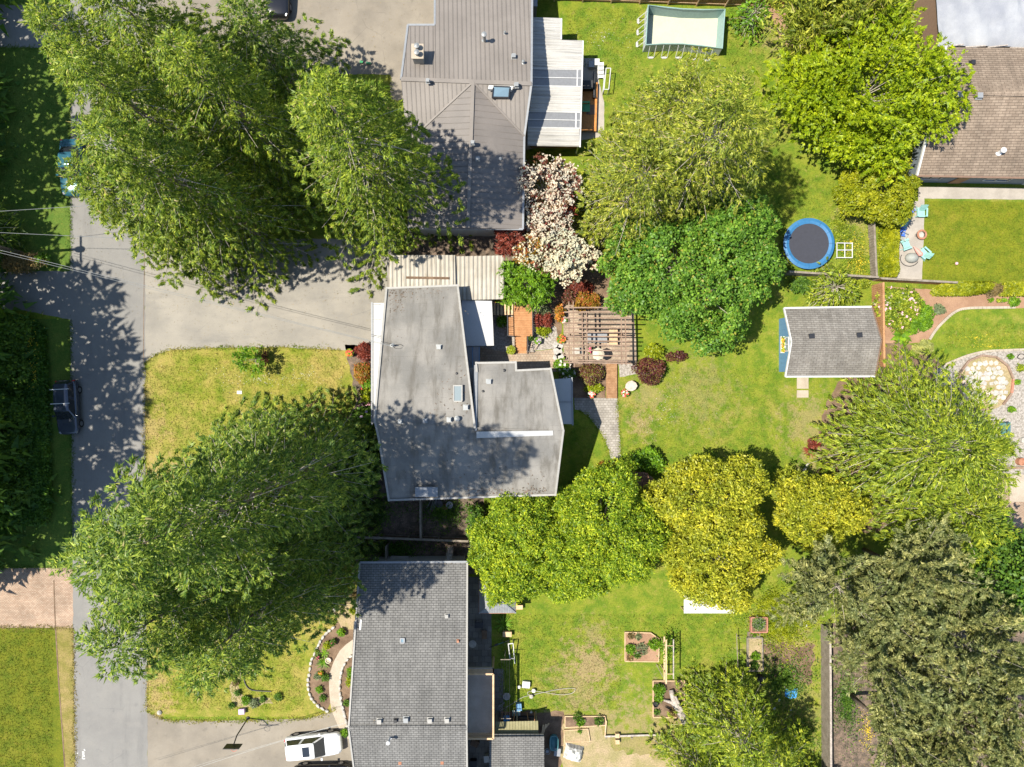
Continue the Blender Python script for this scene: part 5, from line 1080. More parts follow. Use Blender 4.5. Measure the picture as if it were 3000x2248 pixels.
pot('pot of lilac flowers against the deck railing post', 1575, 1000, .2, .3, 'wall_blue', 4, ('fl_lilac',)); pot('low bowl of scarlet flowers on the brick patio edge', 1643, 995, .26, .14, 'stone_light', 5, ('fl_red', 'fl_orange')); pot('pot of pink and orange flowers on the pergola table side', 1729, 1028, .18, .5, 'terracotta', 6, ('fl_magenta', 'fl_pink')); pot('pot of orange flowers beside the carport corner', 1459, 880, .2, .35, 'stone_light', 7, ('fl_orange',))
pot('pot of orange blossoms at the driveway end of the front bed', 1028, 1035, .22, .3, 'dark_metal', 8, ('fl_orange', 'fl_red')); pot('pot with red and white flowers at the pergola post', 1650, 940, .2, .3, 'wall_blue', 9, ('fl_white', 'fl_red'))
tb = thing('stone_table', P(1846, 1131), 'round pinkish stone table on the lawn beside the purple bush', 'table'); c = P(1845, 1131)
part('top', MB().prism([(c.x + math.cos(k * .698) * (.48 + U(-.05, .05)), c.y + math.sin(k * .698) * (.42 + U(-.04, .04))) for k in range(9)], .5, .62), 'stone_pink', tb); part('pedestal', MB().lathe((c.x, c.y, 0), [(.2, 0), (.14, .15), (.17, .5)], 10), 'stone_grey', tb)
def ptable(label, px, py, w, d, h, mat, rz=0):
    t = thing('patio_table', P(px, py), label, 'table'); c = P(px, py, h); part('top', MB().box((c.x, c.y, h), (w, d, .05), rz), mat, t)
    for sx in (-1, 1):
        for sy in (-1, 1): q = Matrix.Rotation(rz, 3, 'Z') @ Vector((sx * (w / 2 - .08), sy * (d / 2 - .08), 0)); part('leg', MB().box((c.x + q.x, c.y + q.y, h / 2 - .02), (.05, .05, h - .05)), 'dark_metal', t)
    return t
ptable('glass-topped grey table under the middle of the pergola', 1750, 988, 1.6, .9, .72, 'gutter_grey'); ptable('pale square side table under the pergola near the footbridge', 1692, 1028, .8, .5, .5, 'stone_light'); ptable('pale bench top under the pergola rafters by the round tree', 1797, 990, .7, 1.4, .45, 'lumber')
c = P(1745, 1040); t = thing('cream_parasol', c, 'cream round parasol under the pergola rafters', 'parasol'); part('canopy', MB().lathe((c.x, c.y, 1.7), [(.5, 0), (.51, .04), (.3, .15), (.04, .22)], 8), 'fl_cream', t); part('pole', MB().tube([c, c + Vector((0, 0, 1.9))], .03, 8), 'dark_metal', t); part('base', MB().lathe(c, [(.25, 0), (.25, .08)], 12), 'stone_grey', t)
c = P(1645, 1020); t = thing('stepping_stones', P(1640, 1020), 'pale round stepping stones beside the gravel by the pergola', 'stepping stones')
for x, y, r in ((1634, 1030, .42), (1628, 1012, .28), (1641, 1015, .3), (1648, 1003, .22), (1641, 1045, .35), (1628, 1047, .25)): q = P(x, y); part('stone', MB().prism([(q.x + math.cos(k * .9) * r * U(.8, 1.05), q.y + math.sin(k * .9) * r * U(.8, 1.05)) for k in range(7)], .0, .06), 'stone_grey', t)
c = P(1578, 1020); t = thing('garden_ladder', c, 'little slatted plant ladder lying on the gravel beside the deck stairs', 'ladder')
for s in (-1, 1): part('side_rail', MB().beam(P(1557 + s * 0, 1030, .05 + (s > 0) * .0) + Vector((s * .15 - .0, 0, 0)), P(1570, 1003, .35) + Vector((s * .3, 0, 0)), .05, .05), 'lumber', t)
for i in range(6): part('rung', MB().beam(P(1557, 1030, .08).lerp(P(1570, 1003, .38), i / 6) + Vector((-.25, 0, 0)), P(1557, 1030, .08).lerp(P(1570, 1003, .38), i / 6) + Vector((.3, 0, 0)), .06, .025), 'driftwood', t)

# ---------------------------------------------------------------- house 2 patio things
def grill(label, px, py, mat):
    t = thing('covered_barbecue', P(px, py), label, 'barbecue'); c = P(px, py); part('cart', MB().box((c.x, c.y, .45), (.9, .55, .86)), mat, t); part('hood', MB().prism([(c.x - .42, c.y - .26), (c.x + .42, c.y - .26), (c.x + .42, c.y + .26), (c.x - .42, c.y + .26)], .88, [1.05, 1.05, 1.2, 1.2]), mat, t); part('handle', MB().tube([(c.x - .3, c.y - .3, 1.0), (c.x + .3, c.y - .3, 1.0)], .015, 6), 'alloy', t); return t
grill('black barbecue on the orange deck beside the white patio cover', 1718, 263, 'black')
c = P(1733, 262); solo('deck_umbrella', MB().tube([(0, 0, 0), (0, 0, .2), (0, 0, 1.9), (0, 0, 2.2)], .16, 10, .06), 'dark_metal', 'long folded charcoal umbrella lying on the orange deck', 'umbrella').matrix_world = Matrix.Translation(P(1741, 288, .5)) @ Matrix.Rotation(math.radians(-90), 4, 'X')
adirondack('green plastic armchair on the orange deck under the patio cover edge', 1709, 320, 0, 'green_plastic'); c = P(1729, 326); solo('door_mat', MB().box((c.x, c.y, .32), (.7, .8, .02)), 'wall_brown', 'dark door mat on the orange deck before the green chair', 'mat')
for x, y, m, lb in ((1731, 196, 'gutter_grey', 'grey storage box on the dark patio by the steps'), (1746, 190, 'white_paint', 'white storage box on the dark patio by the steps')): q = P(x, y); t = solo('storage_box', MB().box((q.x, q.y, .25), (.42, .48, .5)).box((q.x, q.y, .52), (.46, .52, .04)), m, lb, 'box')
st = thing('metal_steps', P(1768, 215), 'white metal steps leading off the patio onto the lawn', 'steps')
for i in range(4): part('tread', MB().box(P(1760, 188 + i * 12, .6 - i * .12), (.5, .26, .04)), 'white_metal', st)
for x in (1752, 1768): part('side_rail', MB().beam(P(x, 182, .6), P(x, 232, .1), .04, .12), 'white_metal', st)
fr = thing('gate_frame', P(1773, 245), 'upright white rectangular gate frame beside the orange deck', 'frame'); a, b = P(1771, 216), P(1765, 277)
for p, q in ((a, a + Vector((0, 0, 1.0))), (b, b + Vector((0, 0, 1.0))), (a + Vector((0, 0, 1.0)), b + Vector((0, 0, 1.0))), (a + Vector((0, 0, .15)), b + Vector((0, 0, .15)))): part('bar', MB().beam(p, q, .05, .05), 'white_metal', fr)
for p in (a, b): part('bar', MB().beam(p + Vector((0, 0, 1.0)), p + Vector((.38, 0, 1.0)), .045, .045), 'white_metal', fr)
part('bar', MB().beam(a + Vector((.38, 0, 1.0)), b + Vector((.38, 0, 1.0)), .05, .05), 'white_metal', fr)
for p in (a, b): part('bar', MB().beam(p + Vector((.38, 0, 0)), p + Vector((.38, 0, .98)), .045, .045), 'white_metal', fr)
q = P(1553, 42); solo('utility_box', MB().box((q.x + .25, q.y, 1.0), (.5, .8, 2.0)).box((q.x + .25, q.y, 2.03), (.56, .86, .06)), 'gutter_grey', 'tall grey utility box against the brown metal-roofed house', 'box')
q = P(1070, 186); t = thing('ride_toy', P(1070, 186), 'small green toy on the tan driveway of the metal-roofed house', 'toy'); part('body', MB().box((q.x + .3, q.y - .05, .15), (.35, .12, .18)).box((q.x - .28, q.y + .05, .12), (.25, .2, .2)), 'green_plastic', t); part('axle', MB().tube([(q.x - .2, q.y + .05, .1), (q.x + .2, q.y - .05, .1)], .02, 6), 'dark_metal', t)
q = P(702, 1150); solo('valve_cover', MB().prism([(q.x - .2, q.y - .13), (q.x + .2, q.y - .13), (q.x + .2, q.y + .13), (q.x - .2, q.y + .13)], .0, .05).box((q.x, q.y, .06), (.34, .2, .02)), 'white_paint', 'small white valve cover set in the front lawn', 'cover')
q = P(468, 2087); solo('white_rock', MB().lathe((q.x, q.y, 0), [(.18, 0), (.2, .1), (.1, .2), (.02, .23)], 8), 'stone_light', 'white rock at the corner of the road verge and the white car driveway', 'rock')
# ---------------------------------------------------------------- lower back yard: beds, junk, clothes line
def raised_bed(label, pts, h, bm, sm, seed, plants=(), w=.07):
    w_ = [P(*q) for q in pts]; t = thing('raised_bed', sum(w_, Vector()) / len(w_), label, 'raised bed')
    for i in range(len(w_)): a, b = w_[i], w_[(i + 1) % len(w_)]; part('frame_board', MB().beam(a + Vector((0, 0, h / 2)), b + Vector((0, 0, h / 2)), w, h - .004 * (i % 2)), bm, t)
    part('soil', MB().prism(w_ if area2(w_) > 0 else w_[::-1], .02, h * .75), sm, t)
    rng = np.random.default_rng(seed)
    for px, py, rx, n, m, zz in plants:
        c = P(px, py, h); a = rng.uniform(0, 6.28, n); r = np.sqrt(rng.random(n)) * rx * PX; pos = np.stack([c.x + np.cos(a) * r, c.y + np.sin(a) * r, h * .7 + rng.uniform(0, zz, n)], 1); d = rng.normal(0, 1, (n, 3)); d[:, 2] = np.abs(d[:, 2])
        o = link('plants', quad_mesh('plants', diamonds(pos, d, rng.normal(0, .6, (n, 3)) + np.array([0, 0, 1.0]), .16 * rng.uniform(.6, 1.3, n), .09) - np.array(t.location), m), t); o['kind'] = 'stuff'
    return t
raised_bed('raised bed with a cut corner, leafy clumps and a trellis at its side', [(1830, 1935), (1928, 1936), (1930, 1870), (1905, 1852), (1830, 1850)], .25, 'lumber', 'soil_red', 1, [(1846, 1900, 14, 350, 'lf_bright', .35), (1870, 1865, 9, 120, 'lf_sage', .25), (1880, 1900, 18, 200, 'lf_sage', .3), (1915, 1885, 16, 420, 'lf_bright', .45), (1848, 1862, 9, 130, 'lf_dry', .25), (1866, 1920, 8, 110, 'lf_deep', .25), (1846, 1926, 9, 120, 'lf_dry', .2)])
tr = thing('trellis', P(1940, 1910), 'tall timber trellis with a vine at the side of the cut-cornered raised bed', 'trellis')
for y in (1868, 1948): q = P(1937, y); part('post', MB().box((q.x, q.y, .95), (.09, .09, 1.9)), 'lumber', tr)
for z, x0 in ((1.9, 1937), (1.2, 1937)): part('crossbar', MB().beam(P(1937, 1850) + Vector((0, 0, z)), P(1937, 1975) + Vector((0, 0, z)), .12, .05), 'lumber', tr)
for x, y in ((1936, 1868), (1936, 1948)): part('side_arm', MB().beam(P(x, y) + Vector((0, 0, 1.85)), P(x, y) + Vector((.62, 0, 1.85)), .05, .05), 'lumber', tr)
part('outer_rail', MB().beam(P(1936, 1850) + Vector((.62, 0, 1.85)), P(1936, 1962) + Vector((.62, 0, 1.85)), .08, .06), 'driftwood', tr); part('brace', MB().beam(P(1922, 1945) + Vector((0, 0, .1)), P(1934, 1968) + Vector((0, 0, 1.1)), .05, .05), 'fence_old', tr)
rng = np.random.default_rng(9); n = 500; c = P(1940, 1885); pos = np.stack([c.x + rng.normal(.15, .3, n), c.y + rng.normal(0, .6, n), rng.uniform(.3, 1.9, n)], 1); o = link('vine', quad_mesh('vine', diamonds(pos, rng.normal(0, 1, (n, 3)), rng.normal(0, .5, (n, 3)) + np.array([0, 0, 1.0]), .14, .1) - np.array(tr.location), 'lf_bright'), tr); o['kind'] = 'stuff'
raised_bed('large raised bed holding a grey driftwood stump and green leaves', [(1912, 2098), (2002, 2100), (2004, 1992), (1912, 1992)], .25, 'lumber', 'soil', 2, [(1930, 2018, 16, 600, 'lf_bright', .45), (1928, 2045, 12, 300, 'lf_bright', .3), (1924, 2085, 8, 120, 'lf_deep', .2), (1970, 2090, 14, 160, 'lf_dry', .15)])
raised_bed('square reddish planter box full of small green plants', [(2197, 1848), (2243, 1848), (2243, 1806), (2197, 1806)], .4, 'red_wood', 'soil', 3, [(2222, 1827, 18, 500, 'lf_sage', .2), (2222, 1827, 18, 200, 'lf_bright', .2)], .12)
raised_bed('long weathered raised bed with straw and green tufts beside the black barrel', [(2188, 1962), (2232, 1962), (2230, 1866), (2188, 1866)], .3, 'fence_old', 'sand', 4, [(2212, 1922, 12, 260, 'lf_bright', .3), (2210, 1950, 12, 200, 'lf_deep', .25)], .1)
raised_bed('narrow wire-edged bed between the reddish planter and the long bed', [(2190, 1862), (2224, 1862), (2224, 1850), (2190, 1850)], .2, 'fence_old', 'soil', 5, [(2208, 1856, 8, 90, 'lf_bright', .2)], .05)
raised_bed('row of planted pots and crates inside a lumber frame by the dirt patch', [(1655, 2128), (1775, 2122), (1772, 2096), (1655, 2096)], .22, 'lumber', 'soil', 6, [(1700, 2113, 12, 260, 'lf_bright', .3), (1690, 2100, 12, 140, 'lf_deep', .3), (1755, 2110, 14, 200, 'lf_deep', .3)])
raised_bed('empty sandy lumber frame beside the white sack', [(1654, 2172), (1728, 2170), (1722, 2134), (1652, 2138)], .16, 'lumber', 'sand', 7, [(1697, 2142, 5, 40, 'lf_bright', .15)], .06)
sp = thing('driftwood_stump', P(1975, 2070), 'big forked grey driftwood stump lying across the raised bed', 'stump')
for pts, r, r2 in (([(2008, 2118, .35), (1988, 2080, .5), (1972, 2045, .55), (1966, 2022, .4)], .3, .2), ([(1992, 2085, .5), (1968, 2058, .5), (1945, 2052, .35)], .24, .08), ([(2012, 2112, .4), (1996, 2078, .65), (1978, 2040, .65)], .16, .1)): part('limb', MB().tube([P(a, b, z) for a, b, z in pts], r, 9, r2), 'driftwood', sp, True)
for x, y, r, lb in ((2224, 1985, .33, 'black plastic barrel open at the top beside the long raised bed'), (1918, 2058, .22, 'black nursery pot inside the driftwood bed')): c = P(x, y); solo('barrel', MB().ring((c.x, c.y, 0), r * .85, r, 0, r * 2.2, 20).lathe((c.x, c.y, .02), [(r * .8, 0), (r * .84, r * 1.4)], 16), 'black', lb, 'barrel')
rp = thing('rail_posts', P(2162, 1910), 'leaning grey pole rail on the lawn side of the weathered bed', 'rail')
for y in (1862, 1905, 1950): q = P(2160, y); part('post', MB().tube([q, q + Vector((0, 0, .8))], .035, 6), 'fence_old', rp)
part('pole', MB().tube([P(2158, 1856, .78), P(2162, 1958, .74)], .035, 6), 'fence_old', rp)
c = P(2316, 2033); mb = MB(); rng = np.random.default_rng(4); k = 7
v = [(c.x + (i - 3) * .16 + rng.normal(0, .03), c.y + (j - 3) * .11 + (i - 3) ** 2 * .02 + rng.normal(0, .03), .06 + abs(rng.normal(0, .06))) for j in range(k) for i in range(k)]
solo('tarp_scrap', MB().add(v, [(j * k + i, j * k + i + 1, (j + 1) * k + i + 1, (j + 1) * k + i) for j in range(k - 1) for i in range(k - 1)]), 'blue_tarp', 'crumpled bright blue tarp scrap in the shaded yard', 'tarp')
solo('wooden_pole', MB().tube([P(2280, 1988, .06), P(2303, 2018, .1)], .05, 7), 'fence_old', 'grey wooden pole lying by the blue tarp scrap', 'pole')
for i, (x, y) in enumerate(((2314, 2078), (2282, 2050), (2268, 2075), (2360, 1832))): c = P(x, y); solo('litter', MB().box((c.x, c.y, .05), (.2, .16, .08), U(0, 3)).box((c.x + .06, c.y, .1), (.08, .1, .05), U(0, 3)), 'white_paint', ('white scrap in the dark yard near the spruces', 'white scrap between the blue tarp and the black barrel', 'white scrap near the fallen pole', 'small white tag in the bright weeds')[i], 'litter')
# clothes line
cl = thing('clothes_line', P(1480, 1905), 'clothes line on two posts with wires stretched beside the raised sundeck', 'clothes line'); zt = 2.0
a0, a1 = P(1480, 1905), P(1481, 2072)
for q in (a0, a1):
    part('post', MB().tube([q, q + Vector((0, 0, zt))], .04, 8), 'fence_old', cl); part('crossarm', MB().beam(q + Vector((-.35, 0, zt)), q + Vector((.45, 0, zt)), .06, .05), 'fence_old', cl)
wf = thing('goal_frame', P(1497, 1905), 'slanting white timber goal frame beside the teal bicycle', 'frame')
for p, q in (((1489, 1887, .9), (1503, 1885, .9)), ((1489, 1887, .9), (1494, 1930, .05)), ((1503, 1885, .9), (1508, 1944, .05)), ((1494, 1929, .08), (1507, 1930, .3))): part('bar', MB().beam(P(*p), P(*q), .07, .06), 'white_paint', wf)
for p in ((1489, 1887, .9), (1503, 1885, .9)): q = P(*p); part('leg', MB().beam(q, (q.x, q.y, 0), .06, .06), 'white_paint', wf)
for i in range(4): x = -.25 + i * .2; part('line', MB().tube([a0 + Vector((x, 0, zt)), a0.lerp(a1, .5) + Vector((x, 0, zt - .12)), a1 + Vector((x, 0, zt))], .012, 4), 'dark_metal', cl)
# bicycle
bk = thing('bicycle', P(1462, 1888), 'teal bicycle leaning at the patio edge under the clothes line', 'bicycle'); a, b = P(1447, 1893), P(1484, 1880); dd = (b - a).normalized(); nn = Vector((-dd.y, dd.x, 0)) * .35; R2 = .34
def tilt(p): return Vector((p.x, p.y, 0)) + nn * p.z + Vector((0, 0, p.z * .94))
for c in (a, b):
    w = part('wheel', MB().tube([tilt(Vector((c.x, c.y, R2)) + dd * math.cos(k) * R2 + Vector((0, 0, math.sin(k) * R2))) for k in np.linspace(0, 6.2832, 25)], .025, 6), 'tyre', bk); mb = MB()
    for k in range(8): mb.tube([tilt(Vector((c.x, c.y, R2))), tilt(Vector((c.x, c.y, R2)) + dd * math.cos(k * .785) * R2 + Vector((0, 0, math.sin(k * .785) * R2)))], .004, 3)
    part('spokes', mb, 'alloy', w)
A0, B0_ = a + Vector((0, 0, R2)), b + Vector((0, 0, R2)); bb = a.lerp(b, .42) + Vector((0, 0, .3)); stt = a.lerp(b, .32) + Vector((0, 0, .78)); hd = a.lerp(b, .84) + Vector((0, 0, .8)); mb = MB()
for p, q in ((A0, bb), (A0, stt), (bb, stt), (bb, hd), (stt, hd), (hd, B0_)): mb.tube([tilt(p), tilt(q)], .022, 6)
part('frame', mb, 'teal_plastic', bk); part('saddle', MB().box(tilt(stt + Vector((0, 0, .1))), (.26, .14, .06), math.atan2(dd.y, dd.x)), 'black', bk); part('handlebar', MB().tube([tilt(hd + Vector((0, 0, .15)) - nn * .8), tilt(hd + Vector((0, 0, .18))), tilt(hd + Vector((0, 0, .15)) + nn * .8)], .015, 6), 'black', bk)
# patio things by the grey shingle house
c = P(1386, 1878); t = thing('round_table', c, 'pale round table on the dark side patio of the grey shingle house', 'table'); part('top', MB().lathe((c.x, c.y, .68), [(.3, 0), (.31, .02), (.31, .05)], 20), 'stone_grey', t); part('pedestal', MB().tube([c, c + Vector((0, 0, .68))], .05, 8), 'dark_metal', t)
ptable('dark slatted table on the side patio near the gazebo', 1403, 1832, .7, .45, .7, 'black'); ptable('low brown slatted bench on the side patio', 1419, 1860, .42, .7, .4, 'fence_dark')
def crate(label, px, py, w, d, h, m, rz=0.0, cat='box', name='wooden_box'):
    c = P(px, py); t = thing(name, c, label, cat)
    for s in (-1, 1):
        q = Matrix.Rotation(rz, 3, 'Z'); e = q @ Vector((s * (w / 2 - .02), 0, 0)); part('side', MB().box((c.x + e.x, c.y + e.y, h / 2), (.04, d, h), rz), m, t); e = q @ Vector((0, s * (d / 2 - .02), 0)); part('side', MB().box((c.x + e.x, c.y + e.y, h / 2), (w - .084, .04, h), rz), m, t)
    part('lid', MB().box((c.x, c.y, h + .02), (w + .03, d + .03, .035), rz), m, t); return t
crate('tan wooden box with a white cup beside the yucca', 1486, 1853, .7, .38, .45, 'lumber'); crate('tan wooden box under the pine beside the gazebo', 1521, 1775, .55, .33, .4, 'lumber'); crate('white slatted pallet box on the lawn near the hose', 1541, 2002, .6, .5, .3, 'white_paint', -.1)
crate('blue and white cooler at the end of the clothes line', 1520, 2066, .42, .55, .4, 'wall_blue', .1, 'cooler', 'cooler'); crate('white bucket box in the narrow alley beside the small shed', 1426, 2216, .4, .5, .45, 'white_paint', .1, 'bucket', 'bucket_box')
crate('dark box on a shelf in the alley by the sundeck', 1392, 2170, .6, .45, .5, 'fence_dark', -.5); crate('black stacked crate in the alley behind the grey shingle house', 1388, 2232, .5, .6, .5, 'black'); crate('white crate on top of the junk in the alley', 1386, 2246, .4, .3, .6, 'galv')
t = thing('camp_stool', P(1513, 2083), 'striped folding stool beside the blue cooler', 'stool'); c = P(1513, 2083)
for i in range(6): part('strap', MB().box((c.x - .28 + i * .11, c.y, .4), (.06, .45, .02)), 'white_paint' if i % 2 else 'teal_paint', t)
for sx in (-1, 1):
    for sy in (-1, 1): part('leg', MB().tube([(c.x + sx * .28, c.y + sy * .2, 0), (c.x - sx * .2, c.y + sy * .2, .39)], .015, 5), 'galv', t)
hp = [P(1465, 2082), P(1500, 2062), P(1530, 2043), P(1556, 2036), P(1590, 2028), P(1640, 2018), P(1680, 2015), P(1684, 2021), P(1672, 2030), P(1640, 2033), P(1600, 2027), P(1565, 2022), P(1548, 2024), P(1546, 2030), P(1556, 2036)]
solo('garden_hose', MB().tube([q + Vector((0, 0, .03 + .002 * i)) for i, q in enumerate(smooth_line(hp, 8))], .02, 6), 'stone_light', 'pale garden hose looped on the lawn by the pallet box', 'hose')
for x, y, m, lb, r in ((1563, 2020, 'white_paint', 'white bucket standing on the hose loop', .16), (1521, 2010, 'white_paint', 'white jug beside the pallet box', .13), (1556, 2037, 'stone_light', 'pale watering jug on the hose', .16), (1556, 2085, 'white_paint', 'white bottle by the plank pile', .1)): c = P(x, y); solo('bucket', MB().lathe((c.x, c.y, 0), [(r * .8, 0), (r, r * 2), (r * .6, r * 2.02), (r * .55, r * 2.3)], 14), m, lb, 'bucket')
c = P(1484, 2040); solo('stone_disc', MB().lathe((c.x, c.y, 0), [(.3, 0), (.31, .06), (.28, .1)], 18), 'stone_grey', 'grey round stone disc on the shaded grass by the sundeck', 'stone')
ld = thing('aluminium_ladder', P(1462, 2075), 'aluminium ladder leaning off the sundeck corner', 'ladder'); a, b = P(1452, 2090, .1), P(1470, 2062, 1.6); s = Vector((.2, .1, 0))
for k in (-1, 1): part('side_rail', MB().beam(a + s * k, b + s * k, .05, .03), 'galv', ld)
for i in range(6): q = a.lerp(b, (i + .5) / 6); part('rung', MB().tube([q - s, q + s], .018, 5), 'galv', ld)
pl = thing('plank_pile', P(1515, 2098), 'pile of planks and pipes behind the olive lean-to', 'planks')
for i in range(9):
    x0, x1 = 1456 + U(0, 25), 1545 + U(0, 30); y = 2088 + i * 2.8; part('plank', MB().beam(P(x0, y, .1 + .06 * (i % 3)), P(x1, y + U(-3, 3), .1 + .06 * (i % 3)), .12, .05), R.choice(['fence_old', 'lumber', 'fence_dark', 'black', 'terracotta']), pl)
for x0, y0, x1, y1 in ((1508, 2090, 1502, 2125), (1544, 2090, 1550, 2125), (1566, 2088, 1566, 2110)): part('plank', MB().beam(P(x0, y0, .5), P(x1, y1, 2.05), .14, .04), 'fence_wood', pl)
c = P(1484, 2097); solo('blue_tote', MB().box((c.x, c.y, .5), (.45, .35, .28)).box((c.x, c.y, .65), (.5, .4, .03)).box((c.x, c.y, .19), (.4, .3, .36)), 'blue_tarp', 'royal blue tote on the plank pile', 'tote')
lg = thing('leaning_planks', P(1590, 2140), 'sandy planks leaning at the end of the olive lean-to', 'planks')
for x0, y0, x1, y1 in ((1586, 2148, 1608, 2120), (1592, 2148, 1600, 2122), (1588, 2152, 1592, 2124)): part('plank', MB().beam(P(x0, y0, .05), P(x1, y1, .6), .12, .04), 'lumber', lg)
bt = thing('bathtub', P(1622, 2170), 'teal bathtub standing on the dirt beside the small grey shed', 'bathtub'); c = P(1622, 2170)
pr = [(c.x + .37 * math.copysign(abs(math.cos(a)) ** .5, math.cos(a)), c.y + .62 * math.copysign(abs(math.sin(a)) ** .6, math.sin(a))) for a in np.linspace(0, 6.2832, 25)[:-1]]; m = len(pr); mb = MB()
mb.add([(x, y, .5) for x, y in pr] + [(c.x + (x - c.x) * .86, c.y + (y - c.y) * .9, .5) for x, y in pr] + [(c.x + (x - c.x) * .62, c.y + (y - c.y) * .76, .14) for x, y in pr] + [(c.x + (x - c.x) * .82, c.y + (y - c.y) * .88, .0) for x, y in pr], [(i + o, (i + 1) % m + o, (i + 1) % m + o + m, i + o + m) for o in (0, m) for i in range(m)] + [tuple(range(2 * m, 3 * m))] + [(i, i + 3 * m, (i + 1) % m + 3 * m, (i + 1) % m) for i in range(m)]); part('tub', mb, 'teal_plastic', bt, True)
crate('grey plastic bin behind the bathtub', 1632, 2197, .5, .6, .4, 'gutter_grey', -.1, 'bin', 'plastic_bin'); c = P(1603, 2197); t = thing('wire_reel', c, 'grey wire reel on the ground by the shed wall', 'reel'); part('rim', MB().tube([(c.x + math.cos(a) * .24, c.y + math.sin(a) * .24, .3) for a in np.linspace(0, 6.2832, 21)], .02, 6), 'galv', t); part('hub', MB().lathe((c.x, c.y, 0), [(.14, 0), (.14, .3)], 12), 'gutter_grey', t)
rng = np.random.default_rng(8); c = P(1680, 2203); v = []; f = []; kx, ky = 13, 11
for j in range(ky):
    for i in range(kx):
        x, y = (i - 6) / 6, (j - 5) / 5; h = .75 * max(0, 1 - max(abs(x), abs(y)) ** 4) + rng.normal(0, .05); v.append((c.x + x * .72 + y * .12 + rng.normal(0, .02), c.y + y * .62 - x * .18, max(.01, h)))
for j in range(ky - 1):
    for i in range(kx - 1): k = j * kx + i; f.append((k, k + 1, k + kx + 1, k + kx))
solo('white_sack', MB().add(v, f), 'white_paint', 'bulging white sack on the dry dirt beside the lumber frames', 'sack')
lr = thing('low_rail', P(1810, 2155), 'low grey plank rail with wooden planter boxes across the dirt', 'rail'); part('rail', MB().beam(P(1772, 2158, .25), P(1935, 2153, .25), .14, .06), 'driftwood', lr); part('rail', MB().beam(P(1776, 2112, .2), P(1772, 2158, .2), .1, .05), 'lumber', lr)
for x in (1775, 1850, 1930): q = P(x, 2156); part('post', MB().box((q.x, q.y - .05, .15), (.1, .1, .32)), 'fence_old', lr)
for x, y, m in ((1807, 2150, 'lumber'), (1807, 2168, 'lumber')): crate('tan planter box set astride the low rail' if y < 2160 else 'tan planter box standing free beside the low rail', x, y, .3, .32, .35, m)
t = thing('grey_awning', P(1170, 1640), 'pale grey folding table in the side yard against the grey shingle house', 'table'); c = P(1170, 1640, .9); part('top', MB().slab([P(1138, 1648, .9), P(1200, 1648, .9), P(1199, 1630, .9), P(1146, 1629, .9)], .05), 'concrete_grey', t)
for x, y in ((1148, 1633), (1196, 1633), (1148, 1645), (1196, 1645)): q = P(x, y, .85); part('leg', MB().tube([q, (q.x, q.y, 0)], .025, 6), 'galv', t)
t = thing('wooden_ladder', P(1318, 1625), 'grey wooden ladder leaning on the gutter in the shady side yard', 'ladder'); a, b = P(1320, 1602, .05), P(1313, 1652, 4.15); s = Vector((.24, 0, 0))
for k in (-1, 1): part('side_rail', MB().beam(a + s * k, b + s * k, .05, .09), 'fence_old', t)
for i in range(12): q = a.lerp(b, (i + .5) / 12); part('rung', MB().beam(q - s, q + s, .09, .03), 'driftwood', t)
jp = thing('pipe_bundle', P(1262, 1478), 'bundle of thin metal pipes propped under the eave of the membrane-roofed house', 'pipes')
for i in range(8): part('pipe', MB().tube([P(1246 + i * 3.5, 1494, .06 + .04 * (i % 3)), P(1262 + i * 2.5 + U(-3, 3), 1462, .5)], .022, 5), R.choice(['galv', 'dark_metal', 'galv']), jp)
for x, y, r, m, lb in ((1288, 1474, .3, 'black', 'black tub in the junk heap under the house eave'), (1304, 1484, .22, 'terracotta', 'clay pot in the junk heap under the house eave'), (1318, 1478, .28, 'gutter_grey', 'blue-grey pot at the end of the junk heap under the eave')): c = P(x, y); solo('tub', MB().ring((c.x, c.y, 0), r * .8, r, 0, r * 1.3, 16).lathe((c.x, c.y, .01), [(r * .75, 0), (r * .8, r * .9)], 12), m, lb, 'tub')
for x, y, lb in ((979, 1770, 'thin pale pole standing at the shaded stone row'), (1008, 1768, 'dark garden stake in the sandy bed by the house corner')): q = P(x, y); solo('garden_stake', MB().tube([q, q + Vector((0, 0, 1.9))], .035, 6), 'driftwood' if x < 1000 else 'fence_dark', lb, 'stake')
eh = smooth_line([P(712, 1922), P(714, 1960), P(717, 1995), P(728, 2015), P(745, 2022), P(770, 2024), P(795, 2025)], 6); solo('edging_strip', MB().tube([q + Vector((0, 0, .06)) for q in eh], .05, 6), 'black', 'curved black plastic edging strip on the front lawn', 'edging')
# gravel garden: round flagstone patio with timber ring, bench, pots
rp = thing('round_patio', P(2886, 1122), 'round flagstone patio ringed by brown timbers in the gravel garden', 'patio'); c = P(2886, 1122); RR = 2.28
part('base', MB().lathe((c.x, c.y, 0), [(RR, 0), (RR, .03)], 40), 'sand', rp); rs_ = random.Random(3)
for i in range(-5, 6):
    for j in range(-5, 6):
        x, y = (i + (j % 2) * .5) * .43 + rs_.uniform(-.06, .06), j * .40 + rs_.uniform(-.06, .06)
        if math.hypot(x, y) > RR - .38 or rs_.random() < .1: continue
        r = rs_.uniform(.2, .28); a0 = rs_.random() * 6; kk = rs_.choice([4, 5, 5, 6]); part('flagstone', MB().prism([(c.x + x + math.cos(a0 + q * 6.2832 / kk) * r * rs_.uniform(.85, 1.15), c.y + y + math.sin(a0 + q * 6.2832 / kk) * r * rs_.uniform(.8, 1.1)) for q in range(kk)], .02, .055 + rs_.uniform(0, .012)), rs_.choice(['stone_light', 'stone_light', 'stone_grey', 'stone_pink']), rp)
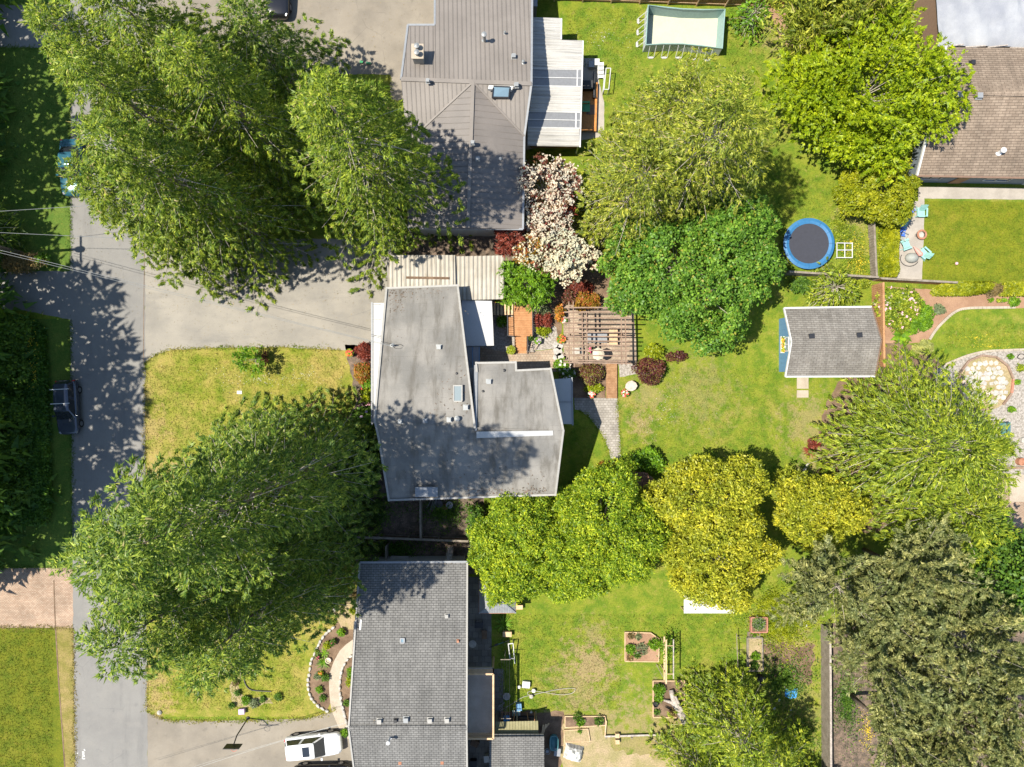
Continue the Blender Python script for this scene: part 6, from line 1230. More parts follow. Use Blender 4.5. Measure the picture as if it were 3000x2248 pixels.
for i in range(11):
    a, b = i * 6.2832 / 12 - .9, (i + .97) * 6.2832 / 12 - .9; part('edge_timber', MB().beam((c.x + math.cos(a) * RR, c.y + math.sin(a) * RR, .09), (c.x + math.cos(b) * RR, c.y + math.sin(b) * RR, .09), .16, .18), 'brick_red' if i == 1 else 'pergola_wood', rp)
bn = thing('garden_bench', P(2928, 1255), 'teal metal bench half under the weeping cypress in the gravel garden', 'bench'); c = P(2928, 1255)
for i in range(5): part('seat_slat', MB().box((c.x - .2 + i * .1, c.y, .45), (.07, 1.1, .03)), 'teal_plastic', bn)
for i in range(3): part('back_slat', MB().box((c.x + .28, c.y, .6 + i * .13), (.03, 1.1, .08)), 'teal_plastic', bn)
for s in (-1, 1): part('leg', MB().tube([(c.x - .22, c.y + s * .5, 0), (c.x - .22, c.y + s * .5, .62), (c.x + .28, c.y + s * .5, .66), (c.x + .32, c.y + s * .5, 0)], .025, 6), 'dark_metal', bn)
for x, y, r, m, lb in ((2985, 1352, .32, 'terracotta', 'large clay pot in the gravel near the brick paving'), (2994, 1290, .25, 'stone_light', 'pale pot with a yellow plant in the gravel'), (2912, 1352, .2, 'terracotta', 'small clay pot by the timber edge of the brick paving')): c = P(x, y); solo('clay_pot', MB().ring((c.x, c.y, 0), r * .75, r, 0, r * 1.3, 18).lathe((c.x, c.y, .01), [(r * .7, 0), (r * .74, r)], 14), m, lb, 'pot')
solo('timber_edge', MB().beam(P(2890, 1372, .1), P(3060, 1370, .1), .18, .2), 'pergola_wood', 'brown timber edging the gravel above the brick paving', 'edging')
c = P(2990, 1045); solo('wire_sculpture', MB().tube([(c.x + math.cos(a) * .3, c.y + math.sin(a) * .22, .1 + .08 * math.sin(3 * a)) for a in np.linspace(0, 6.2832, 21)], .03, 6), 'dark_metal', 'bent dark metal hoop lying on the gravel by the curb', 'hoop')
t = thing('hut', P(2925, 1530), 'small hut with grey plank roof and blue hose in the trees below the brick paving', 'shed'); part('roof', MB().slab([P(2845, 1535, 2.0), P(2915, 1535, 2.0), P(2913, 1512, 2.2), P(2845, 1510, 2.2)], .08), 'fence_old', t); part('roof', MB().slab([P(2922, 1550, 1.8), P(2972, 1546, 1.7), P(2920, 1520, 2.1)], .06), 'shingle_grey', t); q = [P(2852, 1536), P(2965, 1548), P(2915, 1516), P(2852, 1514)]; part('wall', MB().prism(q, 0, [1.7, 1.5, 1.8, 1.9]), 'wall_brown', t)
# ---------------------------------------------------------------- big trees
GC = 'conifers between the road and the metal-roofed house'
kw = dict(sl=.23, sw=.072, cover=4.8, blf=.42, nbm=6, droop=.36)
conifer('conifer_tree', 776, 690, 25, 5.4, 'lf_cedar', 'tall conifer whose lowest branches hang over the main driveway', GC, 1, **kw)
conifer('conifer_tree', 700, 540, 24, 5.4, 'lf_cedar', 'tall conifer leaning over the teal car at the roadside', GC, 2, **kw)
conifer('conifer_tree', 880, 510, 23, 5.0, 'lf_cedar', 'conifer in the middle of the roadside clump beside the lone tall one', GC, 3, **kw)
conifer('conifer_tree', 690, 340, 22.5, 5.2, 'lf_cedar', 'conifer of the clump behind the teal car, away from the driveway', GC, 4, **kw)
conifer('conifer_tree', 880, 290, 15, 4.6, 'lf_fir', 'darker conifer spreading ferny sprays over the tan driveway of the metal-roofed house', GC, 5, **kw)
conifer('conifer_tree', 640, 705, 20, 4.8, 'lf_cedar', 'conifer of the clump with its foot at the driveway edge by the road', GC, 6, **kw)
conifer('conifer_tree', 505, 345, 17.5, 4.4, 'lf_cedar', 'conifer at the far corner of the clump beside the shaded asphalt apron', GC, 7, **kw)
conifer('conifer_tree', 1165, 610, 24, 6.2, 'lf_cedar', 'lone tall conifer overhanging the brown metal roof and the carport', None, 8, p=.6, **kw)
GD = 'conifers on the front lawn between the two drives'
conifer('fir_tree', 990, 1345, 34.5, 5.6, 'lf_fir', 'tallest fir, beside the rhododendron and the grey membrane roof', GD, 13, p=.55, **kw)
conifer('fir_tree', 805, 1410, 27, 5.2, 'lf_fir', 'tall fir whose tip reaches over the road by the brick drive', GD, 11, p=.6, **kw)
conifer('fir_tree', 838, 1560, 26.5, 5.2, 'lf_fir', 'tall fir leaning over the road towards the ragged lawn bed', GD, 12, p=.6, **kw)
conifer('fir_tree', 835, 1490, 26, 4.9, 'lf_fir', 'tall fir between the two that lean over the road', GD, 17, p=.6, **kw)
conifer('fir_tree', 925, 1640, 23, 4.8, 'lf_fir', 'fir shading the corner of the grey shingle roof', GD, 14, p=.5, **kw)
conifer('fir_tree', 835, 1368, 20, 4.4, 'lf_fir', 'fir at the mown front grass behind the twiggy bush', GD, 15, **kw)
conifer('fir_tree', 945, 1530, 20, 4.6, 'lf_fir', 'fir over the shady side yard fence', GD, 16, **kw)
GE = 'olive green cedars behind the white patio cover'
ko = dict(p=.45, droop=.4, sl=.24, sw=.075, cover=5.4, nbm=13, blf=.38)
conifer('cedar_tree', 1820, 620, 13.5, 5.2, 'lf_olive', 'olive-green cedar next to the white dogwood', GE, 21, **ko)
conifer('cedar_tree', 1965, 560, 18, 5.3, 'lf_olive', 'olive-green cedar between the trampoline and the metal-roofed house', GE, 22, **ko)
conifer('cedar_tree', 1930, 430, 12, 4.8, 'lf_olive', 'olive-green cedar just below the emptied pool', GE, 23, **ko)
clumpy('round_tree', 2030, 800, 5.2, 7.0, 5.3, 3.6, 'lf_round', 'dense rich green broadleaf tree shading the pergola', None, 31, .2, .15, 3.4, cr=.58, base=(1950, 790), shell=.5, nrm=.4, dens=.9)
clumpy('round_tree', 2140, 680, 4.6, 3.6, 3.2, 2.8, 'lf_round', 'smaller rich green broadleaf crown between the cedar and the trampoline', None, 32, .2, .15, 3.4, cr=.58, base=(2110, 690), shell=.5, dens=.9)
radial('maple_tree', 2545, 268, 5.5, 7.3, 5.9, 4.2, 'lf_maple', 'bright lime-green maple beside the brown shingle house', None, 33, 300, .05, .23, .14, 5.6, (2460, 330), .3, .34, tw=6, rag=.1)
radial('pine_tree', 2395, 75, 5, 3.4, 3.4, 4.0, 'lf_olive', 'dark drooping evergreen behind the lime maple at the fence end', None, 34, 120, .25, .45, .11, 4.5, None, .3, .3)
radial('pine_tree', 2490, 20, 5, 3.4, 2.6, 4.0, 'lf_olive', 'dark drooping evergreen between the long fence and the tarpaulin roof', None, 35, 110, .25, .55, .11, 4.0, None, .3, .3)
clumpy('round_bush', 2572, 562, 2.6, 3.1, 2.45, 2.5, 'lf_hedge', 'smooth rounded golden-green bush by the teal chairs', None, 36, .2, .1, 5, cr=.36, shell=.8, nrm=.45, cat='bush', low=-.5)
shrub('gold_shrub', 2650, 445, 35, 30, 2.2, 'lf_gold', 'yellow-orange leafy shrub at the corner of the brown shingle house', None, 37, .2, .13)
conifer('weeping_cypress', 2575, 1275, 12.5, 5.6, 'lf_cypress', 'large weeping cypress with long combed branches beside the blue shed', None, 41, p=.36, droop=.42, up=.35, sl=.3, sw=.07, cover=8.5, blf=.34, ang=.7, nbm=22)
conifer('weeping_cypress', 2660, 1450, 9, 5.2, 'lf_cypress', 'shorter weeping cypress next to the brick paving', None, 42, p=.4, droop=.42, up=.35, sl=.3, sw=.07, cover=8, blf=.34, ang=.7, nbm=22)
kg = dict(sl=.24, sw=.1, cover=4.2, cr=.42, shell=.55, nrm=.6, dens=1.2, low=-.5)
clumpy('gold_cypress', 2080, 1470, 4.2, 4.5, 3.9, 3.9, 'lf_gold', 'golden cypress next to the small green bush on the lawn edge', 'golden cypresses', 43, **kg)
clumpy('gold_cypress', 2095, 1640, 3.8, 4.4, 3.7, 3.6, 'lf_gold', 'golden cypress leaning over the white ribbed shelter', 'golden cypresses', 44, **kg)
clumpy('gold_cypress', 2395, 1490, 3.2, 3.6, 3.1, 3.1, 'lf_gold', 'golden cypress beneath the weeping cypress', 'golden cypresses', 45, **kg)
kp = dict(sl=.21, sw=.085, cover=4.6, cr=.36, shell=.62, nrm=.55, dens=1.5, low=-.45)
clumpy('mountain_pine', 1560, 1600, 3.4, 5.3, 4.3, 3.2, 'lf_pine', 'bushy bright pine bulging over the gazebo', 'bushy pines behind the house', 46, **kp)
clumpy('mountain_pine', 1650, 1650, 2.8, 4.6, 3.0, 2.6, 'lf_pine', 'shorter bushy pine filling the gap over the lawn edge', 'bushy pines behind the house', 48, **kp)
clumpy('mountain_pine', 1775, 1545, 3.8, 4.7, 4.7, 3.6, 'lf_pine', 'bushy bright pine beside the golden cypress', 'bushy pines behind the house', 47, **kp)
GS = 'silver-leaved trees in the far corner'
ks = dict(sl=.26, sw=.12, cover=2.5, cr=.95, shell=.15, nrm=.55, dens=.55)
for i, (x, y, z, rx, ry, rz, lb) in enumerate(((2480, 1730, 8, 4.6, 3.9, 3.6, 'silver-leaved tree between the golden cypress and the old fence'), (2700, 1690, 9, 4.6, 3.8, 4, 'silver-leaved tree under the weeping cypress and dark green crown'), (2610, 1950, 9, 4.8, 4.2, 4, 'silver-leaved tree arching over the old grey fence'), (2850, 1900, 10, 4.4, 4.8, 4.5, 'silver-leaved tree in the thick of the corner wood'), (2800, 2130, 9, 5.0, 4.0, 4, 'silver-leaved tree above the weedy yellow flowers'), (2970, 2080, 10, 3.6, 4.6, 4.5, 'silver-leaved tree at the far end of the corner wood'), (2600, 1800, 8, 4.2, 3.6, 3.6, 'silver-leaved tree with its skirts over the middle of the old grey fence'), (2650, 2180, 8, 3.6, 3.4, 3.6, 'silver-leaved tree at the foot of the old grey fence'))):
    radial('silver_tree', x, y, z, rx * 1.08, ry * 1.08, rz, 'lf_silver', lb, GS, 51 + i, 46, .06, .22, .095, 3.0, (1500 + (x - 1500) * .86, 1124 + (y - 1124) * .86), .22, .3, .7, 1, rag=.25)
clumpy('dark_tree', 2935, 1690, 6, 3.8, 4.4, 4, 'lf_deep', 'deep green tree over the small hut beside the silver-leaved wood', None, 60, .26, .18, 3.2, cr=.8, base=(2840, 1640))
for i, (x, y, h, r, lb) in enumerate(((2100, 2050, 10, 3.4, 'green spruce with twisted shoots above the driftwood bed'), (2195, 2130, 9, 3.2, 'green spruce between the black barrel and the driftwood bed'), (2020, 2200, 8, 2.8, 'green spruce at the edge of the dry dirt'), (2290, 2290, 8, 2.8, 'green spruce beside the old grey fence foot'))): conifer('spruce_tree', x, y, h, r, 'lf_cypress', lb, 'spruces by the raised beds', 61 + i, p=.55, droop=.25, sl=.26, sw=.085, cover=5, nbm=11)
# trees just beyond the left edge that shade the lawn and the road
GW = 'tall trees across the road'
for i, (x, y, h, r, m) in enumerate(((-70, 880, 22, 4.0, 'lf_deep'), (-25, 1000, 21, 3.8, 'lf_deep'), (-25, 1110, 23, 4.2, 'lf_deep'), (-30, 1230, 24, 4.2, 'lf_deep'), (-20, 1350, 22, 4.2, 'lf_deep'), (-30, 1470, 21, 4.2, 'lf_deep'), (-60, 1570, 18, 4.0, 'lf_deep'), (-130, 100, 17, 4.6, 'lf_deep'), (-130, 260, 17, 4.8, 'lf_deep'), (-120, 420, 18, 4.8, 'lf_deep'), (-140, 570, 17, 4.6, 'lf_deep'), (-190, 740, 17, 4.5, 'lf_deep'), (-150, 1640, 14, 3.6, 'lf_deep'), (-120, -60, 16, 4.5, 'lf_deep'))):
    conifer('roadside_tree', x, y, h, r, m, 'tall dark evergreen across the road that throws its shade on lawn and asphalt', GW, 71 + i, p=.6, sl=.85, sw=.4, cover=3.4, tw=0)
hedge('ivy_bank', [(20, 925), (95, 925), (140, 960), (150, 1100), (155, 1300), (160, 1480), (150, 1535), (10, 1535)], 1.3, 2.5, 'lf_ivy', 'long dark ivy bank with yellow flecks along the road verge', 81, .2, .15, 3.2, cat='hedge')
for i, y in enumerate((985, 1090, 1200, 1310, 1420)): shrub('dark_conifer_shrub', 40, y, 55, 60, 3.2, 'lf_deep', 'dark billowing evergreen shrub behind the ivy bank', 'evergreen shrubs behind the ivy bank', 82 + i, .3, .12, 3.5)
scatter('yellow_blossom', [(80, 950, 40, 30), (120, 1000, 20, 60), (130, 1100, 15, 80)], 260, 'fl_yellow', seed=3, sl=.07, sw=.06, z=(1.25, 1.45))
conifer('shade_conifer', 5, 690, 5.0, 2.6, 'lf_fir', 'low drooping conifer in the shade beside the power wires', None, 88, p=.4, cover=5)
shrub('brown_shrub', 70, 770, 75, 30, 1.6, 'lf_dry', 'brown leafless shrub at the foot of the utility pole', None, 89, .2, .06, 2.5)
shrub('shade_shrub', 125, 762, 22, 20, 1.2, 'lf_bright', 'bright green shrub by the shaded drive across the road', None, 90, .2, .12)

# ---------------------------------------------------------------- garden trees and shrubs
radial('dogwood_tree', 1590, 545, 4.0, 2.9, 3.4, 2.2, 'lf_dogwood', 'white-flowering dogwood hugging the brown metal roof', 'dogwoods in bloom', 101, 46, .1, .2, .12, 2.6, None, .3, .4, extra=[('blossoms', 'bl_white', 2300, .09)], rag=.35)
radial('dogwood_tree', 1655, 755, 4.0, 2.3, 2.1, 2.0, 'lf_dogwood', 'cream-flowering dogwood between the green maple and the cedars', 'dogwoods in bloom', 102, 42, .1, .2, .12, 2.4, None, .3, .4, extra=[('blossoms', 'bl_cream', 2300, .1)], rag=.3)
radial('dogwood_tree', 1615, 660, 3.6, 1.9, 1.6, 1.6, 'lf_dogwood', 'white-flowering dogwood squeezed between its two larger neighbours', 'dogwoods in bloom', 108, 32, .1, .2, .12, 2.4, None, .3, .4, extra=[('blossoms', 'bl_white', 1000, .09)], rag=.3)
radial('dogwood_tree', 1560, 735, 3.0, 1.5, 1.3, 1.4, 'lf_orange', 'orange-leaved blossoming small tree in front of the dark soil', None, 103, 50, .1, .2, .14, 2.5, None, .3, .35, extra=[('blossoms', 'bl_cream', 400, .1)])
radial('red_maple', 1495, 690, 2.8, 1.1, 1.5, 1.6, 'lf_red', 'dark red maple at the corner of the metal-roofed house', None, 104, 60, .2, .26, .1, 4)
radial('red_maple', 1645, 600, 3.4, .9, 1.1, 1.4, 'lf_red', 'small crimson maple between white dogwood and cedar', None, 105, 40, .2, .24, .1, 3)
radial('japanese_maple', 1540, 835, 2.6, 2.15, 1.75, 1.6, 'lf_bright', 'feathery bright green maple beside the carport and deck', None, 106, 110, .2, .28, .1, 4.5, None, .3, .35)
shrub('red_shrub', 1700, 845, 40, 14, 1.0, 'lf_red', 'low crimson shrub under the cream dogwood', None, 107); shrub('mixed_shrub', 1718, 885, 42, 28, 1.4, 'lf_orange', 'orange and green shrub under the round tree at the pergola end', None, 108); shrub('mixed_shrub', 1668, 870, 22, 22, 1.3, 'lf_dogwood', 'rusty shrub beside the pergola beam ends', None, 109)
shrub('sage_shrub', 1586, 905, 24, 22, .9, 'lf_sage', 'grey-green shrub behind the deck railing', None, 110); shrub('purple_shrub', 1577, 938, 12, 20, .9, 'lf_red', 'purple-red lace-leaf shrub against the deck railing', None, 111, .2, .07); shrub('purple_shrub', 1602, 938, 14, 20, .9, 'lf_red', 'purple-red lace-leaf shrub on the gravel side', None, 112, .2, .07)
shrub('bright_shrub', 1592, 972, 20, 15, .7, 'lf_lime', 'yellow-green shrub between the purple shrubs and the gravel', None, 113); shrub('bright_shrub', 1470, 942, 16, 16, .8, 'lf_bright', 'light green shrub in the dim gravel court', None, 114); shrub('orange_shrub', 1640, 918, 14, 26, 1.0, 'lf_orange', 'orange flowering shrub at the pergola corner', None, 115, extra=[('blossoms', 'fl_orange', 40, .09)]); shrub('green_shrub', 1552, 985, 12, 12, .9, 'lf_deep', 'dark green shrub at the top of the deck stairs', None, 118)
shrub('hydrangea', 1645, 1070, 28, 16, .9, 'lf_bright', 'white hydrangea in the sun below the pergola', 'white hydrangeas', 116, extra=[('blossoms', 'fl_white', 18, .13)]); shrub('hydrangea', 1660, 1094, 34, 16, .8, 'lf_deep', 'white hydrangea in the shade of the porch roof', 'white hydrangeas', 117, extra=[('blossoms', 'fl_white', 22, .12)])
shrub('barberry', 1732, 1098, 38, 34, 1.15, 'lf_barberry', 'round purple and green barberry beside the footbridge', None, 119, .18, .08, 4.5, .26); shrub('barberry', 1903, 1088, 46, 42, 1.35, 'lf_purple', 'round purple barberry on the lawn beside the stone table', None, 120, .18, .08, 4.5, .28)
shrub('lime_shrub', 1740, 1137, 30, 14, .5, 'lf_lime', 'low yellow-green shrub below the barberry', None, 121); shrub('lime_shrub', 1915, 1030, 30, 24, 1.2, 'lf_lime', 'lime-yellow shrub under the round green tree', None, 122); shrub('purple_groundcover', 1985, 1045, 40, 14, .5, 'lf_purple', 'purple-leaved low shrub at the foot of the round green tree', None, 123)
shrub('green_bush', 1898, 1345, 52, 38, 1.4, 'lf_bright', 'fresh green bush at the lawn edge by the golden cypress', None, 124, .22, .15); shrub('orange_shrub', 1778, 1378, 36, 28, 1.1, 'lf_orange', 'orange and green bush at the end of the paver path', None, 125)
shrub('pine_shrub', 1640, 1458, 34, 26, 1.5, 'lf_deep', 'dark bush at the house corner beside the bushy pine', None, 126); shrub('pine_shrub', 1395, 1530, 30, 60, 2.2, 'lf_deep', 'dark bush in the shady side yard beneath the pine', None, 127, .26, .1)
# front bed of the membrane-roofed house
shrub('red_maple_shrub', 1068, 1030, 24, 28, 1.4, 'lf_red', 'rounded crimson shrub beside the narrow white canopy by the driveway', None, 131, .2, .07, 5); shrub('pieris', 1064, 1092, 30, 32, 1.0, 'lf_orange', 'red-tipped green shrub beside the narrow white canopy and lime shrubs', None, 132, .18, .09); shrub('lime_shrub', 1078, 1122, 22, 18, .8, 'lf_bright', 'green shrub between red-tipped and lime shrubs', None, 133); shrub('lime_shrub', 1078, 1158, 22, 22, .9, 'lf_lime', 'lime-yellow shrub in the front bed', None, 134, .24, .16, 3); shrub('azalea', 1072, 1188, 22, 12, .6, 'lf_dogwood', 'pink azalea under the house ridge end', None, 135, extra=[('blossoms', 'fl_pink', 60, .08)]); shrub('azalea', 1062, 1146, 8, 9, .5, 'lf_deep', 'red azalea at the front lawn edge', None, 136, extra=[('blossoms', 'fl_red', 26, .08)])
clumpy('rhododendron', 1052, 1320, 1.6, 2.0, 3.6, 1.7, 'lf_deep', 'tall dark rhododendron with pale pink blooms between the tallest fir and the house', None, 137, .26, .13, 4, cr=.5, cat='shrub', extra=[('blossoms', 'fl_lilac', 45, .14)])
radial('young_tree', 735, 1055, 1.7, 1.25, 1.05, 1.1, 'lf_bright', 'young light green tree at the driveway edge of the front lawn', None, 138, 26, .1, .2, .11, 1.6, (775, 1048), .35, .4, cat='tree', tr=.05); 
shrub('purple_sapling', 778, 1046, 8, 22, 1.0, 'lf_purple', 'thin purple sapling beside the young light green tree', None, 139, .14, .08, 2)
shrub('pruned_stump_bush', 915, 1185, 20, 16, 1.0, 'lf_dry', 'half-bare twiggy bush at the tip of the front lawn firs', None, 140, .2, .05, 1.5)
# front beds of the grey shingle house
BG = 'plants in the curved front bed'
for i, (x, y, r, h, m, lb, fl) in enumerate(((1000, 1852, 12, .6, 'lf_bright', 'fern in the curved bed next to the sandy corner', None), (958, 1890, 12, .5, 'lf_lime', 'yellow-green plant at the widest part of the curved bed', None), (976, 1882, 9, .6, 'lf_deep', 'dark green shrub beside the pink blooms in the curved bed', ('fl_magenta', 8)), (952, 1985, 11, .5, 'lf_deep', 'grey-green mound in the curved bed', None), (930, 1982, 10, .45, 'lf_sage', 'silvery mound near the pale stones', None), (936, 2020, 10, .4, 'lf_bright', 'light green tuft in the narrow tail of the curved bed', None), (944, 2045, 9, .4, 'lf_deep', 'dark tuft at the tail end of the curved bed', None), (932, 1925, 6, .5, 'lf_deep', 'magenta flowering plant against the pale stones', ('fl_magenta', 30)), (940, 1972, 7, .4, 'lf_lime', 'yellow-orange flower clump in the curved bed', ('fl_orange', 20)), (1030, 1970, 14, .6, 'lf_bright', 'leafy plant in the strip between the walk and the house', None), (1025, 2000, 12, .5, 'lf_lime', 'yellow-green plant beside the house wall strip', None), (1018, 2060, 10, .4, 'lf_deep', 'small dark plant in the wall strip', None), (1012, 2145, 12, .7, 'lf_bright', 'green shrub at the end of the walk beside the white car', None), (994, 1760, 12, .7, 'lf_lime', 'yellow shrub in the sandy corner bed', None), (1034, 1790, 9, .6, 'lf_lime', 'small yellow shrub at the house corner', None), (1040, 1745, 10, .5, 'lf_dry', 'dry plant in the sandy corner bed', None))):
    shrub('bed_plant', x, y, r, r, h, m, lb, BG, 150 + i, .13, .07, 3.5, extra=[('blossoms', fl[0], fl[1], .07)] if fl else None, cat='plant')
strappy('fern', 948, 1940, 26, .75, .03, 'lf_bright', 'arching strappy plant in the middle of the curved front bed', None, 171); strappy('fern', 950, 1913, 22, .5, .03, 'lf_bright', 'small arching plant between pink blooms and the big strappy one', None, 172); strappy('fern', 1027, 1988, 24, .5, .03, 'lf_lime', 'bright arching plant in the wall strip by the concrete walk', None, 173)
c = P(963, 1933); solo('clay_ring_pot', MB().ring((c.x, c.y, 0), .19, .24, 0, .22, 18).lathe((c.x, c.y, .01), [(.18, 0), (.18, .14)], 14), 'stone_pink', 'round pale pot in the curved front bed', 'pot')
RB = 'plants in the ragged lawn bed'
for i, (x, y, r, h, m, lb) in enumerate(((690, 1945, 9, .4, 'lf_deep', 'small dark shrub of the ragged bed close to the firs'), (675, 1975, 8, .4, 'lf_gold', 'yellow flower clump in the ragged lawn bed'), (690, 2000, 9, .4, 'lf_dry', 'pinkish dry clump in the ragged lawn bed'), (696, 2030, 9, .4, 'lf_deep', 'dark tuft below the pink clump in the ragged bed'), (720, 2052, 14, .5, 'lf_bright', 'green clump at the bend of the ragged bed'), (745, 2062, 14, .4, 'lf_sage', 'pale grey-green clump of the ragged bed near the basketball hoop'), (770, 2050, 10, .35, 'lf_deep', 'dark clump at the end of the ragged bed'), (815, 2042, 12, .4, 'lf_deep', 'lone dark tuft on the front lawn'), (680, 2068, 9, .4, 'lf_deep', 'dark tuft at the corner of the ragged bed'))): shrub('bed_plant', x, y, r, r, h, m, lb, RB, 180 + i, .12, .06, 3, cat='plant')
sheet('flower_bed', [(676, 1940), (700, 1940), (702, 2030), (725, 2048), (790, 2046), (800, 2062), (700, 2072), (676, 2050)], Z2, 'sand', .15)
c = P(712, 2082); crate('pale lilac bin at the edge of the ragged lawn bed', 712, 2080, .45, .4, .35, 'fl_lilac', .05, 'bin', 'garden_bin')
# right-hand gardens
shrub('rhododendron', 2628, 902, 70, 64, 2.0, 'lf_cypress', 'pink-flowering rhododendron beside the orange-brown fence', None, 201, .2, .11, 4, .4, extra=[('blossoms', 'fl_pink', 55, .13), ('blossoms', 'bl_white', 25, .12)]); shrub('lime_bush', 2694, 930, 44, 46, 1.0, 'lf_bright', 'smooth bright green mound beside the pink rhododendron', None, 202, .14, .08, 6, .25); shrub('blue_plant', 2752, 908, 18, 18, .5, 'lf_sage', 'blue-grey plant in the red-brown bed', None, 203)
strappy('hosta', 2640, 985, 46, .95, .12, 'lf_bright', 'broad-leaved hosta clump in front of the shed fence', None, 204, .5); shrub('pale_bush', 2704, 1020, 32, 22, .8, 'lf_pale', 'pale cream-yellow dome bush near the shed', None, 205, .12, .08, 6, .2)
for i, (x, y, r, lb) in enumerate(((2970, 885, 18, 'bright green plant in the red-brown bed under the hedge'), (2902, 880, 6, 'small seedling tuft farthest from the bright plant in the red-brown bed'), (2926, 882, 6, 'middle small seedling tuft in the red-brown bed'), (2942, 880, 5, 'small seedling tuft nearest the bright plant in the red-brown bed'), (2960, 1045, 10, 'round green tuft on the gravel by the curb'), (2990, 1078, 14, 'olive tuft on the gravel beyond the red brick of the round patio'), (2980, 1120, 9, 'small dry tuft on the gravel beside the timber ring'), (2962, 1200, 12, 'tuft at the timber rim facing the teal bench'), (2940, 1310, 34, 'low leafy mound by the teal bench'), (2900, 1355, 12, 'small plant beside the clay pot'))): shrub('garden_plant', x, y, r, r * .8, .45, 'lf_bright' if i % 3 != 2 else 'lf_cypress', lb, None, 210 + i, .12, .07, 3.5, cat='plant')
hedge('clipped_hedge', [(2572, 655), (2612, 652), (2616, 700), (2612, 745), (2614, 800), (2604, 816), (2576, 814), (2570, 740)], 1.6, 1.0, 'lf_hedge', 'tall clipped golden hedge along the fire pit patio', 231)
hedge('clipped_hedge', [(2720, 858), (2740, 838), (2790, 830), (2885, 828), (2905, 838), (2890, 858), (2830, 868), (2730, 868)], 1.3, 1.0, 'lf_hedge', 'clipped golden hedge ending at the dead brown patch by the patio fence', 232); hedge('clipped_hedge', [(2930, 832), (3120, 832), (3120, 868), (2920, 868)], 1.3, 1.0, 'lf_hedge', 'clipped golden hedge running off beyond the dead patch', 233)
shrub('dead_hedge', 2908, 848, 26, 20, 1.3, 'lf_dry', 'dead grey-brown patch between the two clipped hedges', None, 234, .14, .05, 3.5)
conifer('garden_cypress', 2420, 850, 3.2, 1.9, 'lf_cypress', 'yellow-green feathery cypress between the grey fence and the blue shed', None, 241, p=.5, sl=.3, sw=.1, cover=6, nbm=26); shrub('shade_bush', 2345, 838, 40, 24, 1.0, 'lf_deep', 'dark bush in the shade of the round tree by the grey fence', None, 242); shrub('green_shrub', 2524, 830, 22, 14, 1.0, 'lf_cypress', 'small green bush at the corner of the two fences', None, 243)
conifer('small_tree', 2190, 72, 3.2, 1.25, 'lf_bright', 'small lone green tree on the pool lawn', None, 244, p=.6, sl=.3, sw=.16, cover=4, nbm=22)
scatter('yellow_blossom', [(2510, 770, 32, 48), (2490, 710, 25, 30)], 700, 'fl_yellow', seed=5, sl=.07, sw=.06, z=(.05, .3)); scatter('weeds', [(2505, 765, 38, 55), (2480, 700, 35, 40), (2460, 660, 30, 40)], 5000, 'lf_cypress', seed=6, sl=.16, sw=.06, z=(0, .25))
scatter('weeds', [(2280, 1830, 90, 75), (2330, 1790, 60, 50), (2260, 1760, 50, 40)], 12000, 'lf_lime', seed=7, sl=.15, sw=.07, z=(0, .3)); scatter('weeds', [(2300, 1990, 90, 90), (2340, 2150, 60, 90), (2480, 2050, 50, 120)], 9000, 'lf_deep', seed=8, sl=.17, sw=.07, z=(0, .25)); scatter('yellow_blossom', [(2540, 2140, 30, 70)], 400, 'fl_yellow', seed=9, sl=.07, sw=.06, z=(.05, .3))
scatter('weeds', [(1150, 1610, 110, 40), (1060, 1620, 40, 40), (1300, 1500, 80, 40), (1100, 1500, 60, 60)], 9000, 'lf_deep', seed=10, sl=.17, sw=.08, z=(0, .35)); scatter('dandelions', [(2900, 1015, 90, 14), (2860, 990, 80, 20)], 260, 'fl_yellow', seed=11, sl=.05, sw=.05, z=(.0, .05))
strappy('yucca', 1474, 1828, 46, .95, .03, 'lf_bright', 'spiky yucca beside the tan box near the gazebo', None, 245, .9)
strappy('red_cordyline', 2372, 1320, 40, .7, .035, 'lf_red', 'dark red spiky shrub at the lawn edge by the weeping cypress', None, 246, .8); shrub('red_shrub', 2383, 1300, 16, 16, .9, 'lf_red', 'red-leaved shrub tucked under the weeping cypress', None, 247)
shrub('apple_branch', 920, 1880, 28, 22, 1.6, 'lf_fir', 'low hanging leafy branch tip on the grass below the firs', None, 248, .22, .09, 1.4) if False else None

# ---------------------------------------------------------------- grass blades, ragged lawn edges and litter (nobody could count them)
def blades(name, rects, per, mat, seed, sl=.14, sw=.05):
    rng = np.random.default_rng(seed); out = []
    for x0, y0, x1, y1 in rects:
        a, b = P(x0, y1), P(x1, y0); n = int((b.x - a.x) * (b.y - a.y) * per); pos = np.stack([rng.uniform(a.x, b.x, n), rng.uniform(a.y, b.y, n), np.full(n, .012)], 1)
        d = rng.normal(0, 1, (n, 3)); d[:, 2] = np.abs(rng.normal(0, .5, n)) + .15; out.append(diamonds(pos, d, rng.normal(0, .6, (n, 3)) + np.array([0, 0, 1.0]), sl * rng.uniform(.6, 1.4, n), sw, True))
    o = link(name, quad_mesh(name, np.concatenate(out), mat)); o['kind'] = 'stuff'; return o
blades('grass', [(1835, 1180, 2350, 1420), (1940, 1080, 2280, 1180), (1460, 1800, 1820, 2080), (1820, 1800, 2180, 1846), (1960, 1850, 2150, 2000), (1660, 25, 1880, 200), (1780, 200, 1900, 300), (2130, 25, 2240, 300), (2230, 500, 2290, 800), (2290, 520, 2530, 640), (1665, 1250, 1740, 1440)], 75, 'lawn', 1)
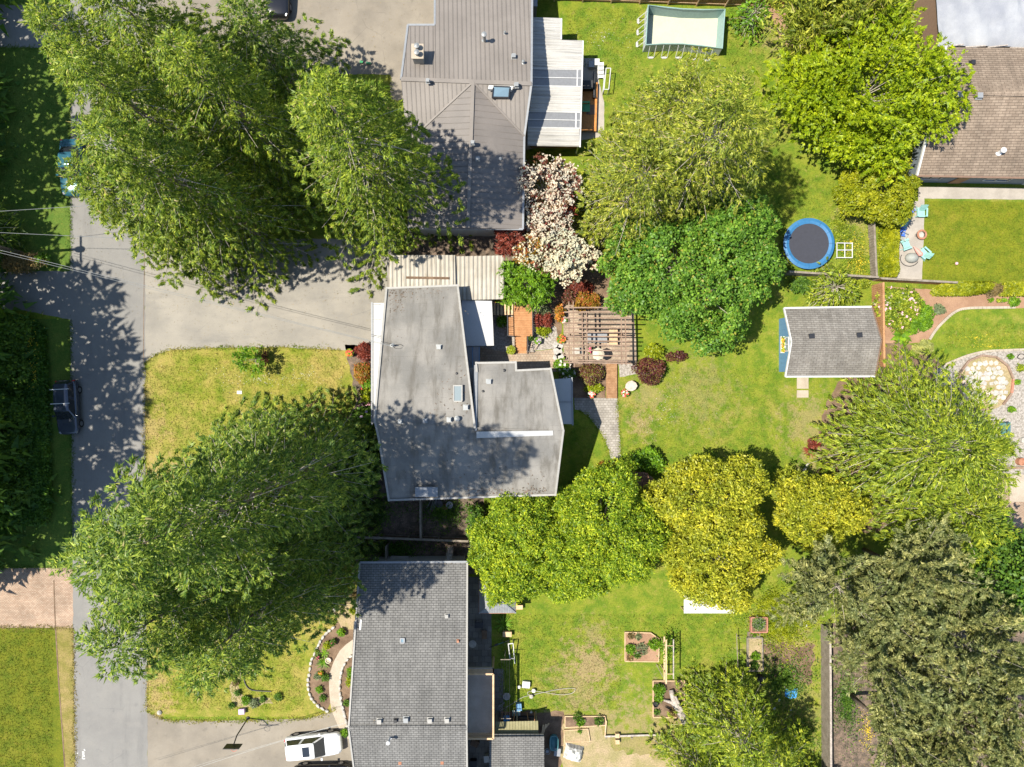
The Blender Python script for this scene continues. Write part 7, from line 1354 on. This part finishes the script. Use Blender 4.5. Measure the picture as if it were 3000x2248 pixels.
blades('grass', [(432, 1068, 1010, 1330), (500, 1035, 1000, 1068), (440, 1900, 890, 2080)], 75, 'lawn_front', 2); blades('grass', [(2716, 600, 3040, 822), (2770, 950, 3040, 1020)], 75, 'lawn_trim', 3); blades('grass', [(-30, 1848, 155, 2300)], 75, 'lawn_dark', 9); blades('grass', [(-30, 150, 200, 600)], 40, 'lawn_shade', 4)
def edge_blades(name, lines, per, mat, seed, spread=.12, sl=.16, sw=.05, z=.02):
    rng = np.random.default_rng(seed); out = []
    for ln in lines:
        for p, q in zip(ln, ln[1:]):
            a, b = P(*p), P(*q); L = (b - a).length; n = max(1, int(L * per)); t = rng.random(n)[:, None]; nrm = np.array([-(b - a).y, (b - a).x, 0]) / L
            pos = np.array(a) + (np.array(b) - np.array(a)) * t + nrm * rng.normal(0, spread, n)[:, None] * (.4 + np.abs(np.sin(t * L * 1.3)) ** 2); pos[:, 2] = z
            d = rng.normal(0, 1, (n, 3)); d[:, 2] = np.abs(d[:, 2]) * .6; out.append(diamonds(pos, d, rng.normal(0, .6, (n, 3)) + np.array([0, 0, 1.0]), sl * rng.uniform(.5, 1.5, n), sw, True))
    o = link(name, quad_mesh(name, np.concatenate(out), mat)); o['kind'] = 'stuff'; return o
edge_blades('grass_edge', [[(424, 1064), (455, 1040), (500, 1026), (620, 1020), (820, 1018), (1000, 1026)], [(425, 1064), (426, 1400)], [(430, 1950), (432, 2085), (470, 2104), (510, 2111), (640, 2112), (800, 2109), (900, 2104), (960, 2090), (985, 2072)]], 70, 'lawn_front', 5)
edge_blades('grass_edge', [[(207, 150), (207, 795)], [(208, 940), (214, 1640)], [(-20, 140), (200, 140)], [(-20, 1662), (214, 1662)]], 60, 'lawn_shade', 6); edge_blades('grass_edge', [[(216, 1840), (220, 2248)], [(0, 1838), (216, 1840)]], 70, 'verge', 7); edge_blades('grass_edge', [[(1810, 1170), (1815, 1260), (1820, 1345)], [(1697, 1202), (1722, 1220), (1746, 1247), (1770, 1285), (1790, 1345)], [(1142, 219), (1144, 290)]], 70, 'lawn', 8)
def litter(name, rects, per, mat, seed, zf=lambda x, y: .03, sl=.07, sw=.035):
    rng = np.random.default_rng(seed); out = []
    for x0, y0, x1, y1, dens in rects:
        n = int((x1 - x0) * (y1 - y0) * PX * PX * per * dens); xs = rng.uniform(x0, x1, n); ys = rng.uniform(y0, y1, n); pos = np.array([tuple(P(a, b, zf(a, b) + .012)) for a, b in zip(xs, ys)]).reshape(-1, 3)
        d = rng.normal(0, 1, (n, 3)); d[:, 2] *= .12; out.append(diamonds(pos, d, rng.normal(0, .15, (n, 3)) + np.array([0, 0, 1.0]), sl * rng.uniform(.4, 1.6, n), sw, True))
    o = link(name, quad_mesh(name, np.concatenate(out), mat)); o['kind'] = 'stuff'; return o
litter('needle_litter', [(430, 770, 1130, 900, 1), (430, 900, 1100, 1020, .35), (215, 600, 420, 1600, .25), (640, 180, 1000, 220, 1), (900, 0, 1250, 200, .25)], 9, 'lf_dry', 11)
litter('roof_litter', [(1140, 850, 1180, 1225, 4), (1180, 845, 1330, 880, 3), (1150, 900, 1370, 1225, .5)], 9, 'mulch', 12, lambda x, y: zw(y), .12, .08); litter('roof_litter', [(1130, 1250, 1260, 1430, 3), (1150, 1430, 1600, 1448, 4), (1260, 1300, 1600, 1430, .4)], 9, 'mulch', 13, lambda x, y: zs(y), .12, .08)
litter('roof_litter', [(1065, 1655, 1365, 1700, 2), (1060, 1700, 1360, 2120, .35)], 7, 'lf_dry', 14, lambda x, y: z3(y), .06, .03)

scatter('clover_blossom', [(760, 1110, 260, 60), (900, 1100, 110, 60)], 260, 'fl_white', seed=21, sl=.05, sw=.05, z=(.03, .07)); scatter('clover_blossom', [(1770, 110, 110, 80), (1950, 1200, 120, 90)], 260, 'fl_white', seed=22, sl=.045, sw=.045, z=(.03, .07))
